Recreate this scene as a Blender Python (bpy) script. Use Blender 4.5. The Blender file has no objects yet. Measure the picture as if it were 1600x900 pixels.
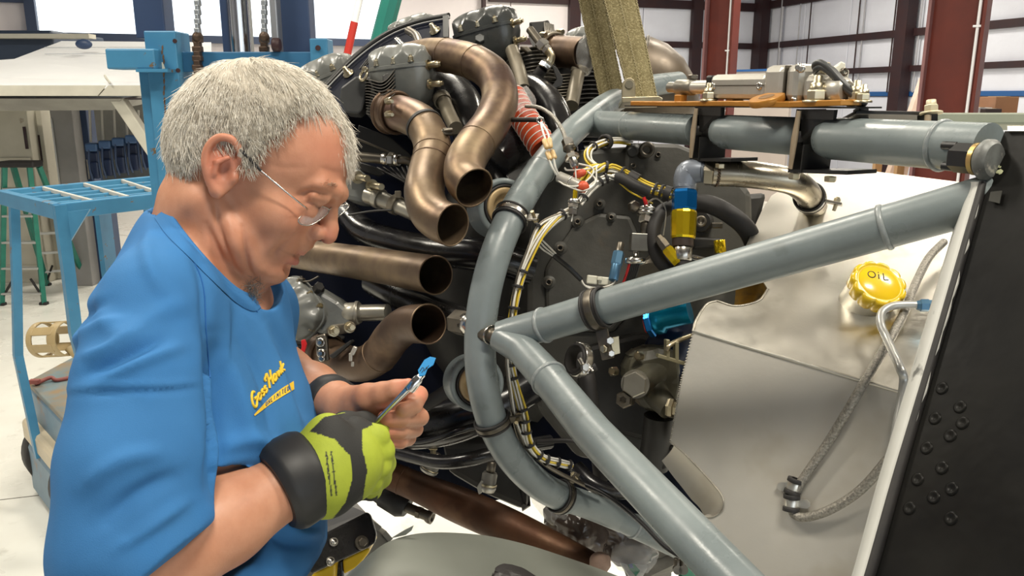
import bpy, bmesh, math, random
import numpy as np
from mathutils import Vector, Matrix, noise
from mathutils.bvhtree import BVHTree

random.seed(7)
SC = bpy.context.scene
COL = SC.collection
PI = math.pi

# ---------------------------------------------------------------- camera
FPX = 1250.0
PITCH = math.atan(300 / 1250)
CAM = Vector((0, 0, 2.42))
FW = Vector((0, math.cos(PITCH), -math.sin(PITCH)))
UP = Vector((0, math.sin(PITCH), math.cos(PITCH)))
RT = Vector((1, 0, 0))
cd = bpy.data.cameras.new('camera')
cd.sensor_width = 36.0
cd.lens = 36.0 * FPX / 1600
cd.clip_start = 0.05
cam = bpy.data.objects.new('camera', cd)
cam.location = CAM
cam.rotation_euler = (PI / 2 - PITCH, 0, 0)
COL.objects.link(cam)
SC.camera = cam

# ---------------------------------------------------------------- world, lamps, exposure
SC.view_settings.view_transform = 'Standard'
SC.view_settings.look = 'None'
SC.view_settings.gamma = 1.0
SC.view_settings.use_curve_mapping = False
SC.view_settings.exposure = 0.0
w = bpy.data.worlds.new('daylight')
SC.world = w
w.use_nodes = True
bg = w.node_tree.nodes['Background']
bg.inputs[0].default_value = (0.86, 0.94, 1.0, 1)
bg.inputs[1].default_value = 2.3

def area(name, loc, size, power, col, rot=(0, 0, 0)):
    l = bpy.data.lights.new(name, 'AREA')
    l.shape = 'RECTANGLE'
    l.size, l.size_y = size
    l.energy = power
    l.color = col
    o = bpy.data.objects.new(name, l)
    o.location = loc
    o.rotation_euler = rot
    COL.objects.link(o)
    return o

LAMPS = [(-3.2, 1.4), (0.6, -0.6), (3.4, 1.2), (-1.0, 4.2), (3.0, 5.0), (-5.5, 6.5), (0.5, 10.0), (-4.0, 13.0), (4.5, 12.0), (6.0, 17.0), (1.5, 19.0), (8.0, 10.0), (-3.5, 17.0)]  # last four lamps added to brighten the far walls
for i, (lx, ly) in enumerate(LAMPS):
    area('ceiling_lamp_light', (lx, ly, 5.93), (1.3, 0.55), 195, (1.0, 0.93, 0.80))

def P(px, py, d):
    """world point of the photo's pixel (1600x900) at depth d along the camera axis"""
    return CAM + d * (FW + (px - 800) / FPX * RT + (450 - py) / FPX * UP)

def G(px, py, z=None, y=None):
    """world point of a pixel on the level z or on the depth y"""
    v = FW + (px - 800) / FPX * RT + (450 - py) / FPX * UP
    t = (z - CAM.z) / v.z if z is not None else y / v.y
    return CAM + t * v

def S(px, d):
    return px * d / FPX

# ---------------------------------------------------------------- objects
ORG = {}

def empty(name, loc, label, cat, group=None):
    o = bpy.data.objects.new(name, None)
    o.location = loc
    o.empty_display_size = 0.05
    COL.objects.link(o)
    ORG[o.name] = Vector(loc)
    tag(o, label, cat, group)
    return o

def tag(o, label=None, cat=None, group=None, kind=None):
    if label: o['label'] = label
    if cat: o['category'] = cat
    if group: o['group'] = group
    if kind: o['kind'] = kind
    return o

def link_mesh(name, me, parent=None, world_verts=True):
    o = bpy.data.objects.new(name, me)
    COL.objects.link(o)
    if parent is not None:
        o.parent = parent
        org = ORG[parent.name]
    else:
        n = len(me.vertices)
        co = np.empty(n * 3, 'f')
        me.vertices.foreach_get('co', co)
        co = co.reshape(-1, 3)
        lo, hi = co.min(0), co.max(0)
        org = Vector(((lo[0] + hi[0]) / 2, (lo[1] + hi[1]) / 2, lo[2]))
        o.location = org
    me.transform(Matrix.Translation(-org))
    ORG[o.name] = org
    return o

def frame_of(axis):
    a = Vector(axis).normalized()
    h = Vector((0, 0, 1)) if abs(a.z) < 0.9 else Vector((1, 0, 0))
    u = h.cross(a).normalized()
    return u, a.cross(u), a

def catmull(pts, k):
    """smooth curve through points; items are Vectors (any size)"""
    if k <= 1 or len(pts) < 3:
        return list(pts)
    q = [2 * pts[0] - pts[1]] + list(pts) + [2 * pts[-1] - pts[-2]]
    out = []
    for i in range(1, len(q) - 2):
        a, b, c, d = q[i - 1], q[i], q[i + 1], q[i + 2]
        for j in range(k):
            t = j / k
            out.append(0.5 * ((2 * b) + (c - a) * t + (2 * a - 5 * b + 4 * c - d) * t * t + (3 * b - a - 3 * c + d) * t ** 3))
    out.append(q[-2])
    return out

class MB:
    def __init__(s):
        s.v, s.f, s.sm = [], [], []

    def add(s, vs, fs, smooth=True):
        n = len(s.v)
        s.v += [tuple(v) for v in vs]
        s.f += [tuple(i + n for i in f) for f in fs]
        s.sm += [smooth] * len(fs)
        return s

    def tube(s, pts, r, n=16, caps=True, k=1, smooth=True, wall=None, flat=1.0):
        """tube along pts; r number or list; wall: inner radius factor gives an open-ended hollow pipe"""
        m = len(pts)
        rs = list(r) if hasattr(r, '__len__') else [r] * m
        p4 = [Vector((*p, q)) for p, q in zip(pts, rs)]
        p4 = catmull(p4, k)
        ps = [Vector(p[:3]) for p in p4]
        rs = [p[3] for p in p4]
        m = len(ps)
        tang = []
        for i in range(m):
            t = (ps[min(i + 1, m - 1)] - ps[max(i - 1, 0)])
            tang.append(t.normalized() if t.length > 1e-9 else (tang[-1] if tang else Vector((0, 0, 1))))
        u, v, _ = frame_of(tang[0])
        rings = []
        for i in range(m):
            t = tang[i]
            u = (u - t * u.dot(t)).normalized()
            v = t.cross(u)
            rings.append((ps[i], u.copy(), v.copy(), rs[i]))
        def ringset(fac, rev):
            vs, fs = [], []
            for (p, a, b, q) in rings:
                for j in range(n):
                    an = 2 * PI * j / n
                    vs.append(p + (a * math.cos(an) + b * math.sin(an) * flat) * q * fac)
            for i in range(m - 1):
                for j in range(n):
                    j2 = (j + 1) % n
                    f = (i * n + j, i * n + j2, (i + 1) * n + j2, (i + 1) * n + j)
                    fs.append(f[::-1] if rev else f)
            return vs, fs
        vs, fs = ringset(1.0, False)
        if wall is None:
            s.add(vs, fs, smooth)
            if caps:
                s.add(vs[:n], [tuple(range(n))[::-1]], False)
                s.add(vs[-n:], [tuple(range(n))], False)
        else:
            vi, fi = ringset(wall, True)
            s.add(vs, fs, smooth)
            s.add(vi, fi, smooth)
            for base, rv in ((0, True), ((m - 1) * n, False)):
                a = [vs[base + j] for j in range(n)] + [vi[base + j] for j in range(n)]
                fr = [(j, (j + 1) % n, n + (j + 1) % n, n + j) for j in range(n)]
                s.add(a, [f[::-1] if not rv else f for f in fr], False)
        return s

    def lathe(s, p, axis, prof, n=24, smooth=True, caps=True, ru=1.0, u=None):
        """profile [(h, r)] turned about axis from p"""
        a = Vector(axis).normalized()
        if u is None:
            u, v, a = frame_of(a)
        else:
            u = (Vector(u) - a * Vector(u).dot(a)).normalized(); v = a.cross(u)
        p = Vector(p)
        vs, fs = [], []
        for (h, r) in prof:
            for j in range(n):
                an = 2 * PI * (j + 0.5) / n
                vs.append(p + a * h + (u * math.cos(an) * ru + v * math.sin(an)) * r)
        for i in range(len(prof) - 1):
            for j in range(n):
                j2 = (j + 1) % n
                fs.append((i * n + j, i * n + j2, (i + 1) * n + j2, (i + 1) * n + j))
        s.add(vs, fs, smooth)
        if caps:
            if prof[0][1] > 1e-6: s.add(vs[:n], [tuple(range(n))[::-1]], False)
            if prof[-1][1] > 1e-6: s.add(vs[-n:], [tuple(range(n))], False)
        return s

    def cyl(s, p0, p1, r, n=20, bev=0.0, smooth=True):
        p0, p1 = Vector(p0), Vector(p1)
        h = (p1 - p0).length
        if bev:
            pr = [(0, r - bev), (bev, r), (h - bev, r), (h, r - bev)]
        else:
            pr = [(0, r), (h, r)]
        return s.lathe(p0, p1 - p0, pr, n, smooth)

    def hexb(s, p, axis, r, h):
        s.lathe(p, axis, [(0, r * .96), (h * .12, r), (h * .85, r), (h, r * .86)], 6, False)
        return s

    def box(s, c, size, ax=None, bev=0.0):
        c = Vector(c)
        X, Y, Z = ax if ax else (Vector((1, 0, 0)), Vector((0, 1, 0)), Vector((0, 0, 1)))
        hx, hy, hz = [q / 2 for q in size]
        b = min(bev, hx * .9, hy * .9, hz * .9)
        if b <= 0:
            vs = [c + X * (i * hx) + Y * (j * hy) + Z * (k * hz) for i in (-1, 1) for j in (-1, 1) for k in (-1, 1)]
            fs = [(0, 1, 3, 2), (4, 6, 7, 5), (0, 4, 5, 1), (2, 3, 7, 6), (0, 2, 6, 4), (1, 5, 7, 3)]
            return s.add(vs, fs, False)
        bm = bmesh.new()
        bmesh.ops.create_cube(bm, size=1)
        for v in bm.verts:
            v.co = Vector((v.co.x * 2 * hx, v.co.y * 2 * hy, v.co.z * 2 * hz))
        bmesh.ops.bevel(bm, geom=bm.edges[:], offset=b, segments=2, profile=.5, affect='EDGES')
        s.addbm(bm, lambda q: c + X * q.x + Y * q.y + Z * q.z, smooth=False)
        return s

    def addbm(s, bm, fn=None, smooth=True):
        bm.verts.ensure_lookup_table()
        bm.verts.index_update()
        vs = [fn(v.co) if fn else v.co.copy() for v in bm.verts]
        fs = [[l.vert.index for l in f.loops] for f in bm.faces]
        s.add(vs, fs, smooth)
        bm.free()

    def prism(s, poly, vec, bev=0.0, smooth=False):
        """3-D polygon pushed along vec (solid plate)"""
        vec = Vector(vec)
        poly = [Vector(p) for p in poly]
        bm = bmesh.new()
        a = [bm.verts.new(p) for p in poly]
        b = [bm.verts.new(p + vec) for p in poly]
        n = len(poly)
        bm.faces.new(a)
        bm.faces.new(b[::-1])
        for i in range(n):
            bm.faces.new((a[i], b[i], b[(i + 1) % n], a[(i + 1) % n])[::-1])
        bmesh.ops.recalc_face_normals(bm, faces=bm.faces[:])
        if bev:
            bmesh.ops.bevel(bm, geom=bm.edges[:], offset=bev, segments=2, profile=.5, affect='EDGES')
        s.addbm(bm, None, smooth)
        return s

    def ball(s, c, r, ax=None, nu=20, nv=12):
        c = Vector(c)
        X, Y, Z = ax if ax else (Vector((1, 0, 0)), Vector((0, 1, 0)), Vector((0, 0, 1)))
        rx, ry, rz = r if hasattr(r, '__len__') else (r, r, r)
        vs, fs = [c - Z * rz], []
        for i in range(1, nv):
            t = -PI / 2 + PI * i / nv
            for j in range(nu):
                a = 2 * PI * j / nu
                vs.append(c + X * (rx * math.cos(t) * math.cos(a)) + Y * (ry * math.cos(t) * math.sin(a)) + Z * (rz * math.sin(t)))
        vs.append(c + Z * rz)
        for j in range(nu):
            fs.append((0, 1 + (j + 1) % nu, 1 + j))
        for i in range(nv - 2):
            for j in range(nu):
                a = 1 + i * nu
                fs.append((a + j, a + (j + 1) % nu, a + nu + (j + 1) % nu, a + nu + j))
        e = len(vs) - 1
        a = 1 + (nv - 2) * nu
        for j in range(nu):
            fs.append((a + j, a + (j + 1) % nu, e))
        return s.add(vs, fs, True)

    def ring(s, c, axis, R, r, n=40, m=10, a0=0, a1=2 * PI, u=None, flat=1.0):
        """torus (arc) of radius R, section r; flat scales the section along the axis"""
        a = Vector(axis).normalized()
        if u is None:
            u, v, a = frame_of(a)
        else:
            u = (Vector(u) - a * Vector(u).dot(a)).normalized(); v = a.cross(u)
        full = abs(a1 - a0 - 2 * PI) < 1e-6
        vs, fs = [], []
        cnt = n if full else n + 1
        for i in range(cnt):
            t = a0 + (a1 - a0) * i / n
            d = u * math.cos(t) + v * math.sin(t)
            for j in range(m):
                q = 2 * PI * j / m
                vs.append(Vector(c) + d * (R + r * math.cos(q)) + a * (r * flat * math.sin(q)))
        for i in range(n):
            i2 = (i + 1) % cnt
            for j in range(m):
                fs.append((i * m + j, i2 * m + j, i2 * m + (j + 1) % m, i * m + (j + 1) % m))
        s.add(vs, fs, True)
        if not full:
            s.add(vs[:m], [tuple(range(m))], False)
            s.add(vs[-m:], [tuple(range(m))[::-1]], False)
        return s

    def band(s, c, axis, R, w, t, n=40):
        """flat strap ring: radius R, width w along the axis, thickness t"""
        return s.lathe(Vector(c) - Vector(axis).normalized() * w / 2, axis,
                       [(0, R), (0, R + t), (w * .08, R + t * 1.1), (w * .92, R + t * 1.1), (w, R + t), (w, R), (0, R)], n, True, False)

    def grid(s, rows, smooth=True, thick=None):
        m, n = len(rows), len(rows[0])
        vs = [p for r in rows for p in r]
        fs = [(i * n + j, i * n + j + 1, (i + 1) * n + j + 1, (i + 1) * n + j) for i in range(m - 1) for j in range(n - 1)]
        if thick is None:
            return s.add(vs, fs, smooth)
        t = Vector(thick)
        s.add(vs, fs, smooth)
        s.add([Vector(v) + t for v in vs], [f[::-1] for f in fs], smooth)
        edge = [(0, j) for j in range(n)] + [(i, n - 1) for i in range(1, m)] + [(m - 1, j) for j in range(n - 2, -1, -1)] + [(i, 0) for i in range(m - 2, 0, -1)]
        ev = [Vector(rows[i][j]) for i, j in edge]
        e = len(ev)
        s.add(ev + [v + t for v in ev], [(j, e + j, e + (j + 1) % e, (j + 1) % e) for j in range(e)], False)
        return s

    def mesh(s, name, mat):
        me = bpy.data.meshes.new(name)
        me.from_pydata(s.v, [], s.f)
        me.polygons.foreach_set('use_smooth', s.sm)
        if mat is not None:
            me.materials.append(mat)
        bm = bmesh.new(); bm.from_mesh(me)
        bmesh.ops.recalc_face_normals(bm, faces=bm.faces[:])
        bm.to_mesh(me); bm.free()
        me.update()
        return me

    def build(s, name, mat, parent=None, label=None, cat=None, group=None, kind=None):
        o = link_mesh(name, s.mesh(name, mat), parent)
        tag(o, label, cat, group, kind)
        return o

def _bw(s, name, mat_, parent=None):
    return tag(s.build(name, mat_, parent), kind='stuff')
MB.bw = _bw

def dup(o, name=None, offset=Vector((0, 0, 0)), parent='same', label=None):
    c = o.copy()
    COL.objects.link(c)
    c.location = o.location + Vector(offset)
    if parent != 'same':
        c.parent = parent
    if label: c['label'] = label
    ORG[c.name] = ORG[o.name] + Vector(offset)
    return c

# ---------------------------------------------------------------- materials
MATS = {}

def mat(name, c1, c2=None, rough=.5, metal=0.0, scale=8.0, bump=0.0, bscale=None, rough2=None, coat=0.0, c3=None,
        scale3=30.0, thr3=(.6, .68), stretch=None, sss=0.0, spec=.5, trans=0.0, ior=1.45, alpha=1.0, bdist=0.01, detail=4.0, thr=(.35, .65), aniso=0.0):
    if name in MATS:
        return MATS[name]
    m = bpy.data.materials.new(name)
    m.use_nodes = True
    nt = m.node_tree
    N, L = nt.nodes, nt.links
    b = N['Principled BSDF']
    b.inputs['Roughness'].default_value = rough
    b.inputs['Metallic'].default_value = metal
    b.inputs['Base Color'].default_value = (*c1, 1)
    b.inputs['Specular IOR Level'].default_value = spec
    b.inputs['IOR'].default_value = ior
    if coat:
        b.inputs['Coat Weight'].default_value = coat
        b.inputs['Coat Roughness'].default_value = .12
    if sss:
        b.inputs['Subsurface Weight'].default_value = sss
        b.inputs['Subsurface Radius'].default_value = (.012, .005, .003)
        b.inputs['Subsurface Scale'].default_value = .5
    if trans: b.inputs['Transmission Weight'].default_value = trans
    if alpha < 1: b.inputs['Alpha'].default_value = alpha
    if aniso: b.inputs['Anisotropic'].default_value = aniso
    tc = N.new('ShaderNodeTexCoord')
    src = tc.outputs['Object']
    if stretch:
        mp = N.new('ShaderNodeMapping')
        mp.inputs['Scale'].default_value = stretch
        L.new(src, mp.inputs['Vector'])
        src = mp.outputs['Vector']
    def nz(sc, det=detail):
        n = N.new('ShaderNodeTexNoise')
        n.inputs['Scale'].default_value = sc
        n.inputs['Detail'].default_value = det
        n.inputs['Roughness'].default_value = .6
        L.new(src, n.inputs['Vector'])
        return n.outputs['Fac']
    def ramp(fac, a, c, ca=None, cc=None):
        r = N.new('ShaderNodeMapRange')
        r.inputs['From Min'].default_value = a
        r.inputs['From Max'].default_value = c
        L.new(fac, r.inputs['Value'])
        return r.outputs['Result']
    if c2 is not None:
        f = ramp(nz(scale), *thr)
        mx = N.new('ShaderNodeMix'); mx.data_type = 'RGBA'
        mx.inputs['A'].default_value = (*c1, 1)
        mx.inputs['B'].default_value = (*c2, 1)
        L.new(f, mx.inputs['Factor'])
        out = mx.outputs['Result']
        if c3 is not None:
            f3 = ramp(nz(scale3), *thr3)
            m3 = N.new('ShaderNodeMix'); m3.data_type = 'RGBA'
            m3.inputs['B'].default_value = (*c3, 1)
            L.new(out, m3.inputs['A'])
            L.new(f3, m3.inputs['Factor'])
            out = m3.outputs['Result']
        L.new(out, b.inputs['Base Color'])
    if rough2 is not None:
        fr = ramp(nz(scale * 1.7), .35, .65)
        mr = N.new('ShaderNodeMapRange')
        mr.inputs['To Min'].default_value = rough
        mr.inputs['To Max'].default_value = rough2
        L.new(fr, mr.inputs['Value'])
        L.new(mr.outputs['Result'], b.inputs['Roughness'])
    if bump:
        bp = N.new('ShaderNodeBump')
        bp.inputs['Strength'].default_value = bump
        bp.inputs['Distance'].default_value = bdist
        L.new(nz(bscale or scale * 4), bp.inputs['Height'])
        L.new(bp.outputs['Normal'], b.inputs['Normal'])
    MATS[name] = m
    return m

def emit(name, col, st):
    if name in MATS: return MATS[name]
    m = bpy.data.materials.new(name); m.use_nodes = True
    N = m.node_tree.nodes
    b = N['Principled BSDF']
    b.inputs['Base Color'].default_value = (*col, 1)
    b.inputs['Emission Color'].default_value = (*col, 1)
    b.inputs['Emission Strength'].default_value = st
    MATS[name] = m
    return m
# ================================================================ hangar
HB = Vector((-0.3206, 0.9472, 0))      # building axis, away along the right wall
HR = Vector((0.9472, 0.3206, 0))       # building axis, along the back wall to the right
ZV = Vector((0, 0, 1))
CORNER = Vector((7.18, 24.0, 0))
BAX = (HR, HB, ZV)
TOPZ = 6.2

m_floor = mat('white_epoxy_floor', (.80, .80, .74), (.72, .71, .65), rough=.22, rough2=.4, scale=1.2, c3=(.62, .61, .55), scale3=6, thr3=(.62, .75))
m_insul = mat('white_wall_insulation', (.82, .85, .95), (.75, .77, .87), rough=.45, scale=.8, bump=.25, bscale=3, bdist=.05)
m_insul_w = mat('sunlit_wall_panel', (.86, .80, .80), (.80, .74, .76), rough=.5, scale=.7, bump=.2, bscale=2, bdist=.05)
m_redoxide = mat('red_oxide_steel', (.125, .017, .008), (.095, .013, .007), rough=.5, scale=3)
m_redlit = mat('red_oxide_steel_lit', (.24, .115, .115), (.20, .095, .095), rough=.5, scale=3)  # paler copy of the red oxide, light from the left painted in
m_darksteel = mat('dark_primer_steel', (.035, .012, .013), (.025, .012, .016), rough=.55, scale=3)
m_bluetrim = mat('blue_trim_paint', (.02, .10, .30), rough=.45)
m_ceil = mat('ceiling_liner', (.24, .23, .23), (.20, .19, .19), rough=.8, scale=.6)

fl = MB().box(CORNER + HB * -16 - HR * 8 - ZV * .05, (46, 46, .1), BAX)
tag(fl.build('floor', m_floor), 'glossy white painted hangar floor', 'floor', kind='structure')
sl = empty('floor_joint', G(20, 790, z=0), 'thin dark saw-cut joint in the white floor beside the forklift', 'floor joint')
del sl['category']; del sl['label']
bpy.data.objects.remove(sl)
fo = bpy.data.objects['floor']
for a, b in (((0, 781), (95, 770)), ((990, 905), (1010, 870)), ((0, 345), (230, 372))):
    p, q = G(*a, z=.001), G(*b, z=.001)
    d = (q - p); d.normalize()
    MB().box((p + q) / 2 - d * 0, ((q - p).length + 2.0, .006, .002), (d, ZV.cross(d), ZV)).build('floor_joint', mat('joint_dirt', (.12, .11, .09), rough=.8), fo)
ce = MB().box(CORNER + HB * -16 - HR * 8 + ZV * (TOPZ + .05), (46, 46, .1), BAX).build('ceiling', m_ceil)
tag(ce, 'pale liner under the hangar roof', 'ceiling', kind='structure')
for k in range(10):
    MB().box(CORNER - HR * 8 - HB * (.7 + 2.6 * k) + ZV * (TOPZ - .12), (40, .12, .22), BAX).build('purlin', m_darksteel, ce)
for k in range(2):
    MB().box(CORNER - HB * 14 + HR * (-1.2 - 9 * k) + ZV * (TOPZ - .42), (.25, 30, .4), BAX).build('rafter', m_darksteel, ce)

# right wall: backing, insulation panels between girts, girts, stripe
wr = MB().box(CORNER - HB * 16 + HR * .15 + ZV * TOPZ / 2, (.1, 34, TOPZ), BAX).build('wall_right', m_darksteel)
tag(wr, 'white insulated right hangar wall with dark girts', 'wall', kind='structure')
zs = [0, 1.2, 2.42, 3.02, 3.80, 4.9, TOPZ]
pan = {}
for i in range(len(zs) - 1):
    h = zs[i + 1] - zs[i] - .02
    for k in range(9):
        y0 = .05 + k * 1.72
        c = CORNER - HB * (y0 + .86) + HR * .07 + ZV * (zs[i] + .01 + h / 2)
        if i not in pan:
            pan[i] = MB().box(c, (.06, 1.70, h), BAX, .02).build('panel', m_insul, wr)
            base_c = c; pan[i, 'c'] = c
        else:
            dup(pan[i], offset=c - pan[i, 'c'])
for z, hh in ((3.02, .13), (3.80, .16), (4.9, .2)):
    MB().box(CORNER - HB * 14 - HR * .02 + ZV * z, (.14, 29, hh), BAX).build('girt', m_darksteel, wr)
MB().box(CORNER - HB * 14 + HR * .02 + ZV * 2.47, (.05, 29, .1), BAX).build('blue_stripe', m_bluetrim, wr)
# secondary wall columns
for px in (1425,):
    pass
def at_wall(px, off=0.0):
    """point on the right wall under pixel column px (level z=0)"""
    v = (FW * 1 + (px - 800) / FPX * RT + 300 / FPX * UP)
    v.z = 0
    n = HR
    t = ((CORNER - HR * off).dot(n)) / v.dot(n)
    return Vector((v.x * t, v.y * t, 0))
for px, wd in ((1403, .32), (1182, .38)):
    c = at_wall(px, .18)
    MB().box(c + ZV * TOPZ / 2, (.28, wd, TOPZ), BAX).build('wall_post', m_darksteel, wr)
for px in (1213, 1240, 1256, 1330, 1338, 1385, 1392, 1425):
    c = at_wall(px, .05)
    dk = px in (1256, 1330, 1385)
    MB().tube([c + ZV * 2.5, c + ZV * TOPZ], .018 if px != 1213 else .05, 8).build('cable' if px != 1213 else 'conduit', m_darksteel if dk else mat('grey_conduit', (.42, .42, .45), rough=.4, metal=.3), wr)

# back wall, with daylight opening on its left half
wb = MB()
def bw(x0, x1, z0, z1, y=.15, th=.1):
    return (CORNER - HR * (x0 + x1) / 2 + HB * y + ZV * (z0 + z1) / 2, (abs(x1 - x0), th, z1 - z0), BAX)
def back_x(px):
    v = FW + (px - 800) / FPX * RT + 300 / FPX * UP; v.z = 0
    t = CORNER.dot(HB) / v.dot(HB)
    return -(v * t - CORNER).dot(HR)
xA, xB = back_x(612), back_x(66)
wb.box(*bw(-.2, xA, 0, TOPZ)); wb.box(*bw(xA, xB, 0, 3.72)); wb.box(*bw(xB, 30, 0, TOPZ))
wb = wb.build('wall_back', m_insul_w)
tag(wb, 'far hangar wall with a tall daylight opening at its left', 'wall', kind='structure')
k = 0
x = .05
edges = [0.0, 1.9, 3.8, 5.7, 7.6, xA]
for i in range(5):
    for j in range(len(zs) - 1):
        if j == 3:
            continue
        z0 = zs[j]; z1 = zs[j + 1] if j != 2 else 3.80
        MB().box(*bw(edges[i] + .01, edges[i + 1] - .01, z0 + .01, z1 - .01, .07, .06), bev=.02).build('panel', m_insul if i < 3 else m_insul_w, wb)
for z, hh in ((3.80, .16), (4.85, .22)):
    MB().box(*bw(-.1, 8.2, z - hh / 2, z + hh / 2, -.02, .12)).build('girt', m_darksteel, wb)
for px, wd in ((1080, .3), (893, .3), (755, .08)):
    xx = back_x(px)
    MB().box(*bw(xx - wd / 2, xx + wd / 2, 0, TOPZ, -.1, .16)).build('wall_post', m_darksteel, wb)
MB().box(*bw(xA, xB + .3, 3.60, 3.76, -.02, .2)).build('opening_sill', mat('dark_blue_rail', (.05, .07, .13), rough=.5), wb)
for px in (612, 66):
    xx = back_x(px)
    MB().box(*bw(xx - .1, xx + .1, 3.7, TOPZ, -.02, .2)).build('opening_post', mat('dark_blue_rail', (.05, .07, .13), rough=.5), wb)
MB().box(*bw(xB, xB + 6, 4.35, 4.55, -.02, .1)).build('girt', mat('dark_blue_rail', (.05, .07, .13), rough=.5), wb)
MB().box(*bw(xB + .35, xB + .6, 4.5, TOPZ, -.02, .1)).build('wall_post', mat('dark_blue_rail', (.05, .07, .13), rough=.5), wb)
# left wall and the wall behind the camera with a door opening added for fill light
wl = MB().box(CORNER - HB * 16 - HR * 26 + ZV * TOPZ / 2, (.1, 46, TOPZ), BAX).build('wall_left', m_insul)
tag(wl, 'white left hangar wall', 'wall', kind='structure')
wf = MB()
wf.box(CORNER - HB * 33 + HR * -1.0 + ZV * TOPZ / 2, (10, .1, TOPZ), BAX)
wf.box(CORNER - HB * 33 - HR * 23 + ZV * TOPZ / 2, (8, .1, TOPZ), BAX)
wf.box(CORNER - HB * 33 - HR * 12.5 + ZV * (TOPZ - .4), (14, .1, .8), BAX)
wf = wf.build('wall_front', m_insul)
tag(wf, 'unseen hangar front wall with a door opening added for fill light', 'wall', kind='structure')

# ceiling lamp housings
for i, (lx, ly) in enumerate(LAMPS):
    MB().box((lx, ly, 6.0), (1.5, .7, .1), bev=.02).build('lamp_housing', mat('lamp_housing_white', (.8, .8, .8)), ce)

# red I-section columns
def i_column(pxl, pxr, Y, label, taper=1.0):
    a = G(pxl, 150, y=Y); b = G(pxr, 150, y=Y)
    wdt = (b - a).length
    c = Vector(((a.x + b.x) / 2, Y, 0))
    ang = math.radians(-38)
    X = Vector((math.cos(ang), math.sin(ang), 0)); Yv = Vector((-math.sin(ang), math.cos(ang), 0))
    t = empty('steel_column', c, label, 'column')
    L = wdt * .95
    MB().box(c + ZV * 3.1, (L, .02, 6.2), (X, Yv, ZV)).build('web', m_redoxide, t)
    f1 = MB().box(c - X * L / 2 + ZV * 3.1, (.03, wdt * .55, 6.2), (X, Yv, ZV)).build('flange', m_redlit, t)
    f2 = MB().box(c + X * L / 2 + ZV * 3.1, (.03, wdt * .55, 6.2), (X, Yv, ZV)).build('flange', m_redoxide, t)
    MB().box(c + ZV * .02, (L * 1.3, wdt * .8, .04), (X, Yv, ZV)).build('base_plate', m_redoxide, t)
    q = c - Yv * wdt * .2 + X * (L / 2 - .05)
    MB().tube([q, q + ZV * 6.1], .016, 8).build('conduit', mat('white_conduit', (.8, .8, .82), rough=.35), t)
    for z in (1.0, 2.2, 3.1, 4.0, 5.0):
        MB().box(q + ZV * z, (.08, .05, .02), (X, Yv, ZV)).build('conduit_strap', mat('white_conduit', (.8, .8, .82)), t)
    return t
i_column(1098, 1144, 13.0, 'dark red steel column beyond the silver actuator')
i_column(1443, 1522, 8.6, 'large dark red steel column with white conduit at right')

# beige partition room against the far right corner
t = empty('partition_room', at_wall(1240, 1.2), 'low beige partition room with dark blue cap in the far corner', 'partition')
a = G(1120, 150, y=20.0); b = G(1236, 150, y=18.6)
m_beige = mat('beige_partition', (.50, .44, .40), (.46, .40, .37), rough=.7, scale=1)
c0 = Vector((a.x, a.y, 0)); c1 = Vector((b.x, b.y, 0))
dd = (c1 - c0).normalized()
MB().box((c0 + c1) / 2 + ZV * 1.49, ((c1 - c0).length, .08, 2.98), (dd, ZV.cross(dd), ZV)).build('front_panel', m_beige, t)
MB().box((c0 + c1) / 2 + ZV * 3.0, ((c1 - c0).length + .1, .14, .05), (dd, ZV.cross(dd), ZV)).build('cap_rail', m_bluetrim, t)
MB().box((c0 + c1) / 2 + ZV * 2.47 - ZV.cross(dd) * .05, ((c1 - c0).length, .03, .1), (dd, ZV.cross(dd), ZV)).build('blue_stripe', m_bluetrim, t)
e1 = c1 + HB * 3
MB().box((c1 + e1) / 2 + ZV * 1.49, (.08, 3, 2.98), BAX).build('side_panel', m_beige, t)

# leaning timber boards
t = empty('leaning_boards', at_wall(1436, .5), 'two pale timber boards leaning beside the large red column', 'boards')
for k, (p0, p1) in enumerate((((1424, 176), (1443, 122)), ((1432, 178), (1446, 118)))):
    A = G(*p0, y=10.4); B = G(*p1, y=10.9)
    A2 = A + (A - B) * 4.2
    MB().tube([A2, B], .055, 4, smooth=False, flat=.35).build('board', mat('pale_timber', (.62, .47, .38), (.55, .40, .32), scale=4), t)

# shelf with cartons
t = empty('storage_bench', Vector((G(1510, 180, y=9.5).x, 9.5, 0)), 'wooden storage bench carrying cartons beyond the firewall', 'bench')
bx, by = G(1510, 184, y=9.5).x, 9.5
bz = G(1510, 184, y=9.5).z
MB().box((bx, by, bz - .03), (1.9, .7, .06), bev=.01).build('bench_top', mat('bench_wood', (.45, .27, .12), (.38, .22, .1), scale=5), t)
for sx in (-1, 1):
    for sy in (-1, 1):
        MB().box((bx + sx * .85, by + sy * .28, (bz - .06) / 2), (.08, .08, bz - .06)).build('leg', mat('bench_wood', (.45, .27, .12)), t)
def carton(px0, px1, py0, Y, label, m, depth=.35, z0=None):
    a = G(px0, py0, y=Y); b = G(px1, py0, y=Y)
    z0 = bz if z0 is None else z0
    o = MB().box(((a.x + b.x) / 2, Y + depth / 2, (a.z + z0) / 2), (b.x - a.x, depth, a.z - z0), bev=.006)
    t = empty('carton', ((a.x + b.x) / 2, Y, z0), label, 'box')
    o.build('box_body', m, t)
    MB().box(((a.x + b.x) / 2, Y + depth / 2, a.z + .002), (.05, depth * 1.01, .004)).build('tape', mat('pack_tape', (.62, .52, .38), rough=.3), t)
    return t
carton(1557, 1593, 151, 9.35, 'tall brown cardboard carton on the bench at far right', mat('cardboard', (.42, .22, .12), (.36, .19, .1), scale=3))
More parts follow.
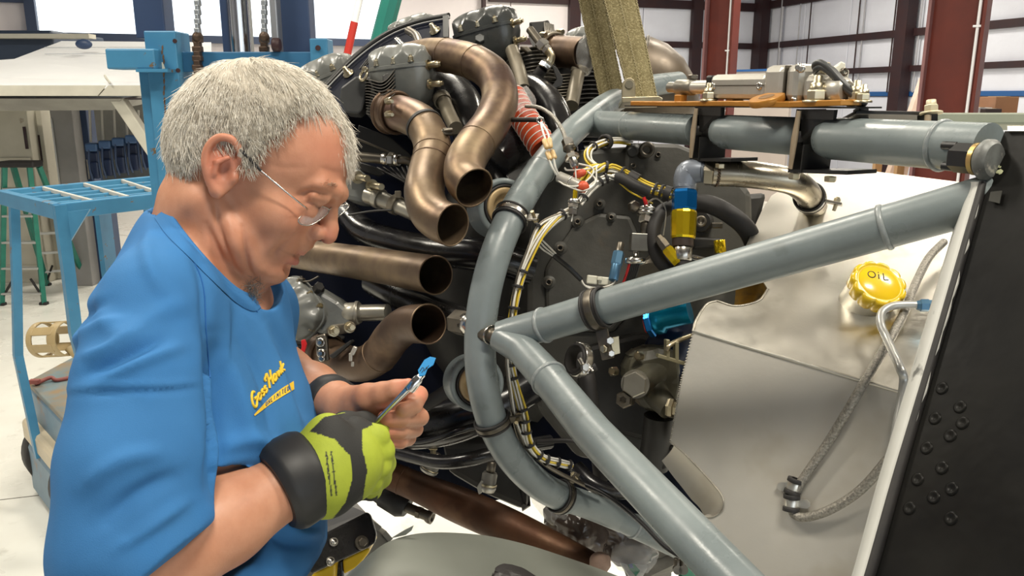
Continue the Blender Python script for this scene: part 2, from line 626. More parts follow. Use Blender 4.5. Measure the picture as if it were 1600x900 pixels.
carton(1520, 1551, 168, 9.3, 'small white carton on the bench left of the tall carton', mat('white_card', (.65, .64, .66)), depth=.2)
carton(1540, 1566, 170, 9.2, 'dark crate on the bench in front of the tall carton', mat('dark_crate', (.05, .035, .035)), depth=.14)
# ================================================================ engine mount, tank, firewall
class PL:
    """plane through three (px, py, depth) points; at() drops a pixel on it"""
    def __init__(s, a, b, c):
        s.p = P(*a)
        n = (P(*b) - s.p).cross(P(*c) - s.p).normalized()
        s.n = n if n.dot(CAM - s.p) > 0 else -n
    def at(s, px, py, off=0.0):
        v = FW + (px - 800) / FPX * RT + (450 - py) / FPX * UP
        t = (s.p + s.n * off - CAM).dot(s.n) / v.dot(s.n)
        return CAM + v * t

m_mount = mat('grey_mount_paint', (.185, .215, .218), (.145, .170, .174), rough=.26, rough2=.42, scale=9, c3=(.09, .105, .10), scale3=14, thr3=(.62, .78), bump=.04, bscale=60)
m_black = mat('black_gloss_paint', (.008, .008, .010), (.014, .013, .012), rough=.16, rough2=.3, scale=14)
m_blacksat = mat('black_satin_steel', (.012, .012, .013), (.02, .019, .017), rough=.38, scale=10)
m_rubber = mat('black_rubber', (.012, .011, .011), (.02, .018, .017), rough=.6, scale=30)
m_steel = mat('bright_steel', (.58, .56, .52), (.45, .43, .39), rough=.25, metal=1, scale=30)
m_cad = mat('cadmium_plated_steel', (.52, .46, .33), (.40, .34, .22), rough=.32, metal=1, scale=25)
m_steeldk = mat('oily_dark_steel', (.16, .14, .11), (.09, .08, .065), rough=.4, metal=.8, scale=20)
m_alu = mat('brushed_aluminium', (.80, .77, .69), (.70, .67, .60), rough=.30, rough2=.42, metal=1, scale=5, c3=(.50, .47, .39), scale3=9, thr3=(.6, .8), stretch=(1, 1, 1), bump=.03, bscale=120, aniso=.4)
m_alu_dull = mat('dull_tank_aluminium', (.62, .59, .53), (.55, .52, .46), rough=.5, rough2=.6, metal=.72, scale=4, c3=(.43, .38, .29), scale3=6, thr3=(.5, .75), bump=.03, bscale=90)
m_alu_dk = mat('weld_stained_aluminium', (.40, .38, .33), (.28, .26, .22), rough=.4, metal=1, scale=60)
m_ochre = mat('ochre_anodised_plate', (.46, .21, .035), (.38, .16, .025), rough=.35, scale=16, metal=.35)
m_silver = mat('cast_silver_housing', (.50, .48, .43), (.44, .42, .37), rough=.35, metal=.55, scale=12)
m_stain = mat('stainless_pipe', (.50, .46, .38), (.36, .32, .25), rough=.22, rough2=.35, metal=1, scale=9, c3=(.30, .24, .15), scale3=12, thr3=(.58, .75))
m_yellow = mat('yellow_cap_paint', (.64, .43, .012), (.58, .38, .01), rough=.22, scale=8, coat=.3)
m_gold = mat('gold_anodised', (.90, .66, .03), (.85, .60, .02), rough=.16, metal=.85, scale=5)
m_blueano = mat('blue_anodised', (.01, .17, .50), (.008, .14, .42), rough=.2, metal=.75, scale=5)
m_blueano2 = mat('pale_blue_anodised', (.12, .25, .38), (.09, .20, .33), rough=.3, metal=.7, scale=5)
m_ink = mat('black_marker_ink', (.01, .01, .008), rough=.5)
m_greyfit = mat('blue_grey_fitting', (.20, .22, .26), (.15, .17, .20), rough=.35, metal=.3, scale=15)

def clampset(name, p, axis, R, label, tab_dir, w=.013, tab=.02, group=None, strap=m_steeldk):
    """rubber cushioned P-clamp round a tube: cushion, steel strap, tab, bolt"""
    a = Vector(axis).normalized()
    td = Vector(tab_dir); td = (td - a * td.dot(a)).normalized()
    t = empty(name, p, label, 'clamp', group)
    c = MB(); c.band(p, a, R, w, .0028); c.build('cushion', m_rubber, t)
    c = MB()
    for s in (-1, 1): c.ring(p + a * s * w * .5, a, R + .0028, .0020, 36, 8)
    c.build('cushion_lip', m_rubber, t)
    c = MB(); c.band(p, a, R + .0032, w * .5, .0012); c.build('strap', strap, t)
    q = p + td * (R + tab * .55 + .003)
    c = MB(); c.box(q, (tab, w * .8, .0045), (td, a, td.cross(a)), .001); c.build('tab', strap, t)
    n = td.cross(a)
    c = MB(); c.hexb(q + td * tab * .15 + n * .002, n, .0055, .006); c.cyl(q + td * tab * .15 - n * .012, q + td * tab * .15 + n * .010, .003, 10)
    c.build('bolt', m_cad, t)
    return t

mount = empty('engine_mount', P(760, 560, 1.2) - ZV * .45, 'grey painted tubular engine mount with a curved ring and welded struts', 'engine mount')
TR = .024
ringpx = [(1060, 128, 1.90), (1010, 136, 1.78), (955, 160, 1.62), (905, 196, 1.49), (862, 242, 1.38), (826, 292, 1.30), (796, 345, 1.24), (772, 405, 1.21), (756, 470, 1.20), (750, 535, 1.20), (754, 598, 1.20), (770, 660, 1.22), (800, 715, 1.25), (842, 757, 1.29), (888, 782, 1.33)]
ringp = [P(*q) for q in ringpx]
MB().tube(ringp, TR, 28, k=6).build('ring_tube', m_mount, mount)
MB().tube([P(878, 776, 1.32), P(925, 792, 1.36), P(972, 812, 1.40)], [.0225, .0225, .0225], 24, k=3).build('ring_sleeve', m_mount, mount)
MB().tube([P(950, 802, 1.38), P(990, 822, 1.405), P(1040, 846, 1.43), P(1120, 888, 1.50)], [.019, .0205, .020, .019], 24, k=3).build('lower_tube', m_mount, mount)
JU = P(778, 524, 1.155)
up_a, up_b = P(782, 525, 1.165), P(1520, 316, .83)
MB().tube([up_a, P(800, 520, 1.16), P(850, 508, 1.14), up_a.lerp(up_b, .35), up_a.lerp(up_b, .7), up_b + (up_b - up_a) * .08], [.0215, .0225, .024, .024, .024, .024], 28).build('upper_strut', m_mount, mount)
lo_a, lo_b = P(782, 526, 1.165), P(1145, 905, .775)
MB().tube([lo_a, P(815, 545, 1.14), P(858, 592, 1.085), lo_a.lerp(lo_b, .5), lo_b + (lo_b - lo_a) * .25], [.0215, .023, .0245, .0245, .0245], 28).build('lower_strut', m_mount, mount)
for q, n, R in ((P(850, 508, 1.14), up_b - P(850, 508, 1.14), .0242), (up_a.lerp(up_b, .86), up_b - up_a, .0242), (P(858, 592, 1.085), lo_b - P(858, 592, 1.085), .0247)):
    w = MB(); w.ring(q, n, R, .0022, 40, 8, flat=1.5)
    w.build('weld_bead', mat('weld_bead_paint', (.20, .225, .23), (.26, .28, .28), rough=.3, scale=160), mount)
w = MB()
d0 = (ringp[9] - ringp[7]).normalized()
q, ax = ringp[5].lerp(ringp[4], .5), ringp[5] - ringp[4]
w.ring(q, ax, .0243, .0018, 40, 8, flat=1.5)
w.build('weld_bead', MATS['weld_bead_paint'], mount)
w = MB(); w.ring(P(990, 822, 1.405), P(1040, 846, 1.43) - P(950, 802, 1.38), .0206, .0016, 40, 8, flat=1.6); w.build('weld_bead', MATS['weld_bead_paint'], mount)
# pivot bolt at the Y joint
MB().cyl(P(752, 523, 1.185), P(776, 524, 1.165), .0105, 20, .002).build('pivot_bolt', m_steeldk, mount)
MB().cyl(P(766, 523, 1.172), P(768, 523.5, 1.170), .0150, 24, .0008).build('washer', m_steel, mount)
MB().cyl(P(712, 503, 1.24), P(735, 507, 1.21), .020, 6, .002, False).build('nut', m_steeldk, mount)
MB().cyl(P(730, 506, 1.218), P(742, 508, 1.20), .0185, 24, .001).build('washer', m_steel, mount)
# top tube to the firewall
tt_a, tt_b = P(922, 193, 1.545), P(1545, 232, .83)
def tt(f): return tt_a.lerp(tt_b, f)
def tpx(px):
    """point of the top tube's axis under pixel column px"""
    lo, hi = 0.0, 1.0
    for _ in range(40):
        mid = (lo + hi) / 2
        v = tt(mid) - CAM
        if 800 + FPX * v.dot(RT) / v.dot(FW) < px: lo = mid
        else: hi = mid
    return tt(lo)
def ttrad(px): return .0245
tdir = (tt_b - tt_a).normalized()
MB().tube([tpx(922), tpx(926), tpx(1090)], [.0215, .0245, .0245], 28).build('top_tube', m_mount, mount)
MB().tube([tpx(1120), tpx(1124), tpx(1135), tpx(1245), tpx(1252)], [.012, .021, .0252, .0252, .018], 28).build('top_tube', m_mount, mount)
MB().tube([tpx(1284), tpx(1287), tpx(1300), tpx(1430), tpx(1580)], [.014, .022, .0262, .0262, .0262], 28).build('top_tube', m_mount, mount)
MB().tube([tpx(1085), tpx(1290)], .014, 20).build('tube_core', m_blacksat, mount)
u, v, a = frame_of(tdir)
w = MB()
for px in (985,):
    w.ring(tpx(px), tdir, .0243, .0013, 36, 8)
w.ring(tpx(1472), tdir, .0262, .0028, 36, 8)
w.bw('weld_bead', MATS['weld_bead_paint'], mount)
MB().cyl(tpx(906), tpx(924), .012, 18).build('pivot_bolt', m_steeldk, mount)
MB().cyl(tpx(912), tpx(916), .022, 24).build('washer', m_rubber, mount)
# big firewall bolt
q = P(1490, 246, .838)
bd = (P(1560, 250, .80) - P(1500, 246, .835)).normalized()
MB().lathe(q, bd, [(0, .013), (.002, .0155), (.022, .0155), (.024, .013)], 6, False).build('bolt_head', m_blacksat, mount)
MB().cyl(q + bd * .024, q + bd * .029, .0165, 28).build('washer', mat('brass_washer', (.62, .42, .16), rough=.35, metal=.9), mount)
MB().cyl(q + bd * .030, q + bd * .044, .0205, 28, .004).build('boss', mat('chipped_grey_boss', (.18, .19, .18), (.10, .10, .095), rough=.45, scale=40, c3=(.4, .38, .33), scale3=70), mount)
c = MB()
for yo in (-.010, .012): c.cyl(q - bd * .012 + UP * yo, q + bd * .004 + UP * yo, .0045, 10)
c.build('split_pin', m_blacksat, mount)

# P-clamps on the mount
def ring_at(px, py):
    best = min(range(len(ringp)), key=lambda i: (ringpx[i][0] - px) ** 2 + (ringpx[i][1] - py) ** 2)
    cs = catmull(ringp, 12)
    def d2(q):
        v = q - CAM; z = v.dot(FW)
        return (800 + FPX * v.dot(RT) / z - px) ** 2 + (450 - FPX * v.dot(UP) / z - py) ** 2
    i = min(range(1, len(cs) - 1), key=lambda i: d2(cs[i]))
    return cs[i], (cs[i + 1] - cs[i - 1]).normalized()
q, a = ring_at(797, 338); clampset('cushion_clamp', q, a, TR, 'steel clamp with black cushion on the upper ring tube beside the wiring loom', P(835, 362, 1.2) - q, .016, strap=m_steel)
q, a = ring_at(770, 660); clampset('cushion_clamp', q, a, TR, 'black cushioned clamp low on the ring tube just right of the hands', P(812, 640, 1.2) - q, .013)
q, a = ring_at(878, 776); clampset('cushion_clamp', q, a, TR, 'black clamp at the bottom end of the curved ring tube', P(880, 730, 1.3) - q, .012)
q = up_a.lerp(up_b, .265)
clampset('cushion_clamp', q, up_b - up_a, .024, 'black cushioned clamp with tab hanging under the upper strut', P(955, 560, 1.05) - P(940, 480, 1.06), .022, .04)

# ---------------------------------------------------------------- oil tank
tank = empty('oil_tank', P(1250, 900, 1.05), 'folded sheet aluminium oil tank with yellow screw cap behind the grey struts', 'tank')
FA, FB, FC = (1083, 517, 1.13), (1405, 612, .98), (1047, 690, 1.13)
pf = PL(FA, FB, FC)
front = [(1083, 517), (1150, 537), (1230, 560.5), (1320, 587), (1440, 622), (1425, 760), (1400, 1040), (1180, 1040), (1120, 940), (1098, 806), (1112, 808), (1126, 800), (1131, 788), (1126, 772), (1110, 752), (1090, 730), (1068, 708), (1047, 690), (1056, 640), (1065, 590)]
m = MB(); m.prism([pf.at(x, y) for x, y in front], -pf.n * .0025)
m.build('front_panel', m_alu_dull, tank)
pt = PL(FA, FB, (1220, 330, 1.36))
top = [(1083, 517), (1088, 500), (1104, 476), (1120, 470), (1150, 478), (1185, 470), (1200, 452), (1190, 436), (1150, 440), (1142, 425), (1165, 385), (1190, 330), (1205, 306), (1262, 268), (1335, 264), (1520, 287), (1502, 380), (1470, 510), (1440, 622), (1320, 587), (1230, 560.5), (1150, 537)]
m = MB(); m.prism([pt.at(x, y) for x, y in top], -pt.n * .0025)
m.build('top_panel', m_alu, tank)
# folded edge and weld beads
m = MB(); m.tube([pf.at(x, y, .0005) for x, y in front[:5]], .0022, 8); m.build('folded_edge', m_alu, tank)
m = MB()
for path in ([(1083, 517), (1088, 500), (1104, 476), (1120, 470)], [(1120, 470), (1150, 478), (1185, 470), (1200, 452)], ):
    q = catmull([pt.at(x, y, .0005) for x, y in path], 14)
    for p in q: m.ball(p, (.0022, .0022, .0016), None, 7, 5)
for path in ([(1047, 690), (1068, 708), (1090, 730), (1110, 752), (1126, 772), (1131, 788), (1126, 800), (1112, 808), (1098, 806)], [(1083, 517), (1065, 590), (1056, 640), (1047, 690)]):
    q = catmull([pf.at(x, y, .0003) for x, y in path], 16)
    for p in q: m.ball(p, (.0014, .0014, .0012), None, 7, 5)
m.bw('weld_bead', m_alu_dk, tank)
# half round recess low on the front face, running back to the left
rim = catmull([pf.at(x, y) for x, y in [(1047, 690), (1068, 708), (1090, 730), (1110, 752), (1126, 772), (1131, 788), (1126, 800), (1112, 808), (1098, 806), (1085, 830)]], 4)
floorl = catmull([pf.at(x, y, -.055) for x, y in [(1034, 720), (1050, 742), (1066, 762), (1080, 780), (1090, 790), (1096, 798), (1098, 806), (1090, 812), (1080, 820), (1070, 850)]], 4)
rows = []
for k in range(9):
    t = k / 8
    s_ = math.sin(t * PI / 2); c_ = 1 - math.cos(t * PI / 2)
    rows.append([a + (b - a).dot(pf.n) * pf.n * s_ + ((b - a) - (b - a).dot(pf.n) * pf.n) * c_ for a, b in zip(rim, floorl)])
m = MB(); m.grid(rows); m.build('recess_wall', m_alu_dull, tank)
# notch trough for the strut on the top face
rim = catmull([pt.at(x, y) for x, y in [(1104, 476), (1120, 470), (1150, 478), (1185, 470), (1200, 452), (1190, 436), (1150, 440)]], 5)
rows = [[p + (pt.at(1140, 455) - p) * (.0 + .5 * (1 - math.cos(k / 6 * PI / 2))) - pt.n * .05 * math.sin(k / 6 * PI / 2) for p in rim] for k in range(7)]
m = MB(); m.grid(rows); m.build('notch_wall', mat('ochre_dark_notch', (.30, .19, .04), (.10, .09, .07), rough=.5, metal=.6, scale=30), tank)  # ochre mottled with a dark tone on the trough wall
# tank sides, closing the body
m = MB()
m.prism([pt.at(1205, 306), pt.at(1165, 385), pt.at(1142, 425), pt.at(1142, 425, -.24), pt.at(1205, 306, -.24)], RT * .003)
m.prism([pf.at(1083, 517), pf.at(1065, 590), pf.at(1047, 690), pf.at(1047, 690, -.2), pf.at(1083, 517, -.2)], RT * .003)
m.build('side_panel', m_alu_dull, tank)
# filler neck + cap
ca = (UP * .56 - FW * .80 + RT * .06).normalized()
cq = pt.at(1368, 450, .030)
m = MB(); m.lathe(cq - ca * .05, ca, [(0, .034), (.055, .034)], 36); m.build('filler_neck', m_alu, tank)
m = MB()
n = 132
prof = [(0.000, .0360), (.002, .0375), (.017, .0380), (.0205, .0372), (.0222, .0345), (.0225, .031), (.0205, .0295), (.0215, .028), (.0245, .020), (.0260, .010), (.0265, .0)]
cu, cv, _ = frame_of(ca)
cu = (RT - ca * RT.dot(ca)).normalized(); cv = ca.cross(cu)
vs, fs = [], []
for h, r in prof:
    for j in range(n):
        an = 2 * PI * j / n
        lob = abs(math.cos(an * 5.5)) if r > .034 else 1
        rr = r * (1 - (.10 * (1 - lob) ** 1.6 if r > .034 else 0))
        vs.append(cq + ca * (h - .008) + (cu * math.cos(an) + cv * math.sin(an)) * rr)
for i in range(len(prof) - 1):
    for j in range(n):
        fs.append((i * n + j, i * n + (j + 1) % n, (i + 1) * n + (j + 1) % n, (i + 1) * n + j))
m.add(vs, fs, True)
cap = m.build('filler_cap', m_yellow, tank)
def strokes_on(mb, strokes, fn, r, flat=1.0):
    for st in strokes:
        pts = [fn(x, y) for x, y in st]
        mb.tube(pts, r, 8, k=4)
m = MB()
def capfn(x, y):
    rr = math.hypot(x, y)
    h = .0265 - .008 + .0004 - (rr / .028) ** 2 * .0055
    return cq + ca * h + (cu * math.cos(-.24) + cv * math.sin(-.24)) * x + (cv * math.cos(-.24) - cu * math.sin(-.24)) * y
O = [( -.0125 + .0047 * math.cos(a), .0075 + .0056 * math.sin(a)) for a in [2 * PI * k / 12 + 1.9 for k in range(13)]]
strokes_on(m, [O, [(-.0035, .0095), (-.0033, .006), (-.0032, .0018)], [(-.0037, .0128), (-.0035, .0136)], [(.0030, .0135), (.0034, .008), (.0038, .0022), (.0070, .0026), (.0100, .0036)]], capfn, .00075)
m.build('lettering', m_ink, cap)

# braided hose with its two clamps
m_braid = mat('steel_braid', (.34, .32, .28), (.16, .15, .13), rough=.45, metal=.6, scale=350, bump=.6, bscale=420, bdist=.002)
hp = [pt.at(1475, 378, .02), pt.at(1452, 402, .02), pt.at(1432, 440, .018), pt.at(1412, 490, .016), pt.at(1385, 540, .015), pf.at(1340, 615, .016), pf.at(1295, 690, .012), pf.at(1262, 738, .010), pf.at(1242, 770, .009), pf.at(1237, 790, .009), pf.at(1243, 805, .010), pf.at(1262, 808, .012), pf.at(1300, 795, .016), pf.at(1345, 765, .02), pf.at(1385, 720, .03), pf.at(1430, 660, .045)]
m = MB(); m.tube(hp, .0058, 12, k=6)
m.build('braided_hose', m_braid, None, 'grey steel braided hose looping down the front of the aluminium tank', 'hose')
# braid crossings as raised wires (uncountable)
cs = catmull(hp, 8)
def small_clamp(px, py, px2, py2, tabx, taby, label, group=None):
    p0, p1 = pf.at(px, py, .009), pf.at(px2, py2, .009)
    a = (p1 - p0).normalized(); c = (p0 + p1) / 2
    t = empty('hose_clamp', c, label, 'clamp', group)
    m = MB()
    for s_ in (-1, 1):
        m.band(c + a * s_ * .0078, a, .0058, .0055, .0042, 24)
    m.build('cushion', m_rubber, t)
    m = MB(); m.band(c, a, .0060, .0100, .0022, 24); m.build('strap', m_alu, t)
    q = pf.at(tabx, taby, .0035)
    td = (q - c); td = (td - pf.n * td.dot(pf.n)).normalized(); sd = pf.n.cross(td)
    L = (q - c).length + .006
    poly = [c + td * .004 + sd * .0055, c + td * (L - .004) + sd * .0055, c + td * L + sd * .002, c + td * L - sd * .002, c + td * (L - .004) - sd * .0055, c + td * .004 - sd * .0055]
    m = MB(); m.prism([p_ - pf.n * .004 for p_ in poly], pf.n * .0015); m.build('tab', m_alu, t)
    m = MB(); m.cyl(q - pf.n * .0006, q + pf.n * .0004, .0026, 14); m.build('tab_hole', m_rubber, t)
small_clamp(1243, 752, 1238, 768, 1223, 760, 'small black cushioned clamp round the hose, tab pointing left')
small_clamp(1237, 778, 1236, 794, 1258, 787, 'small black cushioned clamp round the hose, tab pointing right')
# silver vent line with its blue nut
m = MB(); m.tube([pt.at(1445, 477, .03), pt.at(1420, 476, .03), pt.at(1395, 478, .03), pt.at(1378, 488, .03), pt.at(1376, 506, .03), pt.at(1386, 530, .028), pf.at(1406, 575, .028), pf.at(1412, 598, .028), pf.at(1402, 660, .04), pf.at(1396, 700, .045)], .0052, 14, k=6)
t = empty('vent_line', pt.at(1400, 560, .01), 'bent silver tube with blue nut beside the yellow oil cap', 'pipe')
m.build('tube', mat('grey_vent_tube', (.42, .42, .40), rough=.35, metal=.5), t)
m = MB(); a0 = pt.at(1432, 477, .03); a1 = pt.at(1450, 477, .03)
m.lathe(a0, a1 - a0, [(0, .006), (.004, .0072), (.005, .0085), (.014, .0085), (.016, .0072), (.024, .0072)], 6, False); m.build('nut', m_blueano2, t)

# ---------------------------------------------------------------- firewall
fw = empty('firewall', P(1480, 900, .76), 'black firewall panel with a rounded grey edge flange at the right', 'firewall')
pw = PL((1530, 290, .815), (1350, 900, .715), (1640, 300, .74))
m = MB(); m.prism([pw.at(x, y) for x, y in ((1570, 205), (1900, 205), (1900, 1000), (1322, 1000), (1350, 905), (1362, 880), (1400, 745), (1445, 590), (1500, 400), (1532, 288), (1556, 240))], -pw.n * .004)
m_fw = mat('black_firewall_paint', (.006, .006, .006), (.011, .0105, .009), rough=.28, rough2=.46, scale=6, c3=(.03, .03, .025), scale3=5, thr3=(.62, .85), bump=.10, bscale=9, bdist=.02, spec=.10)
m.build('panel', m_fw, fw)
m = MB()
for x, y in ((1472, 607), (1500, 636), (1504, 661), (1461, 654), (1485, 681), (1448, 700), (1472, 731), (1434, 749), (1459, 777), (1421, 794), (1487, 764), (1486, 810)):
    q = pw.at(x, y, .0)
    m = MB(); m.lathe(q, pw.n, [(0, .0062), (.0008, .0060), (.0013, .0045), (.0006, .0028), (.0004, 0)], 18)
    m.build('rivet', m_fw, fw)
for x, y in ((1566, 236), (1575, 150)):
    pass
# dark seal strip and grey rolled flange
e0 = [(1532, 288), (1500, 400), (1445, 590), (1400, 745), (1362, 880), (1322, 1000)]
m = MB(); m.tube([pw.at(x + 2, y, .002) for x, y in e0], .0055, 10, k=4); m.build('edge_seal', m_rubber, fw)
fpx = [(1526, 284, 15), (1492, 400, 17), (1436, 590, 18), (1389, 745, 18), (1351, 880, 17), (1316, 1000, 17)]
rows = []
pts = catmull([Vector((x, y, w_)) for x, y, w_ in fpx], 8)
rnd = random.Random(3)
for q in pts:
    row = []
    for k in range(9):
        t = k / 8
        x = q.x + (t - .5) * 1.75 * q.z
        if k == 8: x += rnd.uniform(-1.5, 1.5)
        off = .004 + .0045 * math.sin(PI * min(1, t * 1.15)) - (.016 if k == 0 else 0)
        row.append(pw.at(x, q.y, off))
    rows.append(row)
m = MB(); m.grid(rows, True, -pw.n * .0015)
m.build('flange', mat('worn_grey_flange', (.47, .47, .44), (.40, .40, .37), rough=.5, metal=.0, scale=9, c3=(.12, .12, .11), scale3=22, thr3=(.66, .72)), fw)
m = MB(); m.prism([pw.at(x, y, .004) for x, y in ((1548, 300), (1566, 298), (1562, 318), (1545, 314))], pw.n * .0004); m.build('tape_patch', mat('clear_tape', (.05, .05, .045), rough=.15), fw)
# top cap of the firewall
m = MB(); m.prism([pw.at(x, y, -.001) for x, y in ((1578, 200), (1900, 200), (1900, 208), (1578, 208))], pw.n * .004); m.build('top_lip', m_alu, fw)
# chipped paint flecks by the bolt
m = MB()
for k in range(14):
    x, y = 1558 + rnd.gauss(0, 3), 262 + rnd.gauss(0, 9)
    q = pw.at(x, y, .0006)
    m.lathe(q, pw.n, [(0, rnd.uniform(.001, .0028)), (.0003, .001)], 6, False)
m.build('paint_chip', mat('pale_green_primer', (.48, .50, .30), rough=.6), fw)

# fuselage longeron seen over the top tube
pz = P(1460, 190, 1.35)
m = MB(); m.box(P(1640, 190, 1.25), (.62, .05, .018), (RT, FW, UP), .003)
m.build('longeron', mat('green_grey_primer', (.23, .25, .19), (.19, .21, .16), rough=.5, scale=10), None, 'green grey aluminium rail running behind the firewall top', 'rail')
# ================================================================ engine
m_exh = mat('heat_stained_exhaust', (.20, .138, .086), (.082, .050, .038), rough=.38, rough2=.52, metal=.8, scale=11, c3=(.27, .20, .12), scale3=9, thr3=(.52, .7), thr=(.40, .6), bump=.05, bscale=40)
m_exh2 = mat('tan_exhaust_steel', (.235, .17, .105), (.12, .08, .055), rough=.37, rough2=.5, metal=.8, scale=10, c3=(.17, .095, .085), scale3=6, thr3=(.56, .75), bump=.05, bscale=40)
m_exhdk = mat('dark_burnt_exhaust', (.125, .08, .05), (.07, .042, .028), rough=.38, rough2=.52, metal=.7, scale=7, c3=(.20, .13, .08), scale3=8, thr3=(.55, .75), bump=.08, bscale=35)
m_rust = mat('brown_rusty_exhaust', (.105, .042, .018), (.06, .028, .014), rough=.42, rough2=.6, metal=.45, scale=8, c3=(.15, .08, .04), scale3=10, thr3=(.55, .75), bump=.08, bscale=45)
m_cover = mat('grey_rocker_paint', (.165, .17, .158), (.13, .133, .122), rough=.28, rough2=.42, scale=18, coat=.1, c3=(.10, .095, .08), scale3=22, thr3=(.66, .8), bump=.05, bscale=40)
m_coverdk = mat('dark_grey_rocker_paint', (.05, .053, .05), (.036, .038, .036), rough=.25, rough2=.4, scale=18, coat=.15, c3=(.04, .038, .03), scale3=22, thr3=(.6, .8), bump=.05, bscale=40)
m_case = mat('oily_grey_crankcase', (.066, .064, .055), (.042, .040, .034), rough=.42, rough2=.6, scale=7, c3=(.085, .058, .036), scale3=9, thr3=(.6, .8), bump=.08, bscale=50)
m_casedk = mat('black_grimy_casting', (.022, .021, .019), (.013, .012, .011), rough=.45, rough2=.6, scale=10, bump=.06, bscale=50)
m_navy = mat('navy_black_baffle', (.004, .006, .016), (.006, .007, .012), rough=.5, rough2=.65, scale=9, spec=.08)
m_fin = mat('bare_cooling_fin', (.19, .175, .15), (.12, .11, .095), rough=.4, metal=.55, scale=20)
m_findk = mat('black_cooling_fin', (.015, .014, .013), (.025, .023, .02), rough=.4, scale=20)
m_orange = mat('orange_silicone_duct', (.42, .055, .015), (.36, .045, .012), rough=.45, scale=30)
m_white = mat('white_wire_jacket', (.66, .64, .58), (.58, .56, .50), rough=.4, scale=30)
m_ywire = mat('yellow_wire_jacket', (.62, .45, .03), (.54, .38, .03), rough=.4, scale=30)
m_bwire = mat('black_wire_jacket', (.012, .012, .013), rough=.35)
m_tan = mat('tan_bushing_metal', (.44, .32, .17), (.36, .26, .14), rough=.45, metal=.3, scale=20)
m_olive = mat('olive_cast_pump', (.085, .08, .055), (.055, .05, .035), rough=.36, rough2=.5, scale=12, c3=(.14, .085, .04), scale3=14, thr3=(.62, .8), bump=.06, bscale=60)

def TP(pts): return [P(*q) for q in pts]

def pipe_thing(name, label, path, r, m, parts=(), n=30, k=6, wall=.95, cat='exhaust pipe', group=None):
    pts = TP(path)
    t = empty(name, pts[0], label, cat, group)
    mb = MB(); mb.tube(pts, r, n, k=k, wall=wall); mb.build('pipe', m, t)
    mb = MB()
    e, e0 = pts[-1], pts[-2]
    cs = catmull(pts, k); a = (cs[-1] - cs[-2]).normalized()
    rr = r[-1] if hasattr(r, '__len__') else r
    mb.ring(e - a * .001, a, rr * .985, rr * .045, 40, 8); mb.build('rim', m_exh2 if m is not m_rust else m, t)
    return t, cs

ER = .0318
def on_path(cs, px, py):
    def d2(q):
        v = q - CAM; z = v.dot(FW)
        return (800 + FPX * v.dot(RT) / z - px) ** 2 + (450 - FPX * v.dot(UP) / z - py) ** 2
    i = min(range(1, len(cs) - 1), key=lambda i: d2(cs[i]))
    return cs[i], (cs[i + 1] - cs[i - 1]).normalized()

tA, cA = pipe_thing('exhaust_stack', 'upper S-bent brown exhaust stack curving round beside the top rocker cover', [(640, 92, 1.58), (672, 86, 1.55), (705, 88, 1.50), (742, 98, 1.45), (772, 120, 1.41), (781, 155, 1.375), (767, 193, 1.335), (744, 224, 1.29), (727, 254, 1.25), (727, 280, 1.226), (741, 294, 1.205)], ER, m_exh)
tB, cB = pipe_thing('exhaust_stack', 'middle brown exhaust stack bending down from the finned head, mouth facing right', [(606, 174, 1.46), (632, 179, 1.42), (658, 192, 1.385), (672, 214, 1.355), (676, 240, 1.33), (668, 272, 1.29), (663, 302, 1.25), (672, 331, 1.22), (692, 347, 1.20), (708, 352, 1.185)], ER, m_exh2)
tC, cC = pipe_thing('exhaust_stack', "straight brown exhaust stack pointing right beside the man's chin", [(380, 382, 1.95), (470, 397, 1.68), (560, 410, 1.50), (640, 423, 1.37), (681, 430, 1.30)], ER, m_exh2)
tD, cD = pipe_thing('exhaust_stack', "dark lower exhaust elbow above the man's bare hand", [(500, 545, 1.54), (530, 562, 1.49), (564, 569, 1.44), (592, 555, 1.40), (612, 528, 1.365), (636, 508, 1.325), (670, 506, 1.265)], ER, m_exhdk)
tE, cE = pipe_thing('exhaust_stack', 'rusty brown exhaust pipe running low under the engine', [(540, 712, 1.62), (590, 734, 1.62), (650, 760, 1.60), (720, 790, 1.56), (800, 825, 1.52), (870, 857, 1.49), (945, 892, 1.46)], [.0275, .0280, .0290, .0350, .0335, .028, .021], m_rust)
for t, cs, spots in ((tA, cA, ((700, 88), (742, 98), (744, 226))), (tB, cB, ((676, 238), (672, 256))), (tD, cD, ((590, 556),)), (tE, cE, ((612, 743), (632, 752), (658, 763)))):
    for px, py in spots:
        q, a = on_path(cs, px, py)
        mb = MB(); mb.ring(q, a, ER * (1.0 if t is not tE else .895), .0011, 40, 6); mb.build('weld_seam', m_exh if t is not tE else m_rust, t)
# strap on pipe B, flange clamp at the head
q, a = on_path(cB, 664, 200)
mb = MB(); mb.band(q, a, ER * 1.01, .007, .0012); mb.build('strap', m_casedk, tB)
mb = MB(); mb.box(P(700, 206, 1.33), (.018, .012, .010), (RT, UP, FW), .002); mb.cyl(P(690, 205, 1.33), P(708, 203, 1.32), .003, 10); mb.build('strap_bolt', m_steeldk, tB)
q, a = on_path(cB, 616, 176)
mb = MB(); mb.band(q, a, ER * 1.04, .020, .004); mb.ring(q - a * .012, a, ER * 1.16, .004, 40, 8); mb.ring(q + a * .012, a, ER * 1.12, .004, 40, 8); mb.build('flange_clamp', m_exhdk, tB)
mb = MB()
for dy in (-6, 7): mb.hexb(P(604, 168 + dy * 1.6, 1.395), RT * .6 - FW * .5, .0065, .012); mb.cyl(P(604, 168 + dy * 1.6, 1.395), P(613, 168 + dy * 1.6, 1.37), .0032, 10)
mb.build('clamp_bolt', m_cad, tB)
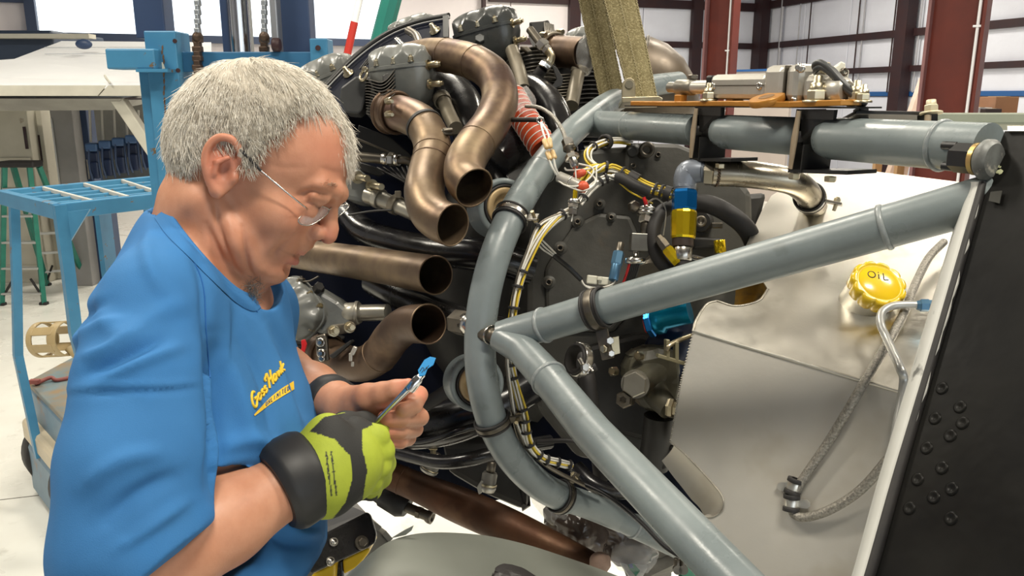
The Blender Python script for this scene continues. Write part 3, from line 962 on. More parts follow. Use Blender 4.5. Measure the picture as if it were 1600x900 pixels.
# flange at pipe D
q, a = on_path(cD, 512, 552)
mb = MB(); mb.band(q, a, ER * 1.0, .010, .006); mb.build('flange', m_exhdk, tD)
mb = MB()
qq = P(553, 548, 1.385)
mb.box(qq, (.016, .008, .006), ((RT * .45 + UP * .9).normalized(), (RT * .9 - UP * .45).normalized(), FW), .002); mb.box(P(548, 558, 1.385), (.006, .014, .005), (RT, UP, FW), .001)
mb.box(P(551, 569, 1.39), (.005, .008, .005), (RT, UP, FW), .001)
mb.build('clip', m_silver, tD)

# --- body of the engine: case behind everything
eng = empty('engine_core', P(850, 470, 1.95) - ZV * .5, 'dark grimy engine crankcase and accessory casing behind the grey ring tube', 'engine')
EAX = -(tt_b - tt_a).normalized()      # engine axis pointing away from the firewall
EAX = (EAX + Vector((0, 0, -.02))).normalized()
ec = P(905, 470, 1.82)
mb = MB(); mb.lathe(ec, EAX, [(0, .18), (.02, .30), (.10, .33), (.34, .335), (.40, .30), (.44, .26)], 48); mb.build('crankcase', m_casedk, eng)
mb = MB(); mb.lathe(ec + EAX * .40, EAX, [(0, .27), (.06, .30), (.10, .30), (.30, .26), (.42, .16), (.46, .12)], 40); mb.build('nose_case', m_casedk, eng)
# accessory plate facing the camera
pa = PL((850, 300, 1.50), (1080, 300, 1.46), (850, 640, 1.50))
outer = [(845, 262), (905, 232), (1010, 226), (1120, 236), (1175, 300), (1180, 520), (1120, 700), (1010, 735), (900, 715), (838, 640), (822, 520), (824, 380)]
mb = MB(); mb.prism([pa.at(x, y) for x, y in outer], -pa.n * .20, .012); mb.build('accessory_case', m_case, eng)
mb = MB(); mb.prism([pa.at(x, y, .010) for x, y in ((850, 420), (862, 400), (895, 352), (935, 332), (985, 336), (1000, 372), (1000, 470), (960, 520), (880, 520), (852, 495))], -pa.n * .014, .008); mb.build('cover_plate', m_case, eng)
mb = MB(); mb.prism([pa.at(x, y, .014) for x, y in ((978, 222), (1060, 224), (1090, 236), (1092, 300), (1060, 318), (990, 306), (975, 270))], -pa.n * .03, .008); mb.build('upper_housing', m_case, eng)
mb = MB(); mb.prism([pa.at(x, y, .02) for x, y in ((900, 545), (1000, 520), (1080, 540), (1090, 640), (1010, 690), (930, 670), (905, 610))], -pa.n * .03, .01); mb.build('lower_housing', m_casedk, eng)
for x, y, rr in ((876, 388, 6.5), (903, 347, 6), (937, 319, 5.5), (858, 441, 6.5), (870, 500, 6), (955, 340, 5), (862, 512, 5), (1018, 232, 5), (1028, 243, 5), (990, 260, 5)):
    q = pa.at(x, y, .009)
    mb = MB(); mb.lathe(q, pa.n, [(0, S(rr * 1.7, 1.5)), (.004, S(rr * 1.25, 1.5)), (.0045, 0)], 20); b = mb.build('bolt_boss', m_case, eng)
    mb = MB(); mb.lathe(q + pa.n * .004, pa.n, [(0, S(rr * .9, 1.5)), (.007, S(rr * .85, 1.5)), (.0075, S(rr * .5, 1.5)), (.003, S(rr * .42, 1.5))], 16, caps=False); mb.build('bolt', m_steeldk, b)
# slotted plug and connector high on the housing
mb = MB(); mb.lathe(P(1008, 236, 1.44), (pa.n + RT * .2), [(-.02, .012), (.006, .012), (.010, .014), (.016, .014), (.016, .009), (.012, .006)], 24); mb.build('ignition_plug', m_steeldk, eng)
mb = MB(); mb.cyl(P(992, 232, 1.47), P(988, 238, 1.40), .010, 20, .003); mb.build('stub', m_casedk, eng)
# ridge seam, hoses hanging in the dark lower part
dk = MB()
for path, r in (([(700, 640, 1.5), (620, 655, 1.6), (560, 640, 1.7)], .03), ([(740, 690, 1.48), (660, 680, 1.55), (600, 660, 1.62)], .022)):
    pass
def hose(label, path, r, m=m_rubber, name='hose', cat='hose', k=6, n=14):
    mb = MB(); mb.tube(TP(path), r, n, k=k)
    return mb.build(name, m, None, label, cat)

# --- black intake pipes
def intake(label, path, r, m=m_black):
    mb = MB(); mb.tube(TP(path), r, 26, k=7)
    return mb.build('intake_pipe', m, None, label, 'intake pipe')
intake("gloss black intake pipe curling under the bent stacks above the straight one", [(520, 300, 1.85), (545, 335, 1.72), (572, 362, 1.62), (620, 378, 1.54), (680, 392, 1.48), (760, 400, 1.44), (830, 420, 1.46)], [.03, .027, .026, .026, .028, .030, .030])
intake('gloss black intake pipe showing between the top rocker cover and the S-bent stack', [(655, 120, 1.72), (690, 130, 1.64), (722, 160, 1.58), (735, 200, 1.53), (742, 240, 1.50), (780, 300, 1.48)], [.036, .037, .038, .036, .034, .03])
intake('gloss black intake pipe arching right of the S-bent stack', [(800, 128, 1.72), (828, 132, 1.66), (856, 152, 1.60), (874, 186, 1.55), (884, 240, 1.52), (888, 300, 1.55)], .0245)
intake('gloss black drum below the orange duct', [(770, 252, 1.46), (800, 228, 1.50), (832, 205, 1.56)], [.036, .040, .038])
intake('gloss black intake pipe low behind the straight stack', [(585, 440, 1.60), (625, 462, 1.52), (665, 480, 1.46), (720, 500, 1.44), (800, 520, 1.48)], [.028, .028, .026, .026, .026])
intake('big black pipe low behind the hands', [(560, 668, 1.66), (620, 668, 1.56), (690, 662, 1.48), (760, 640, 1.45), (830, 600, 1.48)], [.04, .042, .042, .038, .036])
hose('long black hose sagging below the big black pipe', [(560, 690, 1.52), (640, 712, 1.44), (690, 722, 1.40), (740, 716, 1.38), (800, 700, 1.40), (860, 690, 1.44)], .0125, m_black)
hose('thin black hose under the lower intake pipe', [(590, 690, 1.50), (660, 690, 1.42), (720, 672, 1.38), (780, 655, 1.40)], .006, m_black)
hose('black hose rising past the lower mount strut', [(908, 555, 1.36), (918, 600, 1.34), (925, 650, 1.35), (935, 700, 1.40), (940, 745, 1.44)], .0150, m_rubber)
hose('black ribbed hose arching behind the blue and gold fitting', [(1085, 318, 1.36), (1110, 320, 1.33), (1140, 335, 1.31), (1168, 360, 1.32), (1185, 400, 1.36)], .0155)
hose('black oil hose curling round left of the gold fitting', [(1058, 322, 1.30), (1035, 330, 1.28), (1022, 355, 1.27), (1022, 385, 1.265), (1036, 412, 1.26), (1062, 430, 1.27), (1090, 440, 1.29)], .0115)
hose('black cable sweeping along the underside of the engine', [(840, 690, 1.36), (900, 690, 1.33), (960, 715, 1.30), (1000, 735, 1.31)], .004)
hose('black cable trailing beside the lower mount tube', [(900, 750, 1.32), (950, 775, 1.28), (1000, 815, 1.22), (1040, 855, 1.18), (1085, 880, 1.15), (1120, 895, 1.13)], .0038, m_bwire)
hose('grey drain tube along the bottom of the ring tube', [(800, 640, 1.26), (815, 690, 1.27), (850, 725, 1.28), (900, 752, 1.30), (940, 770, 1.33)], .0035, m_steeldk)
hose('gloss black hose looping down to the sump', [(900, 730, 1.42), (925, 755, 1.40), (960, 768, 1.40), (1010, 765, 1.42)], .014, m_black)
hose('black hose behind the ring tube at left of its middle', [(650, 640, 1.42), (700, 610, 1.40), (760, 560, 1.42)], .012, m_rubber)

# --- engine cylinders
def dome_cover(mb, c, X, Y, Z, L, W, H, scal):
    """cast rocker cover: rounded outline, domed top, scallops cut for the studs"""
    nu, nv = 64, 9
    vs, fs = [], []
    def outl(a):
        ca, sa = math.cos(a), math.sin(a)
        e = 2 / 3.2
        return Vector((math.copysign(abs(ca) ** e, ca) * L / 2, math.copysign(abs(sa) ** e, sa) * W / 2))
    for i in range(nv + 1):
        t = i / nv
        if t < .25: s_, h = 1.0, H * .55 * t / .25
        else:
            q = (t - .25) / .75 * PI / 2
            s_, h = math.cos(q) ** .62, H * (.55 + .45 * math.sin(q))
        for j in range(nu):
            a = 2 * PI * j / nu
            o = outl(a) * s_
            cut = 0
            for (sx, sy) in scal:
                d2 = ((o.x - sx * L / 2) / (L * .115)) ** 2 + ((o.y - sy * W / 2) / (W * .17)) ** 2
                cut = max(cut, math.exp(-d2))
            hh = h * (1 - .55 * cut * min(1, t * 3))
            vs.append(c + X * o.x + Y * o.y + Z * hh)
    for i in range(nv):
        for j in range(nu):
            fs.append((i * nu + j, i * nu + (j + 1) % nu, (i + 1) * nu + (j + 1) % nu, (i + 1) * nu + j))
    fs.append(tuple(nv * nu + j for j in range(nu)))
    mb.add(vs, fs, True)
    # lip round the base
    lip = []
    for (k, hh) in ((1.0, -.004), (1.05, -.004), (1.05, .002), (1.0, .003)):
        for j in range(nu):
            o = outl(2 * PI * j / nu) * k
            lip.append(c + X * o.x + Y * o.y + Z * hh)
    lf = []
    for i in range(4):
        for j in range(nu):
            lf.append((i * nu + j, i * nu + (j + 1) % nu, ((i + 1) % 4) * nu + (j + 1) % nu, ((i + 1) % 4) * nu + j))
    mb.add(lip, lf, False)

def ortho(X, Z):
    X = Vector(X).normalized(); Z = Vector(Z); Z = (Z - X * Z.dot(X)).normalized()
    return X, Z.cross(X), Z

def cylinder(label, c, X, Z, L, W, H, mcov, box=True, boxh=.05, studs=((1, -.3), (1, .5)), fins=None, group='engine cylinder heads'):
    X, Y, Z = ortho(X, Z)
    t = empty('engine_cylinder', c, label, 'cylinder head', group)
    scal = [(-.62, 1), (0, 1), (.62, 1), (-.62, -1), (0, -1), (.62, -1), (1, 0), (-1, 0)]
    mb = MB(); dome_cover(mb, c, X, Y, Z, L, W, H, scal)
    cov = mb.build('rocker_cover', mcov, t)
    for sx, sy in scal:
        p = c + X * sx * L * .46 + Y * sy * W * .46 + Z * H * .12
        mb = MB(); mb.hexb(p, Z, L * .042, H * .22); mb.cyl(p, p + Z * H * .30, L * .019, 10); mb.lathe(p - Z * H * .02, Z, [(0, L * .05), (H * .05, L * .05)], 14)
        mb.build('stud', m_cad, cov)
    if box:
        mb = MB()
        n = 40
        def ol(k, hh, sh=0):
            out = []
            for j in range(n):
                a = 2 * PI * j / n
                ca, sa = math.cos(a), math.sin(a)
                out.append(c + X * (math.copysign(abs(ca) ** .55, ca) * L / 2 * k) + Y * (math.copysign(abs(sa) ** .55, sa) * W / 2 * k) - Z * hh)
            return out
        rows = [ol(1.0, .003), ol(1.0, boxh * .25), ol(.92, boxh * .6), ol(.80, boxh), ol(.55, boxh * 1.25)]
        vs = [p for r in rows for p in r]
        fs = [(i * n + j, i * n + (j + 1) % n, (i + 1) * n + (j + 1) % n, (i + 1) * n + j) for i in range(len(rows) - 1) for j in range(n)]
        mb.add(vs, fs, True); mb.add(rows[-1], [tuple(range(n))], False)
        mb.build('rocker_box', mcov, t)
        for sx, sy in studs:
            p = c + X * L * .47 * sx - Y * W * .22 * (1 if Y.dot(FW) > 0 else -1) - Z * boxh * (.42 - .75 * sy)
            mb = MB(); mb.cyl(p, p + X * .024, .0062, 16, .001); mb.cyl(p + X * .024, p + X * .028, .0045, 12); mb.lathe(p, X, [(0, .010), (.004, .010)], 18)
            mb.build('rocker_shaft_stud', m_cad, t)
    if fins:
        p0, ax, Ra, Rb, nf, pitch, mf = fins
        ax = Vector(ax).normalized()
        mb = MB(); prof = []
        for k in range(nf):
            r = Ra + (Rb - Ra) * k / max(1, nf - 1)
            h = k * pitch
            prof += [(h, r * .80), (h + pitch * .30, r * .80), (h + pitch * .36, r), (h + pitch * .60, r), (h + pitch * .66, r * .80)]
        mb.lathe(p0, ax, prof, 40, False)
        tag(mb.build('cooling_fins', mf, t), kind='stuff')
    return t, (X, Y, Z)

c1 = P(629, 106, 1.52)
t1, ax1 = cylinder('grey engine cylinder head with scalloped rocker cover above the middle exhaust stack', c1, RT * 1 + UP * .03 - FW * .30, UP * .97 - FW * .16 - RT * .12, .122, .085, .043, m_cover, True, .058)
mb = MB(); mb.hexb(P(607, 127, 1.468), -FW + UP * .1 + RT * .1, .0115, .014); mb.build('drain_plug', m_casedk, t1)
# wavy head fins
mb = MB()
for k in range(13):
    y = 126 + k * 4.4
    row0, row1 = [], []
    for i in range(15):
        f = i / 14
        x = 570 + f * 46 + k * .2
        yy = y + 9 * math.sin(f * PI * 1.15 + .2) * (1 - k / 20) * (f - .15) * 2.2 - 6 * f + k * f * 1.2
        row0.append(P(x, yy, 1.50 - .085 * math.sin(f * PI * .62)))
        row1.append(P(x + 4, yy, 1.58))
    mb.grid([row0, row1], True, UP * .0016)
tag(mb.build('head_fins', m_fin, t1), kind='stuff')
mb = MB(); mb.prism([P(x, y, 1.60) for x, y in ((566, 118), (690, 120), (690, 165), (640, 200), (600, 195), (568, 175))], FW * .1, .01); mb.build('head_casting', m_casedk, t1)
mb = MB(); mb.prism([P(x, y, 1.52) for x, y in ((532, 136), (556, 118), (576, 124), (572, 150), (566, 172), (560, 178), (540, 176), (530, 155))], FW * .04, .004); mb.build('side_baffle', mat('grey_black_baffle', (.045, .046, .045), (.03, .03, .03), rough=.4, scale=12), t1)
mb = MB(); mb.ring(P(568, 118, 1.50), RT * .55 - UP * .2 + FW * .6, .010, .0028, 24, 8); mb.cyl(P(569, 112, 1.49), P(574, 106, 1.49), .004, 10); mb.hexb(P(570, 110, 1.49), UP, .006, .006); mb.build('lifting_link', m_cad, t1)
mb = MB(); mb.tube(TP([(690, 150, 1.54), (700, 175, 1.50), (712, 200, 1.46)]), .0135, 18, k=4); mb.band(P(691, 156, 1.53), P(712, 200, 1.46) - P(690, 150, 1.54), .0138, .018, .003); mb.build('pushrod_tube', mat('tan_grey_tube', (.23, .20, .15), (.17, .15, .11), rough=.4, metal=.4, scale=12), t1)

c2 = P(760, 47, 1.76)
t2, ax2 = cylinder('dark grey engine cylinder head at the top of the engine', c2, RT + UP * .13 - FW * .42, UP * .95 - FW * .25 - RT * .02, .142, .095, .046, m_coverdk, True, .062, fins=(P(826, 84, 1.74), RT * .16 - UP * 1 - FW * .05, .050, .058, 9, .0085, m_fin))
mb = MB(); mb.hexb(P(750, 64, 1.70), -FW + UP * .3, .011, .012); mb.build('drain_plug', m_coverdk, t2)
mb = MB(); mb.tube(TP([(800, 78, 1.70), (810, 108, 1.66), (818, 140, 1.62)]), .0145, 18, k=4); mb.build('pushrod_tube', MATS['tan_grey_tube'], t2)
mb = MB(); mb.prism([P(x, y, 1.66) for x, y in ((812, 72), (824, 72), (832, 80), (824, 82))], FW * .02, .002); mb.build('fin_baffle', m_steeldk, t2)

c3 = P(466, 482, 1.50)
t3, ax3 = cylinder("light grey engine cylinder head beside the man's chest", c3, RT * .62 - UP * .72 - FW * .25, -RT * .45 + UP * .10 - FW * .85, .112, .092, .036, m_cover, False)
mb = MB()
mb.prism([P(x, y, 1.49) for x, y in ((470, 446), (492, 449), (528, 470), (543, 483), (556, 505), (530, 516), (506, 524), (484, 515), (505, 492), (497, 470))], FW * .07, .008)
mb.build('rocker_box', m_cover, t3)
mb = MB(); mb.cyl(P(541, 490, 1.51), P(562, 489, 1.50), .0205, 24, .002); mb.band(P(558, 489, 1.50), RT, .0205, .006, .002); mb.cyl(P(560, 489, 1.50), P(606, 488, 1.48), .0155, 20); mb.build('pushrod_tube', mat('pale_grey_tube', (.40, .38, .32), (.32, .30, .25), rough=.35, metal=.5, scale=12), t3)
mb = MB(); mb.prism([P(x, y, 1.43) for x, y in ((508, 514), (516, 508), (552, 503), (556, 515), (546, 520), (512, 526))], FW * .012, .003); mb.build('bracket_arm', m_steeldk, t3)
for x, y in ((521, 517), (546, 511)):
    mb = MB(); mb.hexb(P(x, y, 1.425), -FW + RT * .5, .0085, .012); mb.cyl(P(x, y, 1.425), P(x + 5, y + 1, 1.39), .0045, 12); mb.lathe(P(x, y, 1.427), -FW + RT * .5, [(0, .0105), (.003, .0105)], 16); mb.build('nut', m_cad, t3)
mb = MB(); mb.prism([P(x, y, 1.43) for x, y in ((493, 525), (508, 521), (511, 530), (514, 563), (497, 567), (493, 545))], FW * .012, .003); mb.build('bracket_plate', m_steeldk, t3)
for x, y in ((501, 535), (502, 552), (503, 560)):
    mb = MB(); mb.ring(P(x, y, 1.425), FW, .0062 if y != 560 else .004, .0022, 20, 8); mb.hexb(P(x, y, 1.427), -FW, .0045, .008); mb.build('nut', m_steel, t3)
mb = MB(); mb.prism([P(x, y, 1.41) for x, y in ((513, 556), (548, 531), (552, 534), (520, 561))], FW * .02, .002); mb.build('gusset', m_casedk, t3)
mb = MB(); mb.ball(P(498, 452, 1.50), .011); mb.hexb(P(495, 452, 1.49), RT * .5 - FW * .6 + UP * .4, .010, .014); mb.build('plug', m_casedk, t3)
mb = MB(); mb.tube(TP([(470, 440, 1.49), (484, 439, 1.48), (498, 432, 1.48)]), .0035, 10, k=4, flat=.5); mb.hexb(P(471, 443, 1.49), UP, .0075, .010); mb.cyl(P(471, 440, 1.49), P(471, 431, 1.49), .003, 10); mb.build('lever', m_steeldk, t3)
mb = MB()
prof = []
for k in range(16):
    prof += [(k * .0085, .055), (k * .0085 + .003, .055), (k * .0085 + .0035, .066), (k * .0085 + .0055, .066), (k * .0085 + .006, .055)]
mb.lathe(P(488, 530, 1.66), RT * .1 - UP * 1 + FW * .1, prof, 40, False)
tag(mb.build('cooling_fins', m_findk, t3), kind='stuff')

c4 = P(512, 122, 1.98)
t4, _ = cylinder('grey engine cylinder head seen past the hair at upper left', c4, RT * .9 + UP * .28 - FW * .3, UP * .9 - FW * .2 - RT * .25, .15, .10, .05, m_cover, True, .07, fins=(c4 - UP * .06, RT * .35 - UP * .9, .05, .06, 22, .012, m_findk))
c5 = P(645, 45, 2.05)
t5, _ = cylinder('grey engine cylinder head peeping over the navy baffle', c5, RT * .9 + UP * .2 - FW * .3, UP * .9 - FW * .2 - RT * .15, .12, .09, .03, m_cover, True, .05, fins=(c5 - UP * .05, RT * .3 - UP * .95, .05, .055, 22, .012, m_findk))
c6 = P(922, 62, 2.25)
t6, _ = cylinder('small grey engine cylinder head beside the webbing straps', c6, RT * 1 + UP * .06 - FW * .3, UP * .95 - FW * .25, .13, .095, .038, m_cover, True, .05, fins=(c6 - UP * .05, -UP, .05, .055, 22, .012, m_findk))
# head at mid left, half hidden behind the forehead
c7 = P(548, 290, 1.56)
X7, Y7, Z7 = ortho(RT * .7 - UP * .7 - FW * .2, UP * .55 + RT * .45 - FW * .5)
t7 = empty('engine_cylinder', c7, "grey engine cylinder head behind the man's glasses", 'cylinder head', 'engine cylinder heads')
mb = MB(); mb.prism([P(x, y, 1.55) for x, y in ((520, 262), (553, 258), (572, 274), (590, 290), (600, 300), (592, 312), (566, 318), (540, 312), (522, 290))], FW * .08, .01); mb.build('rocker_box', m_cover, t7)
for (x, y) in ((560, 277), (582, 290)):
    mb = MB(); mb.cyl(P(x, y, 1.54), P(x + 14, y + 2, 1.49), .0068, 16, .001); mb.lathe(P(x - 2, y, 1.545), P(x + 14, y + 2, 1.49) - P(x, y, 1.54), [(0, .0125), (.006, .0125)], 16); mb.build('rocker_shaft_stud', m_cad, t7)
mb = MB(); mb.tube(TP([(575, 305, 1.55), (600, 313, 1.53), (640, 331, 1.50), (660, 342, 1.49)]), [.017, .016, .0135, .013], 20, k=3); mb.band(P(592, 310, 1.535), P(640, 331, 1.50) - P(575, 305, 1.55), .0165, .012, .003); mb.build('pushrod_tube', MATS['pale_grey_tube'], t7)
mb = MB(); mb.band(P(618, 320, 1.515), P(640, 331, 1.50) - P(600, 313, 1.53), .0152, .014, .0035); mb.box(P(622, 304, 1.50), (.012, .014, .008), (RT, UP, FW), .002); mb.build('tube_clamp', MATS['tan_grey_tube'], t7)
mb = MB(); mb.tube(TP([(545, 336, 1.47), (580, 330, 1.46), (612, 328, 1.45)]), .0035, 10, k=4, flat=.6); mb.build('wire_guard', m_casedk, t7)
# dark plates and fins between the stacks
b1 = empty('cylinder_baffle', P(600, 245, 1.66), 'black sheet baffles between the upper cylinder and the one below', 'baffle')
mb = MB(); mb.prism([P(x, y, 1.62) for x, y in ((560, 195), (612, 215), (640, 240), (646, 250), (620, 260), (556, 238))], FW * .006, .002); mb.build('baffle_plate', m_blacksat, b1)
mb = MB(); mb.tube(TP([(555, 216, 1.60), (585, 228, 1.60), (612, 240, 1.60)]), .004, 8, flat=.6); mb.build('baffle_edge', m_steeldk, b1)
mb = MB(); mb.prism([P(x, y, 1.60) for x, y in ((540, 245), (590, 262), (602, 272), (592, 276), (545, 262))], FW * .005, .002); mb.build('baffle_plate', m_blacksat, b1)
for k in range(6):
    mb = MB(); mb.tube(TP([(590 + k * 9, 262 + k * -2, 1.63), (635 + k * 3, 290 + k * 1.5 - 4, 1.60), (668, 312 - k * 10, 1.60)]), .0042, 8, k=3, flat=.6); mb.build('fin', m_findk, b1)
mb = MB(); mb.cyl(P(540, 243, 1.52), P(604, 249, 1.50), .0095, 18); mb.build('ignition_lead', m_steeldk, b1)
mb = MB(); a0, a1 = P(598, 248, 1.50), P(624, 250, 1.49)
mb.cyl(a0, a0.lerp(a1, .35), .0115, 20, .001); mb.lathe(a0.lerp(a1, .38), a1 - a0, [(0, .012), (.002, .0135), (.009, .0135), (.011, .012)], 6, False); mb.cyl(a0.lerp(a1, .75), a0.lerp(a1, 1.0), .012, 20, .001); mb.build('lead_nut', m_steel, b1)
mb = MB(); mb.tube(TP([(622, 250, 1.49), (636, 251, 1.49), (645, 258, 1.50)]), .0075, 14, k=4); mb.build('lead_elbow', m_steeldk, b1)

# --- navy cowl baffle with studs
bf = empty('cowl_baffle', P(600, 110, 1.80), 'navy black curved cowl baffle arching over the left side of the engine', 'baffle')
arc = [(496, 148), (520, 122), (548, 94), (580, 68), (615, 47), (655, 33), (701, 24)]
arcs = catmull([Vector((x, y, 0)) for x, y in arc], 4)
low = [(701, 58), (690, 80), (650, 110), (600, 125), (570, 130), (548, 165), (530, 185)]
pb = PL((500, 140, 1.84), (700, 25, 1.80), (560, 160, 1.72))
mb = MB(); mb.prism([pb.at(v.x, v.y) for v in arcs] + [pb.at(*q) for q in low], -pb.n * .003); mb.build('panel', m_navy, bf)
mb = MB(); mb.tube([pb.at(v.x, v.y, .004) for v in arcs], .007, 10, flat=.8); mb.build('rim', m_blacksat, bf)
mb = MB(); mb.tube([pb.at(v.x + 2, v.y + 4, .006) for v in arcs], .0018, 6); mb.build('rim_bead', mat('grey_bead', (.25, .25, .25), rough=.35), bf)
mb = MB(); mb.prism([pb.at(x, y, .004) for x, y in ((693, 26), (702, 25), (702, 60), (694, 60))], pb.n * .004); mb.build('end_strip', m_blacksat, bf)
mb = MB()
for x, y in ((545, 116), (680, 49)):
    mb = MB(); q = pb.at(x, y, .002); mb.lathe(q, pb.n, [(0, .013), (.003, .013), (.0035, .009), (.009, .009), (.010, .006), (.020, .005), (.021, 0)], 18); mb.build('stud', m_cad, bf)
mb = MB(); mb.tube(TP([(638, 48, 1.74), (650, 56, 1.70), (656, 70, 1.66)]), .009, 14, k=4); mb.build('drain_elbow', m_steeldk, bf)
mb = MB(); mb.cyl(P(620, 62, 1.74), P(636, 78, 1.68), .006, 12); mb.build('stud', m_steel, bf)
for k in range(9):
    mb = MB(); x = 562 + k * 5.4
    mb.tube(TP([(x, 108 - k * 3.2, 1.76), (x + 16, 88 - k * 2.8, 1.76)]), .0022, 6); mb.build('fin', m_findk, bf)
mb = MB(); mb.prism([P(x, y, 1.86) for x, y in ((460, 250), (500, 160), (560, 130), (700, 60), (760, 80), (880, 100), (900, 200), (1090, 640), (1050, 750), (960, 772), (900, 765), (828, 770), (760, 785), (640, 742), (430, 720), (420, 420))], FW * .02); mb.build('dark_backdrop', m_navy, bf)  # dark sheet added as the shade behind the pipes, hides the bright floor
bpy.data.objects['cowl_baffle']

# --- right of the top head: shroud, stub pipe, fins, leads
t = empty('exhaust_stub', P(880, 82, 1.75), 'short brown exhaust stub with flange beside the webbing straps', 'exhaust pipe')
mb = MB(); mb.tube(TP([(862, 80, 1.80), (885, 81, 1.76), (916, 84, 1.70)]), .0345, 30, wall=.95); mb.build('pipe', m_exhdk, t)
q = P(866, 80, 1.79); a = P(916, 84, 1.70) - P(862, 80, 1.80)
mb = MB(); mb.band(q, a, .035, .012, .006); mb.ring(q - a.normalized() * .012, a, .041, .005, 40, 8); mb.build('flange', MATS['tan_grey_tube'], t)
mb = MB()
for an in range(5):
    u, v, aa = frame_of(a); g = 1.2 + an * 1.1
    mb = MB(); mb.hexb(q + (u * math.cos(g) + v * math.sin(g)) * .045 - aa * .012, aa, .007, .018); mb.build('flange_nut', m_cad, t)
# crinkled clear bag over the stub end
def crinkle(mb, c, r, ax, seed, amp=.25, nu=26, nv=18):
    vs0 = len(mb.v)
    mb.ball(c, r, ax, nu, nv)
    for i in range(vs0, len(mb.v)):
        q = Vector(mb.v[i]); d = q - Vector(c)
        f = noise.noise(q * 38 + Vector((seed, 0, 0))) + .6 * noise.noise(q * 90 + Vector((0, seed, 0)))
        mb.v[i] = tuple(Vector(c) + d * (1 + amp * f))
m_bag = mat('clear_plastic_bag', (.80, .80, .78), rough=.12, alpha=.2, spec=.6)
mb = MB(); crinkle(mb, P(916, 86, 1.69), (.020, .040, .036), (RT, UP, FW), 1)
mb.build('plastic_bag', m_bag, None, 'crumpled clear plastic bag over the end of the short exhaust stub', 'plastic bag')
t = empty('cylinder_shroud', P(845, 50, 1.85), 'black curved cylinder shroud with bare fins right of the top head', 'shroud')
rows = [[P(833 + 25 * math.sin(k / 8 * 1.6) * .9, 32 + 26 * (1 - math.cos(k / 8 * 1.4)), dd) for k in range(9)] for dd in (1.72, 1.92)]
mb = MB(); mb.prism([P(x, y, 1.80) for x, y in ((826, 34), (850, 32), (857, 30), (860, 36), (852, 62), (838, 62))], FW * .1, .004); mb.build('shroud', m_blacksat, t)
for k in range(6):
    mb = MB(); mb.tube(TP([(851 + k * 2.6, 35 + k * .8, 1.79), (852 + k * 2.6, 50, 1.78), (853 + k * 2.4, 62 - k, 1.78)]), .0024, 6, k=3); mb.build('fin', m_fin, t)
t = empty('barrel_fins', P(870, 150, 1.78), 'stack of black horizontal cooling fins behind the ring tube top', 'cylinder barrel')
for k in range(13):
    mb = MB(); y = 116 + k * 4.7
    mb.prism([P(x, yy, 1.72) for x, yy in ((846 + k * 1.2, y + 1), (868, y + 2.2), (892, y))], FW * .12 ); 
    m_ = mb.build('fin', m_findk, t)
    m2 = MB(); m2.tube(TP([(846 + k * 1.2, y + 1, 1.72), (868, y + 2.2, 1.71), (892, y, 1.72)]), .0022, 6); m2.build('fin_edge', m_steeldk, t)
mb = MB(); mb.prism([P(x, y, 1.80) for x, y in ((838, 108), (900, 104), (905, 185), (850, 185))], FW * .05, .004); mb.build('barrel', m_casedk, t)
mb = MB(); mb.tube(TP([(905, 108, 1.72), (900, 130, 1.70), (893, 165, 1.66)]), .0145, 20, k=3); mb.band(P(906, 110, 1.72), UP + RT * .2, .0148, .012, .004)
mb.build('pushrod_tube', MATS['tan_grey_tube'], None, 'tan grey pushrod tube standing behind the top of the ring tube', 'tube')
t = empty('spark_plug_lead', P(850, 80, 1.66), 'bent plug lead with steel nuts right of the top cylinder head', 'lead')
mb = MB(); mb.cyl(P(828, 46, 1.68), P(846, 70, 1.66), .009, 14); mb.build('lead', m_steeldk, t)
mb = MB(); a0, a1 = P(843, 66, 1.655), P(858, 82, 1.65)
mb.lathe(a0, a1 - a0, [(0, .0125), (.006, .0125), (.007, .015), (.016, .015), (.018, .011), (.026, .011)], 6, False); mb.build('nut', m_steel, t)
mb = MB(); mb.tube(TP([(855, 78, 1.65), (861, 88, 1.65), (858, 98, 1.65), (850, 106, 1.65)]), .009, 14, k=5); mb.build('elbow', m_cad, t)
mb = MB(); a0, a1 = P(856, 97, 1.645), P(846, 112, 1.645)
mb.lathe(a0, a1 - a0, [(0, .011), (.006, .013), (.014, .013), (.016, .011)], 6, False); mb.build('nut', m_steel, t)
mb = MB(); mb.tube(TP([(848, 108, 1.65), (838, 120, 1.66)]), .012, 14); mb.build('boot', m_rubber, t)
mb = MB(); mb.prism([P(x, y, 1.62) for x, y in ((862, 100), (870, 105), (880, 122), (878, 134), (866, 138), (864, 132), (870, 124))], FW * .006, .001); mb.build('support_bracket', m_blacksat, t)

# --- mount bushings
def bushing(c, ax, R, label):
    t = empty('mount_bushing', c, label, 'bushing')
    mb = MB(); mb.lathe(c, ax, [(-.05, R), (-.004, R), (0, R * .97), (0, R * .80), (-.012, R * .78)], 48); mb.build('housing', m_mount, t)
    mb = MB(); mb.lathe(c, ax, [(-.012, R * .80), (.001, R * .77), (.003, R * .73), (.001, R * .69), (-.012, R * .67)], 48, caps=False); mb.build('rubber_ring', m_rubber, t)
    mb = MB(); mb.lathe(c, ax, [(-.012, R * .68), (.002, R * .67), (.003, R * .63), (.003, R * .46), (-.004, R * .44), (-.004, 0)], 48); mb.build('inner_plate', m_tan, t)
    return t
bushing(P(790, 324, 1.34), -FW * .9 + RT * .42, .050, 'round mount bushing with tan centre behind the upper ring tube')
bushing(P(746, 600, 1.30), -FW * .93 + RT * .30, .046, 'round mount bushing with tan centre behind the lower ring tube')

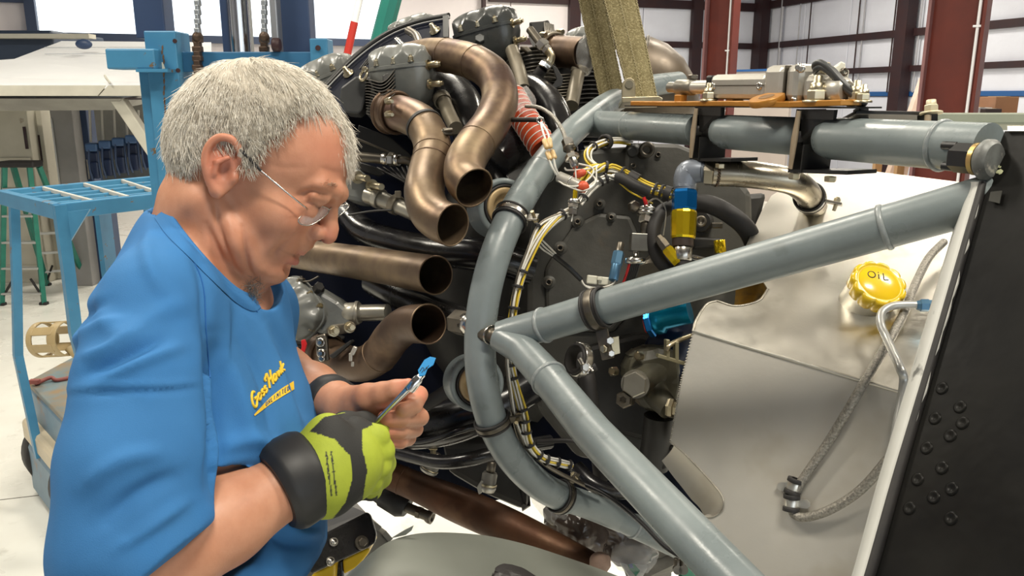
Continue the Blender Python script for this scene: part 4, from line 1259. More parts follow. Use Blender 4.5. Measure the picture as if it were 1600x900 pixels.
# --- orange duct
t = empty('orange_duct', P(825, 190, 1.46), 'orange silicone duct with white spiral wire behind the ring tube', 'duct')
dpth = TP([(800, 150, 1.50), (815, 178, 1.47), (832, 204, 1.44), (850, 232, 1.42)])
mb = MB(); mb.tube(dpth, .0255, 24, k=6); mb.build('duct', m_orange, t)
cs = catmull(dpth, 10); sp = []
acc = 0; L0 = 0
for i in range(len(cs) - 1):
    a = (cs[i + 1] - cs[i]).normalized(); u, v, _ = frame_of(a)
    for k in range(3):
        p = cs[i].lerp(cs[i + 1], k / 3); L0 += (cs[i + 1] - cs[i]).length / 3
        ang = L0 / .011 * 2 * PI
        sp.append(p + (u * math.cos(ang) + v * math.sin(ang)) * .0258)
big = []
for i in range(len(sp) - 1):
    pass
mb = MB()
Ltot = sum((cs[i + 1] - cs[i]).length for i in range(len(cs) - 1))
pts = []
N_ = 260
for j in range(N_):
    s_ = Ltot * j / (N_ - 1); acc = 0
    for i in range(len(cs) - 1):
        l = (cs[i + 1] - cs[i]).length
        if acc + l >= s_ or i == len(cs) - 2:
            a = (cs[i + 1] - cs[i]).normalized(); p = cs[i] + a * (s_ - acc); break
        acc += l
    u, v, _ = frame_of(a); ang = s_ / .0125 * 2 * PI
    pts.append(p + (u * math.cos(ang) + v * math.sin(ang)) * .0257)
mb.tube(pts, .0011, 5); mb.build('spiral_wire', m_white, t)
mb = MB(); crinkle(mb, P(820, 156, 1.43), (.018, .028, .016), (RT, UP, FW), 4); mb.build('plastic_wrap', m_bag, None, 'crumpled clear plastic at the top of the orange duct', 'plastic bag')
# --- sump, lower clutter
mb = MB(); mb.prism([P(x, y, 1.66) for x, y in ((690, 690), (812, 690), (826, 760), (826, 796), (820, 800), (760, 775), (700, 740))], FW * .18, .015)
mb.build('oil_sump', m_casedk, None, 'black oil sump with rounded lower corner under the engine', 'sump')
t = empty('starter_body', P(615, 780, 1.75), 'black ribbed cylinder with brass fitting under the rusty pipe', 'starter')
mb = MB(); a0, a1 = P(566, 752, 1.68), P(648, 800, 1.64)
mb.lathe(a0, a1 - a0, [(0, .02), (.03, .024), (.032, .022), (.055, .024), (.057, .027), (.10, .028), (.115, .02)], 28); mb.build('body', m_casedk, t)
mb = MB(); a0, a1 = P(636, 793, 1.64), P(673, 808, 1.62)
mb.cyl(a0, a1, .0105, 18); mb.lathe(a0.lerp(a1, .45), a1 - a0, [(0, .013), (.008, .013)], 6, False); mb.lathe(a0.lerp(a1, .85), a1 - a0, [(0, .012), (.006, .014), (.012, .014), (.013, .009), (.008, .006)], 18, caps=False); mb.build('brass_fitting', m_steeldk, t)
def canister(label, x0, y0, x1, y1, d, r, m):
    t = empty('sensor_canister', P(x0, y0, d), label, 'sensor')
    a0, a1 = P(x0, y0, d), P(x1, y1, d)
    L = (a1 - a0).length
    mb = MB(); mb.lathe(a0, a1 - a0, [(0, r * .85), (L * .1, r), (L * .7, r), (L * .72, r * 1.08), (L * .85, r * 1.08), (L, r * .9)], 26); mb.build('body', m, t)
    mb = MB(); mb.band(a0.lerp(a1, .62), a1 - a0, r * 1.0, L * .12, .0015); mb.build('band', m_cad, t)
    mb = MB(); mb.cyl(a0 + (a0 - a1).normalized() * .02, a0, r * .6, 16, .002); mb.build('stem', m_steeldk, t)
canister('pale grey can sensor above the rusty exhaust pipe', 676, 722, 668, 738, 1.55, .017, m_silver)
canister('pale steel can hanging under the engine right of the sump', 766, 738, 761, 768, 1.45, .014, m_silver)
mb = MB(); mb.prism([P(x, y, 1.44) for x, y in ((752, 750), (757, 752), (753, 770), (748, 773), (745, 762))], FW * .004, .001); mb.build('steel_clip', m_silver, None, 'small bright steel clip left of the hanging can', 'clip')
mb = MB(); mb.lathe(P(677, 694, 1.50), -UP - FW * .3, [(0, .009), (.010, .009), (.011, .006), (.03, .005)], 6, False); mb.build('hanging_nut', m_cad, None, 'cadmium nut hanging under the big black pipe', 'nut')
t = empty('wrapped_intake', P(900, 830, 1.48), 'dark intake wrapped in brown crumpled plastic film near the bottom', 'wrapped part')
mb = MB(); crinkle(mb, P(905, 820, 1.62), (.075, .055, .06), ((RT * .8 - UP * .6).normalized(), (UP * .8 + RT * .6).normalized(), FW), 9, .18, 40, 26); mb.build('wrapping', mat('brown_film', (.045, .032, .026), (.09, .068, .055), rough=.2, scale=25), t)
mb = MB(); crinkle(mb, P(868, 800, 1.60), (.055, .022, .03), ((RT * .75 - UP * .66).normalized(), (UP * .75 + RT * .66).normalized(), FW), 12, .3, 40, 22); mb.build('plastic_film', m_bag, t)
mb = MB(); crinkle(mb, P(965, 835, 1.64), (.085, .05, .06), ((RT * .8 - UP * .6).normalized(), (UP * .8 + RT * .6).normalized(), FW), 31, .16, 36, 24); mb.build('wrapping', MATS['brown_film'], t)
mb = MB(); crinkle(mb, P(938, 880, 1.42), (.020, .020, .022), (RT, UP, FW), 15, .10, 30, 20)
mb.build('pipe_cap_cloth', mat('tan_cap_cloth', (.30, .20, .15), (.22, .145, .11), rough=.7, scale=30), None, 'gathered tan cloth tied over the end of the rusty exhaust pipe', 'cloth cap')
# lower right: dark sheet added to fill the gap between struts
mb = MB(); mb.prism([P(x, y, 1.52) for x, y in ((955, 690), (1060, 660), (1100, 740), (1150, 800), (1175, 930), (1110, 905), (1040, 850), (985, 815), (940, 785))], FW * .05, .01)
mb.build('lower_backdrop', m_navy, None, 'added navy black sheet filling the dark gap behind the lower mount strut', 'cover')
t = empty('oil_screen', P(1040, 715, 1.36), 'dark ribbed block showing in the gap left of the tank', 'grille')
for i in range(4):
    for j in range(3):
        mb = MB(); mb.box(P(1022 + i * 9 + j * 3, 706 + j * 12 - i * 2, 1.36), (.007, .009, .012), ((RT + UP * .3).normalized(), UP, FW), .002); mb.build('rib', m_casedk, t)
# ================================================================ wiring looms
def loom(name, label, path, cols, r=.0017, spread=.006, ties=(), seed=0, k=7, tie_r=None, sleeve=()):
    """bundle of separate wires along a path, laced with black ties"""
    rnd = random.Random(seed)
    pts = TP(path)
    t = empty(name, pts[len(pts) // 2], label, 'wiring loom')
    cs = catmull(pts, k)
    n = len(cols)
    for i, m in enumerate(cols):
        ph = 2 * PI * i / max(1, n - 1); rad = 0 if i == n - 1 else spread * (.75 + .25 * rnd.random())
        q = []
        for j, p in enumerate(cs[::3] + [cs[-1]]):
            jj = min(j * 3, len(cs) - 1)
            a = (cs[min(jj + 1, len(cs) - 1)] - cs[max(jj - 1, 0)]).normalized()
            u = (RT - a * RT.dot(a)).normalized(); v = a.cross(u)
            an = ph + .25 * math.sin(j * .5 + i)
            q.append(p + (u * math.cos(an) + v * math.sin(an) * .8) * rad * (1 + .12 * math.sin(j * .9 + i * 2)))
        mb = MB(); mb.tube(q, r, 6, k=2); mb.build('wire', m, t)
    for (px, py) in ties:
        q, a = on_path(cs, px, py)
        mb = MB(); mb.ring(q, a, (tie_r or spread + r), .0014, 24, 8, flat=1.6); mb.box(q - FW * (spread + r * 1.6), (.005, .004, .003), (RT, UP, FW)); mb.build('cable_tie', m_rubber, t)
    for (i0, i1, rr) in sleeve:
        mb = MB(); mb.tube(cs[int(i0 * (len(cs) - 1)):int(i1 * (len(cs) - 1)) + 1], rr, 14); mb.build('sleeve', m_rubber, t)
    return t, cs
W_, Y_ = m_white, m_ywire
loom('wiring_loom', 'white and yellow wire bundle running down beside the curved ring tube', [(897, 327, 1.235), (872, 340, 1.22), (846, 366, 1.21), (826, 402, 1.205), (811, 442, 1.20), (802, 488, 1.195), (797, 540, 1.21), (799, 575, 1.215), (808, 612, 1.22), (819, 652, 1.225), (826, 690, 1.235), (845, 714, 1.25), (868, 722, 1.26), (893, 728, 1.27)],
     [W_, Y_, W_, W_, Y_, Y_, W_, W_, Y_], .0017, .0062, [(878, 337), (815, 425), (809, 450), (800, 482), (797, 572), (802, 592), (815, 640), (820, 658), (824, 676), (830, 695), (842, 712), (856, 719), (872, 723), (888, 727)], 1)
loom('wiring_loom', 'pair of pale wires hanging loose left of the main bundle', [(893, 328, 1.22), (858, 340, 1.215), (838, 356, 1.21), (822, 395, 1.20), (806, 440, 1.195), (797, 500, 1.19), (790, 560, 1.20), (797, 620, 1.21), (805, 660, 1.22), (822, 700, 1.24)], [W_, m_steeldk], .0017, .0028, [(840, 354)], 2)
loom('wiring_loom', 'thick yellow and white wire loom crossing above the accessory case', [(905, 285, 1.28), (918, 268, 1.28), (940, 262, 1.29), (965, 268, 1.29), (990, 280, 1.28), (1015, 293, 1.27), (1048, 304, 1.26)],
     [W_, Y_, Y_, W_, Y_, Y_, Y_, Y_, W_], .0020, .0085, [(948, 263), (972, 271), (1022, 297), (1035, 301)], 3, sleeve=((.62, .72, .0118), (.97, 1.0, .012)))
loom('wiring_loom', 'dark sleeved loom with grey wires just below the thick yellow loom', [(905, 318, 1.25), (922, 296, 1.26), (945, 280, 1.265), (968, 278, 1.26), (992, 290, 1.25), (1015, 300, 1.25)],
     [W_, m_silver, W_, m_silver, W_], .0021, .0052, [(912, 310), (938, 284), (950, 279)], 4, sleeve=((.55, 1.0, .0085),))
loom('wiring_loom', 'small wire loop curling up under the left end of the top tube', [(932, 262, 1.30), (920, 250, 1.31), (921, 234, 1.33), (938, 224, 1.36), (960, 220, 1.40), (985, 222, 1.44)], [W_, Y_, Y_, W_, Y_], .0019, .0055, [(925, 228), (948, 221)], 5)
q = P(946, 222, 1.375)
mb = MB(); mb.band(q, P(960, 220, 1.40) - P(938, 224, 1.36), .010, .010, .003); mb.build('loom_clamp', m_rubber, None, 'black clamp on the small wire loop under the top tube', 'clamp')
def wire(label, path, m, r=.0014, k=7):
    mb = MB(); mb.tube(TP(path), r, 7, k=k); return mb.build('wire', m, None, label, 'wire')
wire('loose white wire curling over the red boots at left', [(884, 252, 1.24), (900, 255, 1.22), (925, 262, 1.23), (924, 275, 1.22), (905, 290, 1.21), (885, 290, 1.22), (872, 282, 1.23)], W_)
wire('loose white wire looping between the red boots', [(918, 268, 1.23), (930, 280, 1.22), (925, 292, 1.21), (908, 298, 1.21), (880, 288, 1.22)], W_)
wire('loose white wire above the two red boots', [(932, 285, 1.24), (932, 262, 1.25), (935, 258, 1.26), (918, 264, 1.24), (888, 266, 1.23), (882, 262, 1.23)], W_)
wire('grey sensor wire curving right of the knurled sensor', [(1010, 318, 1.28), (1025, 310, 1.27), (1038, 322, 1.27), (1040, 340, 1.27), (1036, 368, 1.275)], m_silver)
wire('yellow wire running to the knurled sensor', [(968, 286, 1.26), (985, 300, 1.27), (1000, 308, 1.28), (1020, 318, 1.28)], Y_)
mb = MB(); mb.cyl(P(1006, 308, 1.275), P(1010, 320, 1.275), .003, 10); mb.build('red_terminal', mat('red_terminal', (.55, .02, .02), rough=.3), None, 'red crimp terminal on the yellow sensor wire', 'terminal')
mb = MB()
for (x0, y0, x1, y1, d, r, lab) in ((897, 274, 916, 268, 1.225, .0062, 'upper red rubber terminal boot among the loose white wires'), (905, 297, 918, 286, 1.215, .0085, 'lower fatter red rubber terminal boot among the loose white wires')):
    a0, a1 = P(x0, y0, d), P(x1, y1, d); L = (a1 - a0).length
    mb = MB(); mb.lathe(a0, a1 - a0, [(0, r * .55), (L * .2, r), (L * .7, r), (L * .9, r * .7), (L, r * .3)], 16)
    mb.build('terminal_boot', mat('red_boot_rubber', (.50, .07, .025), rough=.45), None, lab, 'terminal boot')
t = empty('push_connector', P(895, 285, 1.22), 'silver wrapped connector body left of the red boots', 'connector')
mb = MB(); mb.tube(TP([(873, 276, 1.235), (892, 284, 1.225), (905, 290, 1.22)]), .0085, 16, k=3); mb.build('body', m_silver, t)
mb = MB(); mb.ring(P(892, 284, 1.225), P(905, 290, 1.22) - P(873, 276, 1.235), .0085, .0014); mb.build('ridge', m_steel, t)
# braided line with inline fitting
t = empty('braided_line', P(870, 190, 1.30), 'thin grey braided line ending in a steel inline fitting over the ring tube', 'line')
mb = MB(); mb.tube(TP([(822, 166, 1.36), (842, 168, 1.32), (862, 180, 1.28), (877, 200, 1.25), (885, 220, 1.235)]), .0032, 12, k=6); mb.build('line', m_braid, t)
a0, a1 = P(885, 217, 1.235), P(899, 262, 1.215); L = (a1 - a0).length
mb = MB(); mb.lathe(a0, a1 - a0, [(0, .0052), (L * .04, .0088), (L * .26, .0088), (L * .28, .006), (L * .30, .0056)], 6, False); mb.build('body_nut', m_steel, t)
mb = MB(); mb.lathe(a0, a1 - a0, [(L * .28, .0095), (L * .36, .0102), (L * .37, .0062), (L * .56, .0062)], 20); mb.build('collar', m_steeldk, t)
mb = MB(); mb.lathe(a0, a1 - a0, [(L * .55, .0088), (L * .58, .0112), (L * .68, .0112), (L * .70, .0085)], 6, False); mb.build('lock_nut', m_steel, t)
mb = MB(); mb.lathe(a0, a1 - a0, [(L * .69, .0065), (L * .93, .0065), (L * .96, .0050), (L, .0045)], 18); mb.build('nose', m_steel, t)
mb = MB(); mb.tube(TP([(899, 262, 1.215), (900, 280, 1.215), (899, 296, 1.215)]), .0011, 7); mb.build('inner_wire', m_white, t)
t = empty('sense_fitting', P(896, 320, 1.22), 'brass pinned steel fitting hanging at the head of the wire bundle', 'fitting')
mb = MB(); mb.cyl(P(899, 297, 1.215), P(898, 312, 1.215), .0036, 14); mb.build('brass_pin', m_gold, t)
mb = MB(); a0, a1 = P(897, 313, 1.215), P(895, 336, 1.21); L = (a1 - a0).length
mb.lathe(a0, a1 - a0, [(0, .0090), (L * .1, .0098), (L * .22, .0098), (L * .24, .0085)], 22); mb.build('washer', m_steel, t)
mb = MB(); mb.lathe(a0, a1 - a0, [(L * .24, .0085), (L * .5, .0088), (L * .55, .0065), (L * .62, .0075), (L, .0070)], 6, False); mb.build('nut', m_steel, t)
mb = MB(); mb.cyl(P(895, 336, 1.21), P(893, 346, 1.21), .0010, 8); mb.build('tail_wire', m_white, t)
# splices and black arm
t = empty('wire_splice', P(858, 235, 1.24), 'tan butt splices on white wires with a black arm, lying over the ring tube', 'splice')
for (a, b) in (((850, 218), (855, 232)), ((858, 216), (860, 231)), ((855, 237), (860, 250)), ((862, 235), (867, 248))):
    a0, a1 = P(*a, 1.235), P(*b, 1.225)
    mb = MB(); mb.lathe(a0, a1 - a0, [(0, .0028), (.002, .0042), ((a1 - a0).length - .002, .0042), ((a1 - a0).length, .0028)], 14); mb.build('butt_splice', mat('tan_splice_plastic', (.55, .38, .18), rough=.35), t)
for path in ([(845, 192, 1.27), (848, 205, 1.25), (853, 220, 1.235)], [(846, 192, 1.27), (855, 206, 1.25), (859, 218, 1.235)], [(858, 250, 1.225), (864, 264, 1.225), (872, 276, 1.23)], [(865, 248, 1.225), (868, 262, 1.225), (874, 276, 1.23)]):
    mb = MB(); mb.tube(TP(path), .0018, 7, k=4); mb.build('wire', m_white, t)
mb = MB(); mb.ring(P(844, 188, 1.275), -FW, .0048, .0018, 24, 8); mb.build('ring_terminal', m_steel, t)
mb = MB(); mb.tube(TP([(798, 187, 1.34), (842, 187, 1.28)]), .0042, 10); mb.build('terminal_arm', m_blacksat, t)
# black cable to white plug
t = empty('plug_lead', P(900, 420, 1.30), 'black lead with white plastic plug in front of the accessory cover', 'lead')
for path in ([(840, 372, 1.225), (850, 385, 1.24), (866, 398, 1.27)], [(838, 374, 1.225), (846, 388, 1.24), (864, 400, 1.27)], [(842, 370, 1.225), (854, 382, 1.24), (868, 396, 1.27)]):
    mb = MB(); mb.tube(TP(path), .0015, 7, k=4); mb.build('wire', m_white, t)
mb = MB(); mb.tube(TP([(864, 398, 1.27), (888, 418, 1.29), (908, 437, 1.30)]), .0042, 12, k=4); mb.build('sheath', m_bwire, t)
for path in ([(908, 437, 1.30), (914, 446, 1.29), (935, 450, 1.285), (955, 445, 1.28), (962, 438, 1.28)], [(908, 436, 1.30), (916, 448, 1.285), (938, 453, 1.28), (958, 447, 1.28)]):
    mb = MB(); mb.tube(TP(path), .0014, 7, k=5); mb.build('wire', m_white, t)
m_ivory = mat('ivory_plug_plastic', (.62, .60, .50), (.56, .54, .44), rough=.4, scale=30)
bx = ((RT * .99 - UP * .12).normalized(), (UP * .99 + RT * .12).normalized(), FW)
mb = MB(); mb.box(P(925, 437, 1.295), (.018, .014, .012), bx, .002); mb.build('plug', m_ivory, t)
mb = MB(); mb.box(P(944, 439, 1.292), (.020, .013, .011), bx, .002); mb.box(P(937, 435, 1.285), (.008, .006, .006), bx, .001); mb.build('socket', m_ivory, t)
# knurled sensor and cube block
t = empty('knurled_sensor', P(1010, 345, 1.29), 'steel sensor with stacked discs above the dark steel cube', 'sensor')
a0, a1 = P(1014, 322, 1.29), P(1006, 366, 1.275); A_ = (a1 - a0)
L = A_.length
mb = MB(); mb.lathe(a0, A_, [(0, .007), (L * .12, .008), (L * .14, .0165), (L * .20, .0172), (L * .23, .0165), (L * .25, .012), (L * .30, .0165), (L * .36, .017), (L * .38, .011)], 28); mb.build('knurled_disc', m_steel, t)
mb = MB(); mb.lathe(a0, A_, [(L * .38, .0115), (L * .42, .0125), (L * .62, .0125), (L * .64, .0095)], 6, False); mb.build('nut', m_steel, t)
mb = MB(); mb.lathe(a0, A_, [(L * .64, .0078), (L * .86, .0072), (L * .88, .0058), (L * 1.1, .0055)], 18); mb.build('thread', m_steeldk, t)
mb = MB(); mb.hexb(P(988, 323, 1.30), RT * .3 - FW, .0095, .012); mb.build('side_nut', m_steeldk, t)
t = empty('manifold_block', P(998, 378, 1.27), 'dark steel cube block with fittings below the knurled sensor', 'block')
mb = MB(); mb.box(P(998, 379, 1.275), (.028, .028, .026), ((RT * .99 - UP * .05 ).normalized(), (UP + RT * .05).normalized(), FW), .0012); mb.build('block', mat('dark_machined_steel', (.20, .19, .165), (.15, .14, .12), rough=.35, metal=.8, scale=30), t)
mb = MB(); a0 = P(993, 392, 1.27); mb.lathe(a0, -UP, [(0, .004), (.008, .004), (.009, .006), (.012, .016), (.015, .0165), (.019, .0165), (.021, .011)], 24); mb.build('lower_disc', m_steel, t)
mb = MB()
for k in range(6):
    mb = MB(); mb.tube(TP([(984 + k * 3, 408, 1.275), (981 + k * 3, 422, 1.28), (974 + k * 3, 442, 1.29)]), .0022, 8, k=4); mb.build('wire', m_bwire if k != 0 else MATS['red_terminal'], t)
t = empty('blue_fitting', P(962, 425, 1.29), 'pale blue anodised hose fitting left of the dark steel cube', 'fitting')
a0, a1 = P(970, 380, 1.30), P(958, 438, 1.28); L = (a1 - a0).length
mb = MB(); mb.lathe(a0, a1 - a0, [(0, .006), (L * .22, .006), (L * .24, .0075)], 18); mb.build('stub', m_steeldk, t)
mb = MB(); mb.lathe(a0, a1 - a0, [(L * .24, .0085), (L * .28, .0095), (L * .56, .0095), (L * .60, .0085)], 6, False); mb.build('nut', m_blueano2, t)
mb = MB(); mb.lathe(a0, a1 - a0, [(L * .6, .0082), (L * .98, .0078), (L, .007)], 20); mb.build('barrel', m_blueano2, t)
# gold angled fitting on the curled oil hose
t = empty('gold_fitting', P(1048, 392, 1.24), 'small gold angled hose fitting left of the large gold fitting', 'fitting')
a0, a1 = P(1028, 370, 1.245), P(1060, 412, 1.23); L = (a1 - a0).length
mb = MB(); mb.lathe(a0, a1 - a0, [(0, .0065), (L * .12, .0065), (L * .13, .0078), (L * .22, .0085), (L * .40, .0085), (L * .44, .0072)], 6, False); mb.build('swivel_nut', m_steeldk, t)
mb = MB(); mb.lathe(a0, a1 - a0, [(L * .44, .0082), (L * .50, .0098), (L * .88, .0088), (L, .0078)], 6, False); mb.build('barrel', m_gold, t)

# big blue and gold fitting, elbow and return pipe
t = empty('oil_return_line', P(1068, 330, 1.24), 'large blue and gold hose fitting with grey elbow and stainless pipe into the tank', 'pipe')
a0, a1 = P(1070, 292, 1.245), P(1066, 406, 1.235); L = (a1 - a0).length; A_ = a1 - a0
mb = MB(); mb.lathe(a0, A_, [(L * .05, .0185), (L * .09, .0200), (L * .30, .0200), (L * .33, .0185)], 6, False, u=RT); mb.build('blue_nut', m_blueano, t)
mb = MB(); mb.lathe(a0, A_, [(L * .33, .0188), (L * .36, .0200), (L * .45, .0198), (L * .68, .0190), (L * .71, .0178)], 12, False); mb.build('gold_barrel', m_gold, t)
mb = MB(); mb.lathe(a0, A_, [(L * .71, .0165), (L * .82, .0165)], 24); mb.build('dark_band', mat('dark_brown_band', (.03, .02, .015), rough=.4), t)
mb = MB(); mb.lathe(a0, A_, [(L * .82, .0135), (L * .83, .0145), (L * 1.0, .0145), (L * 1.01, .013)], 28); mb.build('steel_ferrule', m_steel, t)
mb = MB(); mb.tube([a1, a1 + (a1 - a0).normalized() * .06], .012, 16); mb.build('hose_end', m_rubber, t)
mb = MB(); mb.tube(TP([(1070, 296, 1.245), (1071, 280, 1.245), (1076, 270, 1.245), (1087, 268, 1.24), (1098, 268, 1.235)]), [.0165, .0185, .0195, .0185, .0165], 20, k=4)
mb.box(P(1074, 272, 1.245), (.030, .030, .034), (RT, UP, FW), .010); mb.build('elbow', m_greyfit, t)
mb = MB()
for k in range(9): mb.ring(P(1092 + k * 1.5, 268 + k * .1, 1.238), RT, .0158, .0011, 28, 6)
for k in range(3): mb.ring(P(1070, 288 + k * 2, 1.245), UP, .0165, .0010, 28, 6)
tag(mb.build('thread', m_greyfit, t), kind='stuff')
mb = MB(); a0, a1 = P(1101, 269, 1.235), P(1117, 270, 1.23); L = (a1 - a0).length
mb.lathe(a0, a1 - a0, [(0, .0195), (L * .1, .0215), (L * .9, .0215), (L, .0200)], 6, False, u=UP); mb.build('weld_nut', m_stain, t)
mb = MB(); mb.tube(TP([(1114, 270, 1.232), (1160, 272, 1.225), (1205, 277, 1.22), (1238, 284, 1.225), (1258, 298, 1.255), (1268, 314, 1.305), (1273, 326, 1.37)]), [.0205, .0205, .0205, .0205, .0205, .0205, .0205], 28, k=6); mb.build('pipe', m_stain, t)
mb = MB()
for k in range(28):
    an = 2 * PI * k / 28
    mb.ball(P(1119, 270, 1.23) + (UP * math.cos(an) + FW * math.sin(an)) * .0192, (.003, .0028, .0028), None, 7, 5)
mb.build('weld_bead', mat('brown_weld', (.12, .09, .065), rough=.4, metal=.8), t)
q = P(1265, 309, 1.288); a = P(1270, 318, 1.325) - P(1258, 298, 1.255)
clampset('pipe_clamp', q, a, .0206, 'black cushioned clamp with bright tab round the pipe where it meets the tank', P(1300, 314, 1.26) - q, .014, .026, strap=m_steel)

# hex plugged pump low right
t = empty('oil_pump', P(1010, 600, 1.34), 'olive cast oil pump with large hex plug left of the tank', 'pump')
mb = MB()
mb.prism([P(x, y, 1.34) for x, y in ((982, 560), (1000, 546), (1030, 540), (1062, 545), (1066, 600), (1058, 650), (1030, 648), (1000, 640), (985, 615), (975, 590))], FW * .09, .02)
mb.build('body', m_olive, t)
mb = MB(); mb.tube(TP([(992, 600, 1.325), (1012, 590, 1.35), (1040, 570, 1.38)]), [.024, .027, .03], 24, k=3); mb.build('plug_boss', m_olive, t)
mb = MB(); mb.tube(TP([(1046, 640, 1.31), (1025, 615, 1.34), (1018, 585, 1.37)]), [.018, .022, .025], 22, k=3); mb.build('port_boss', m_olive, t)
mb = MB(); a = (-FW + RT * -.35 + UP * .05).normalized(); mb.lathe(P(993, 600, 1.31), a, [(0, .0235), (.004, .0235)], 28); mb.lathe(P(993, 600, 1.308), a, [(0, .0205), (.002, .0215), (.012, .0215), (.014, .0195)], 6, False); mb.build('hex_plug', mat('plug_steel', (.36, .34, .29), (.30, .28, .24), rough=.35, metal=.8, scale=30), t)
mb = MB(); mb.lathe(P(976, 624, 1.315), a, [(-.02, .016), (.004, .015), (.006, .0125), (.012, .0125), (.013, .006), (.006, .0055), (.006, 0)], 6, False); mb.build('banjo_nut', m_steeldk, t)
mb = MB(); a2 = (RT * .9 - FW * .45 - UP * .1).normalized(); mb.lathe(P(1043, 637, 1.30), a2, [(0, .015), (.004, .0165), (.010, .0165), (.011, .012), (.018, .012)], 6, False); mb.build('port_nut', m_cad, t)
for (x, y) in ((963, 580), (1003, 556)):
    mb = MB(); mb.hexb(P(x, y, 1.33), RT * -.8 - FW * .5, .008, .012); mb.cyl(P(x, y, 1.33), P(x - 7, y, 1.31), .005, 12); mb.build('stud_nut', m_cad, t)
mb = MB(); mb.tube(TP([(1030, 650, 1.36), (1026, 690, 1.37), (1020, 730, 1.38)]), .026, 20); mb.build('outlet_neck', m_casedk, t)
mb = MB(); mb.box(P(1050, 562, 1.27), (.05, .006, .02), ((RT - UP * .3).normalized(), (UP + RT * .3).normalized(), FW), .001); mb.box(P(1042, 545, 1.27), (.006, .03, .02), (RT, UP, FW), .001); mb.box(P(1056, 548, 1.27), (.006, .03, .02), (RT, UP, FW), .001); mb.build('clevis', mat('olive_clevis', (.24, .22, .14), rough=.4, metal=.5), t)
mb = MB(); mb.tube(TP([(1042, 548, 1.26), (1046, 540, 1.26), (1060, 532, 1.27), (1080, 524, 1.29)]), .004, 10, k=4); mb.build('control_rod', m_cad, t)
# blue filter behind the upper strut
t = empty('blue_filter', P(1040, 500, 1.36), 'bright blue anodised canister half hidden under the upper strut', 'filter')
mb = MB(); a0, a1 = P(1012, 500, 1.36), P(1078, 486, 1.33); L = (a1 - a0).length
mb.lathe(a0, a1 - a0, [(0, .024), (L * .1, .028), (L * .35, .028), (L * .4, .022), (L, .021)], 30); mb.build('canister', mat('cyan_anodised', (.0, .20, .36), rough=.25, metal=.6), t)
mb = MB(); mb.cyl(P(1006, 501, 1.362), P(1013, 500, 1.36), .022, 24, .002); mb.build('red_ring', MATS['red_terminal'], t)
mb = MB(); mb.cyl(P(1012, 502, 1.355), P(1022, 500, 1.35), .0285, 8, .002, False); mb.build('blue_collar', m_blueano, t)
mb = MB(); mb.cyl(P(1030, 520, 1.45), P(1080, 560, 1.42), .055, 30, .01); mb.build('base_can', mat('dark_blue_can', (.006, .014, .045), rough=.3), t)
# steel T-clamp below the Y joint
q = P(905, 562, 1.28); a = (RT * .25 + UP * .3 - FW * .9).normalized()
t = empty('band_clamp', q, 'bright steel band clamp on a black hose below the Y joint', 'clamp')
mb = MB(); mb.band(q, RT * .8 + FW * .5 - UP * .2, .026, .013, .002, 36); mb.build('band', m_steel, t)
mb = MB(); mb.band(q, RT * .8 + FW * .5 - UP * .2, .022, .022, .003, 36); mb.build('cushion', m_rubber, t)
mb = MB(); mb.hexb(P(912, 573, 1.245), -FW + RT * .4, .007, .008); mb.cyl(P(905, 560, 1.25), P(918, 582, 1.245), .0035, 12); mb.box(P(915, 578, 1.25), (.010, .012, .004), (RT, UP, FW), .001); mb.build('clamp_bolt', m_steel, t)
mb = MB(); mb.tube(TP([(896, 585, 1.29), (918, 578, 1.27), (930, 572, 1.27)]), .008, 14, k=3); mb.build('stub_hose', m_rubber, t)
mb = MB(); mb.cyl(P(919, 572, 1.25), P(927, 580, 1.245), .002, 10); mb.cyl(P(925, 577, 1.25), P(915, 563, 1.26), .002, 8); mb.build('cotter', m_steel, t)
# tan plate behind the hanging clamp
t = empty('clip_bracket', P(950, 535, 1.08), 'tan steel clip bracket bolted to the hanging clamp tab', 'bracket')
mb = MB(); mb.prism([P(x, y, 1.065) for x, y in ((951, 529), (967, 525), (969, 552), (955, 556))], FW * .002, .0004); mb.build('plate', m_cad, t)
mb = MB(); mb.hexb(P(955, 552, 1.062), -FW, .0045, .005); mb.hexb(P(953, 532, 1.062), -FW, .0055, .005); mb.build('screw', m_steel, t)
# accessory drive drum & brackets seen behind fitting
t = empty('accessory_drive', P(1100, 360, 1.42), 'black accessory drive body behind the blue and gold fitting', 'accessory')
mb = MB(); mb.prism([P(x, y, 1.40) for x, y in ((1082, 370), (1130, 372), (1134, 385), (1084, 388))], FW * .08, .004); mb.build('bracket', m_casedk, t)
mb = MB(); mb.cyl(P(1094, 346, 1.40), P(1100, 346, 1.50), .020, 24, .003); mb.build('boss', m_casedk, t)
mb = MB(); mb.lathe(P(1094, 346, 1.395), -FW, [(0, .010), (.006, .010), (.0065, .006), (.003, .005), (.003, 0)], 18); mb.build('socket_screw', m_steeldk, t)
mb = MB(); mb.box(P(1120, 352, 1.39), (.02, .008, .01), None, .002); mb.build('tab', m_steeldk, t)
mb = MB(); mb.cyl(P(1126, 395, 1.38), P(1124, 375, 1.38), .010, 20, .001); mb.build('small_gold_fitting', m_gold, t)
mb = MB(); mb.prism([P(x, y, 1.50) for x, y in ((1085, 310), (1200, 300), (1175, 400), (1130, 440), (1080, 440))], FW * .05, .01); mb.build('housing', m_casedk, t)
mb = MB(); mb.tube(TP([(1082, 402, 1.30), (1115, 410, 1.28)]), .005, 12); mb.build('steel_line', m_steel, t)
mb = MB(); mb.cyl(P(1016, 434, 1.36), P(1030, 420, 1.42), .030, 24, .004); mb.build('oil_separator_cap', m_steeldk, None, 'dark round cap behind the upper strut below the steel cube', 'cap')

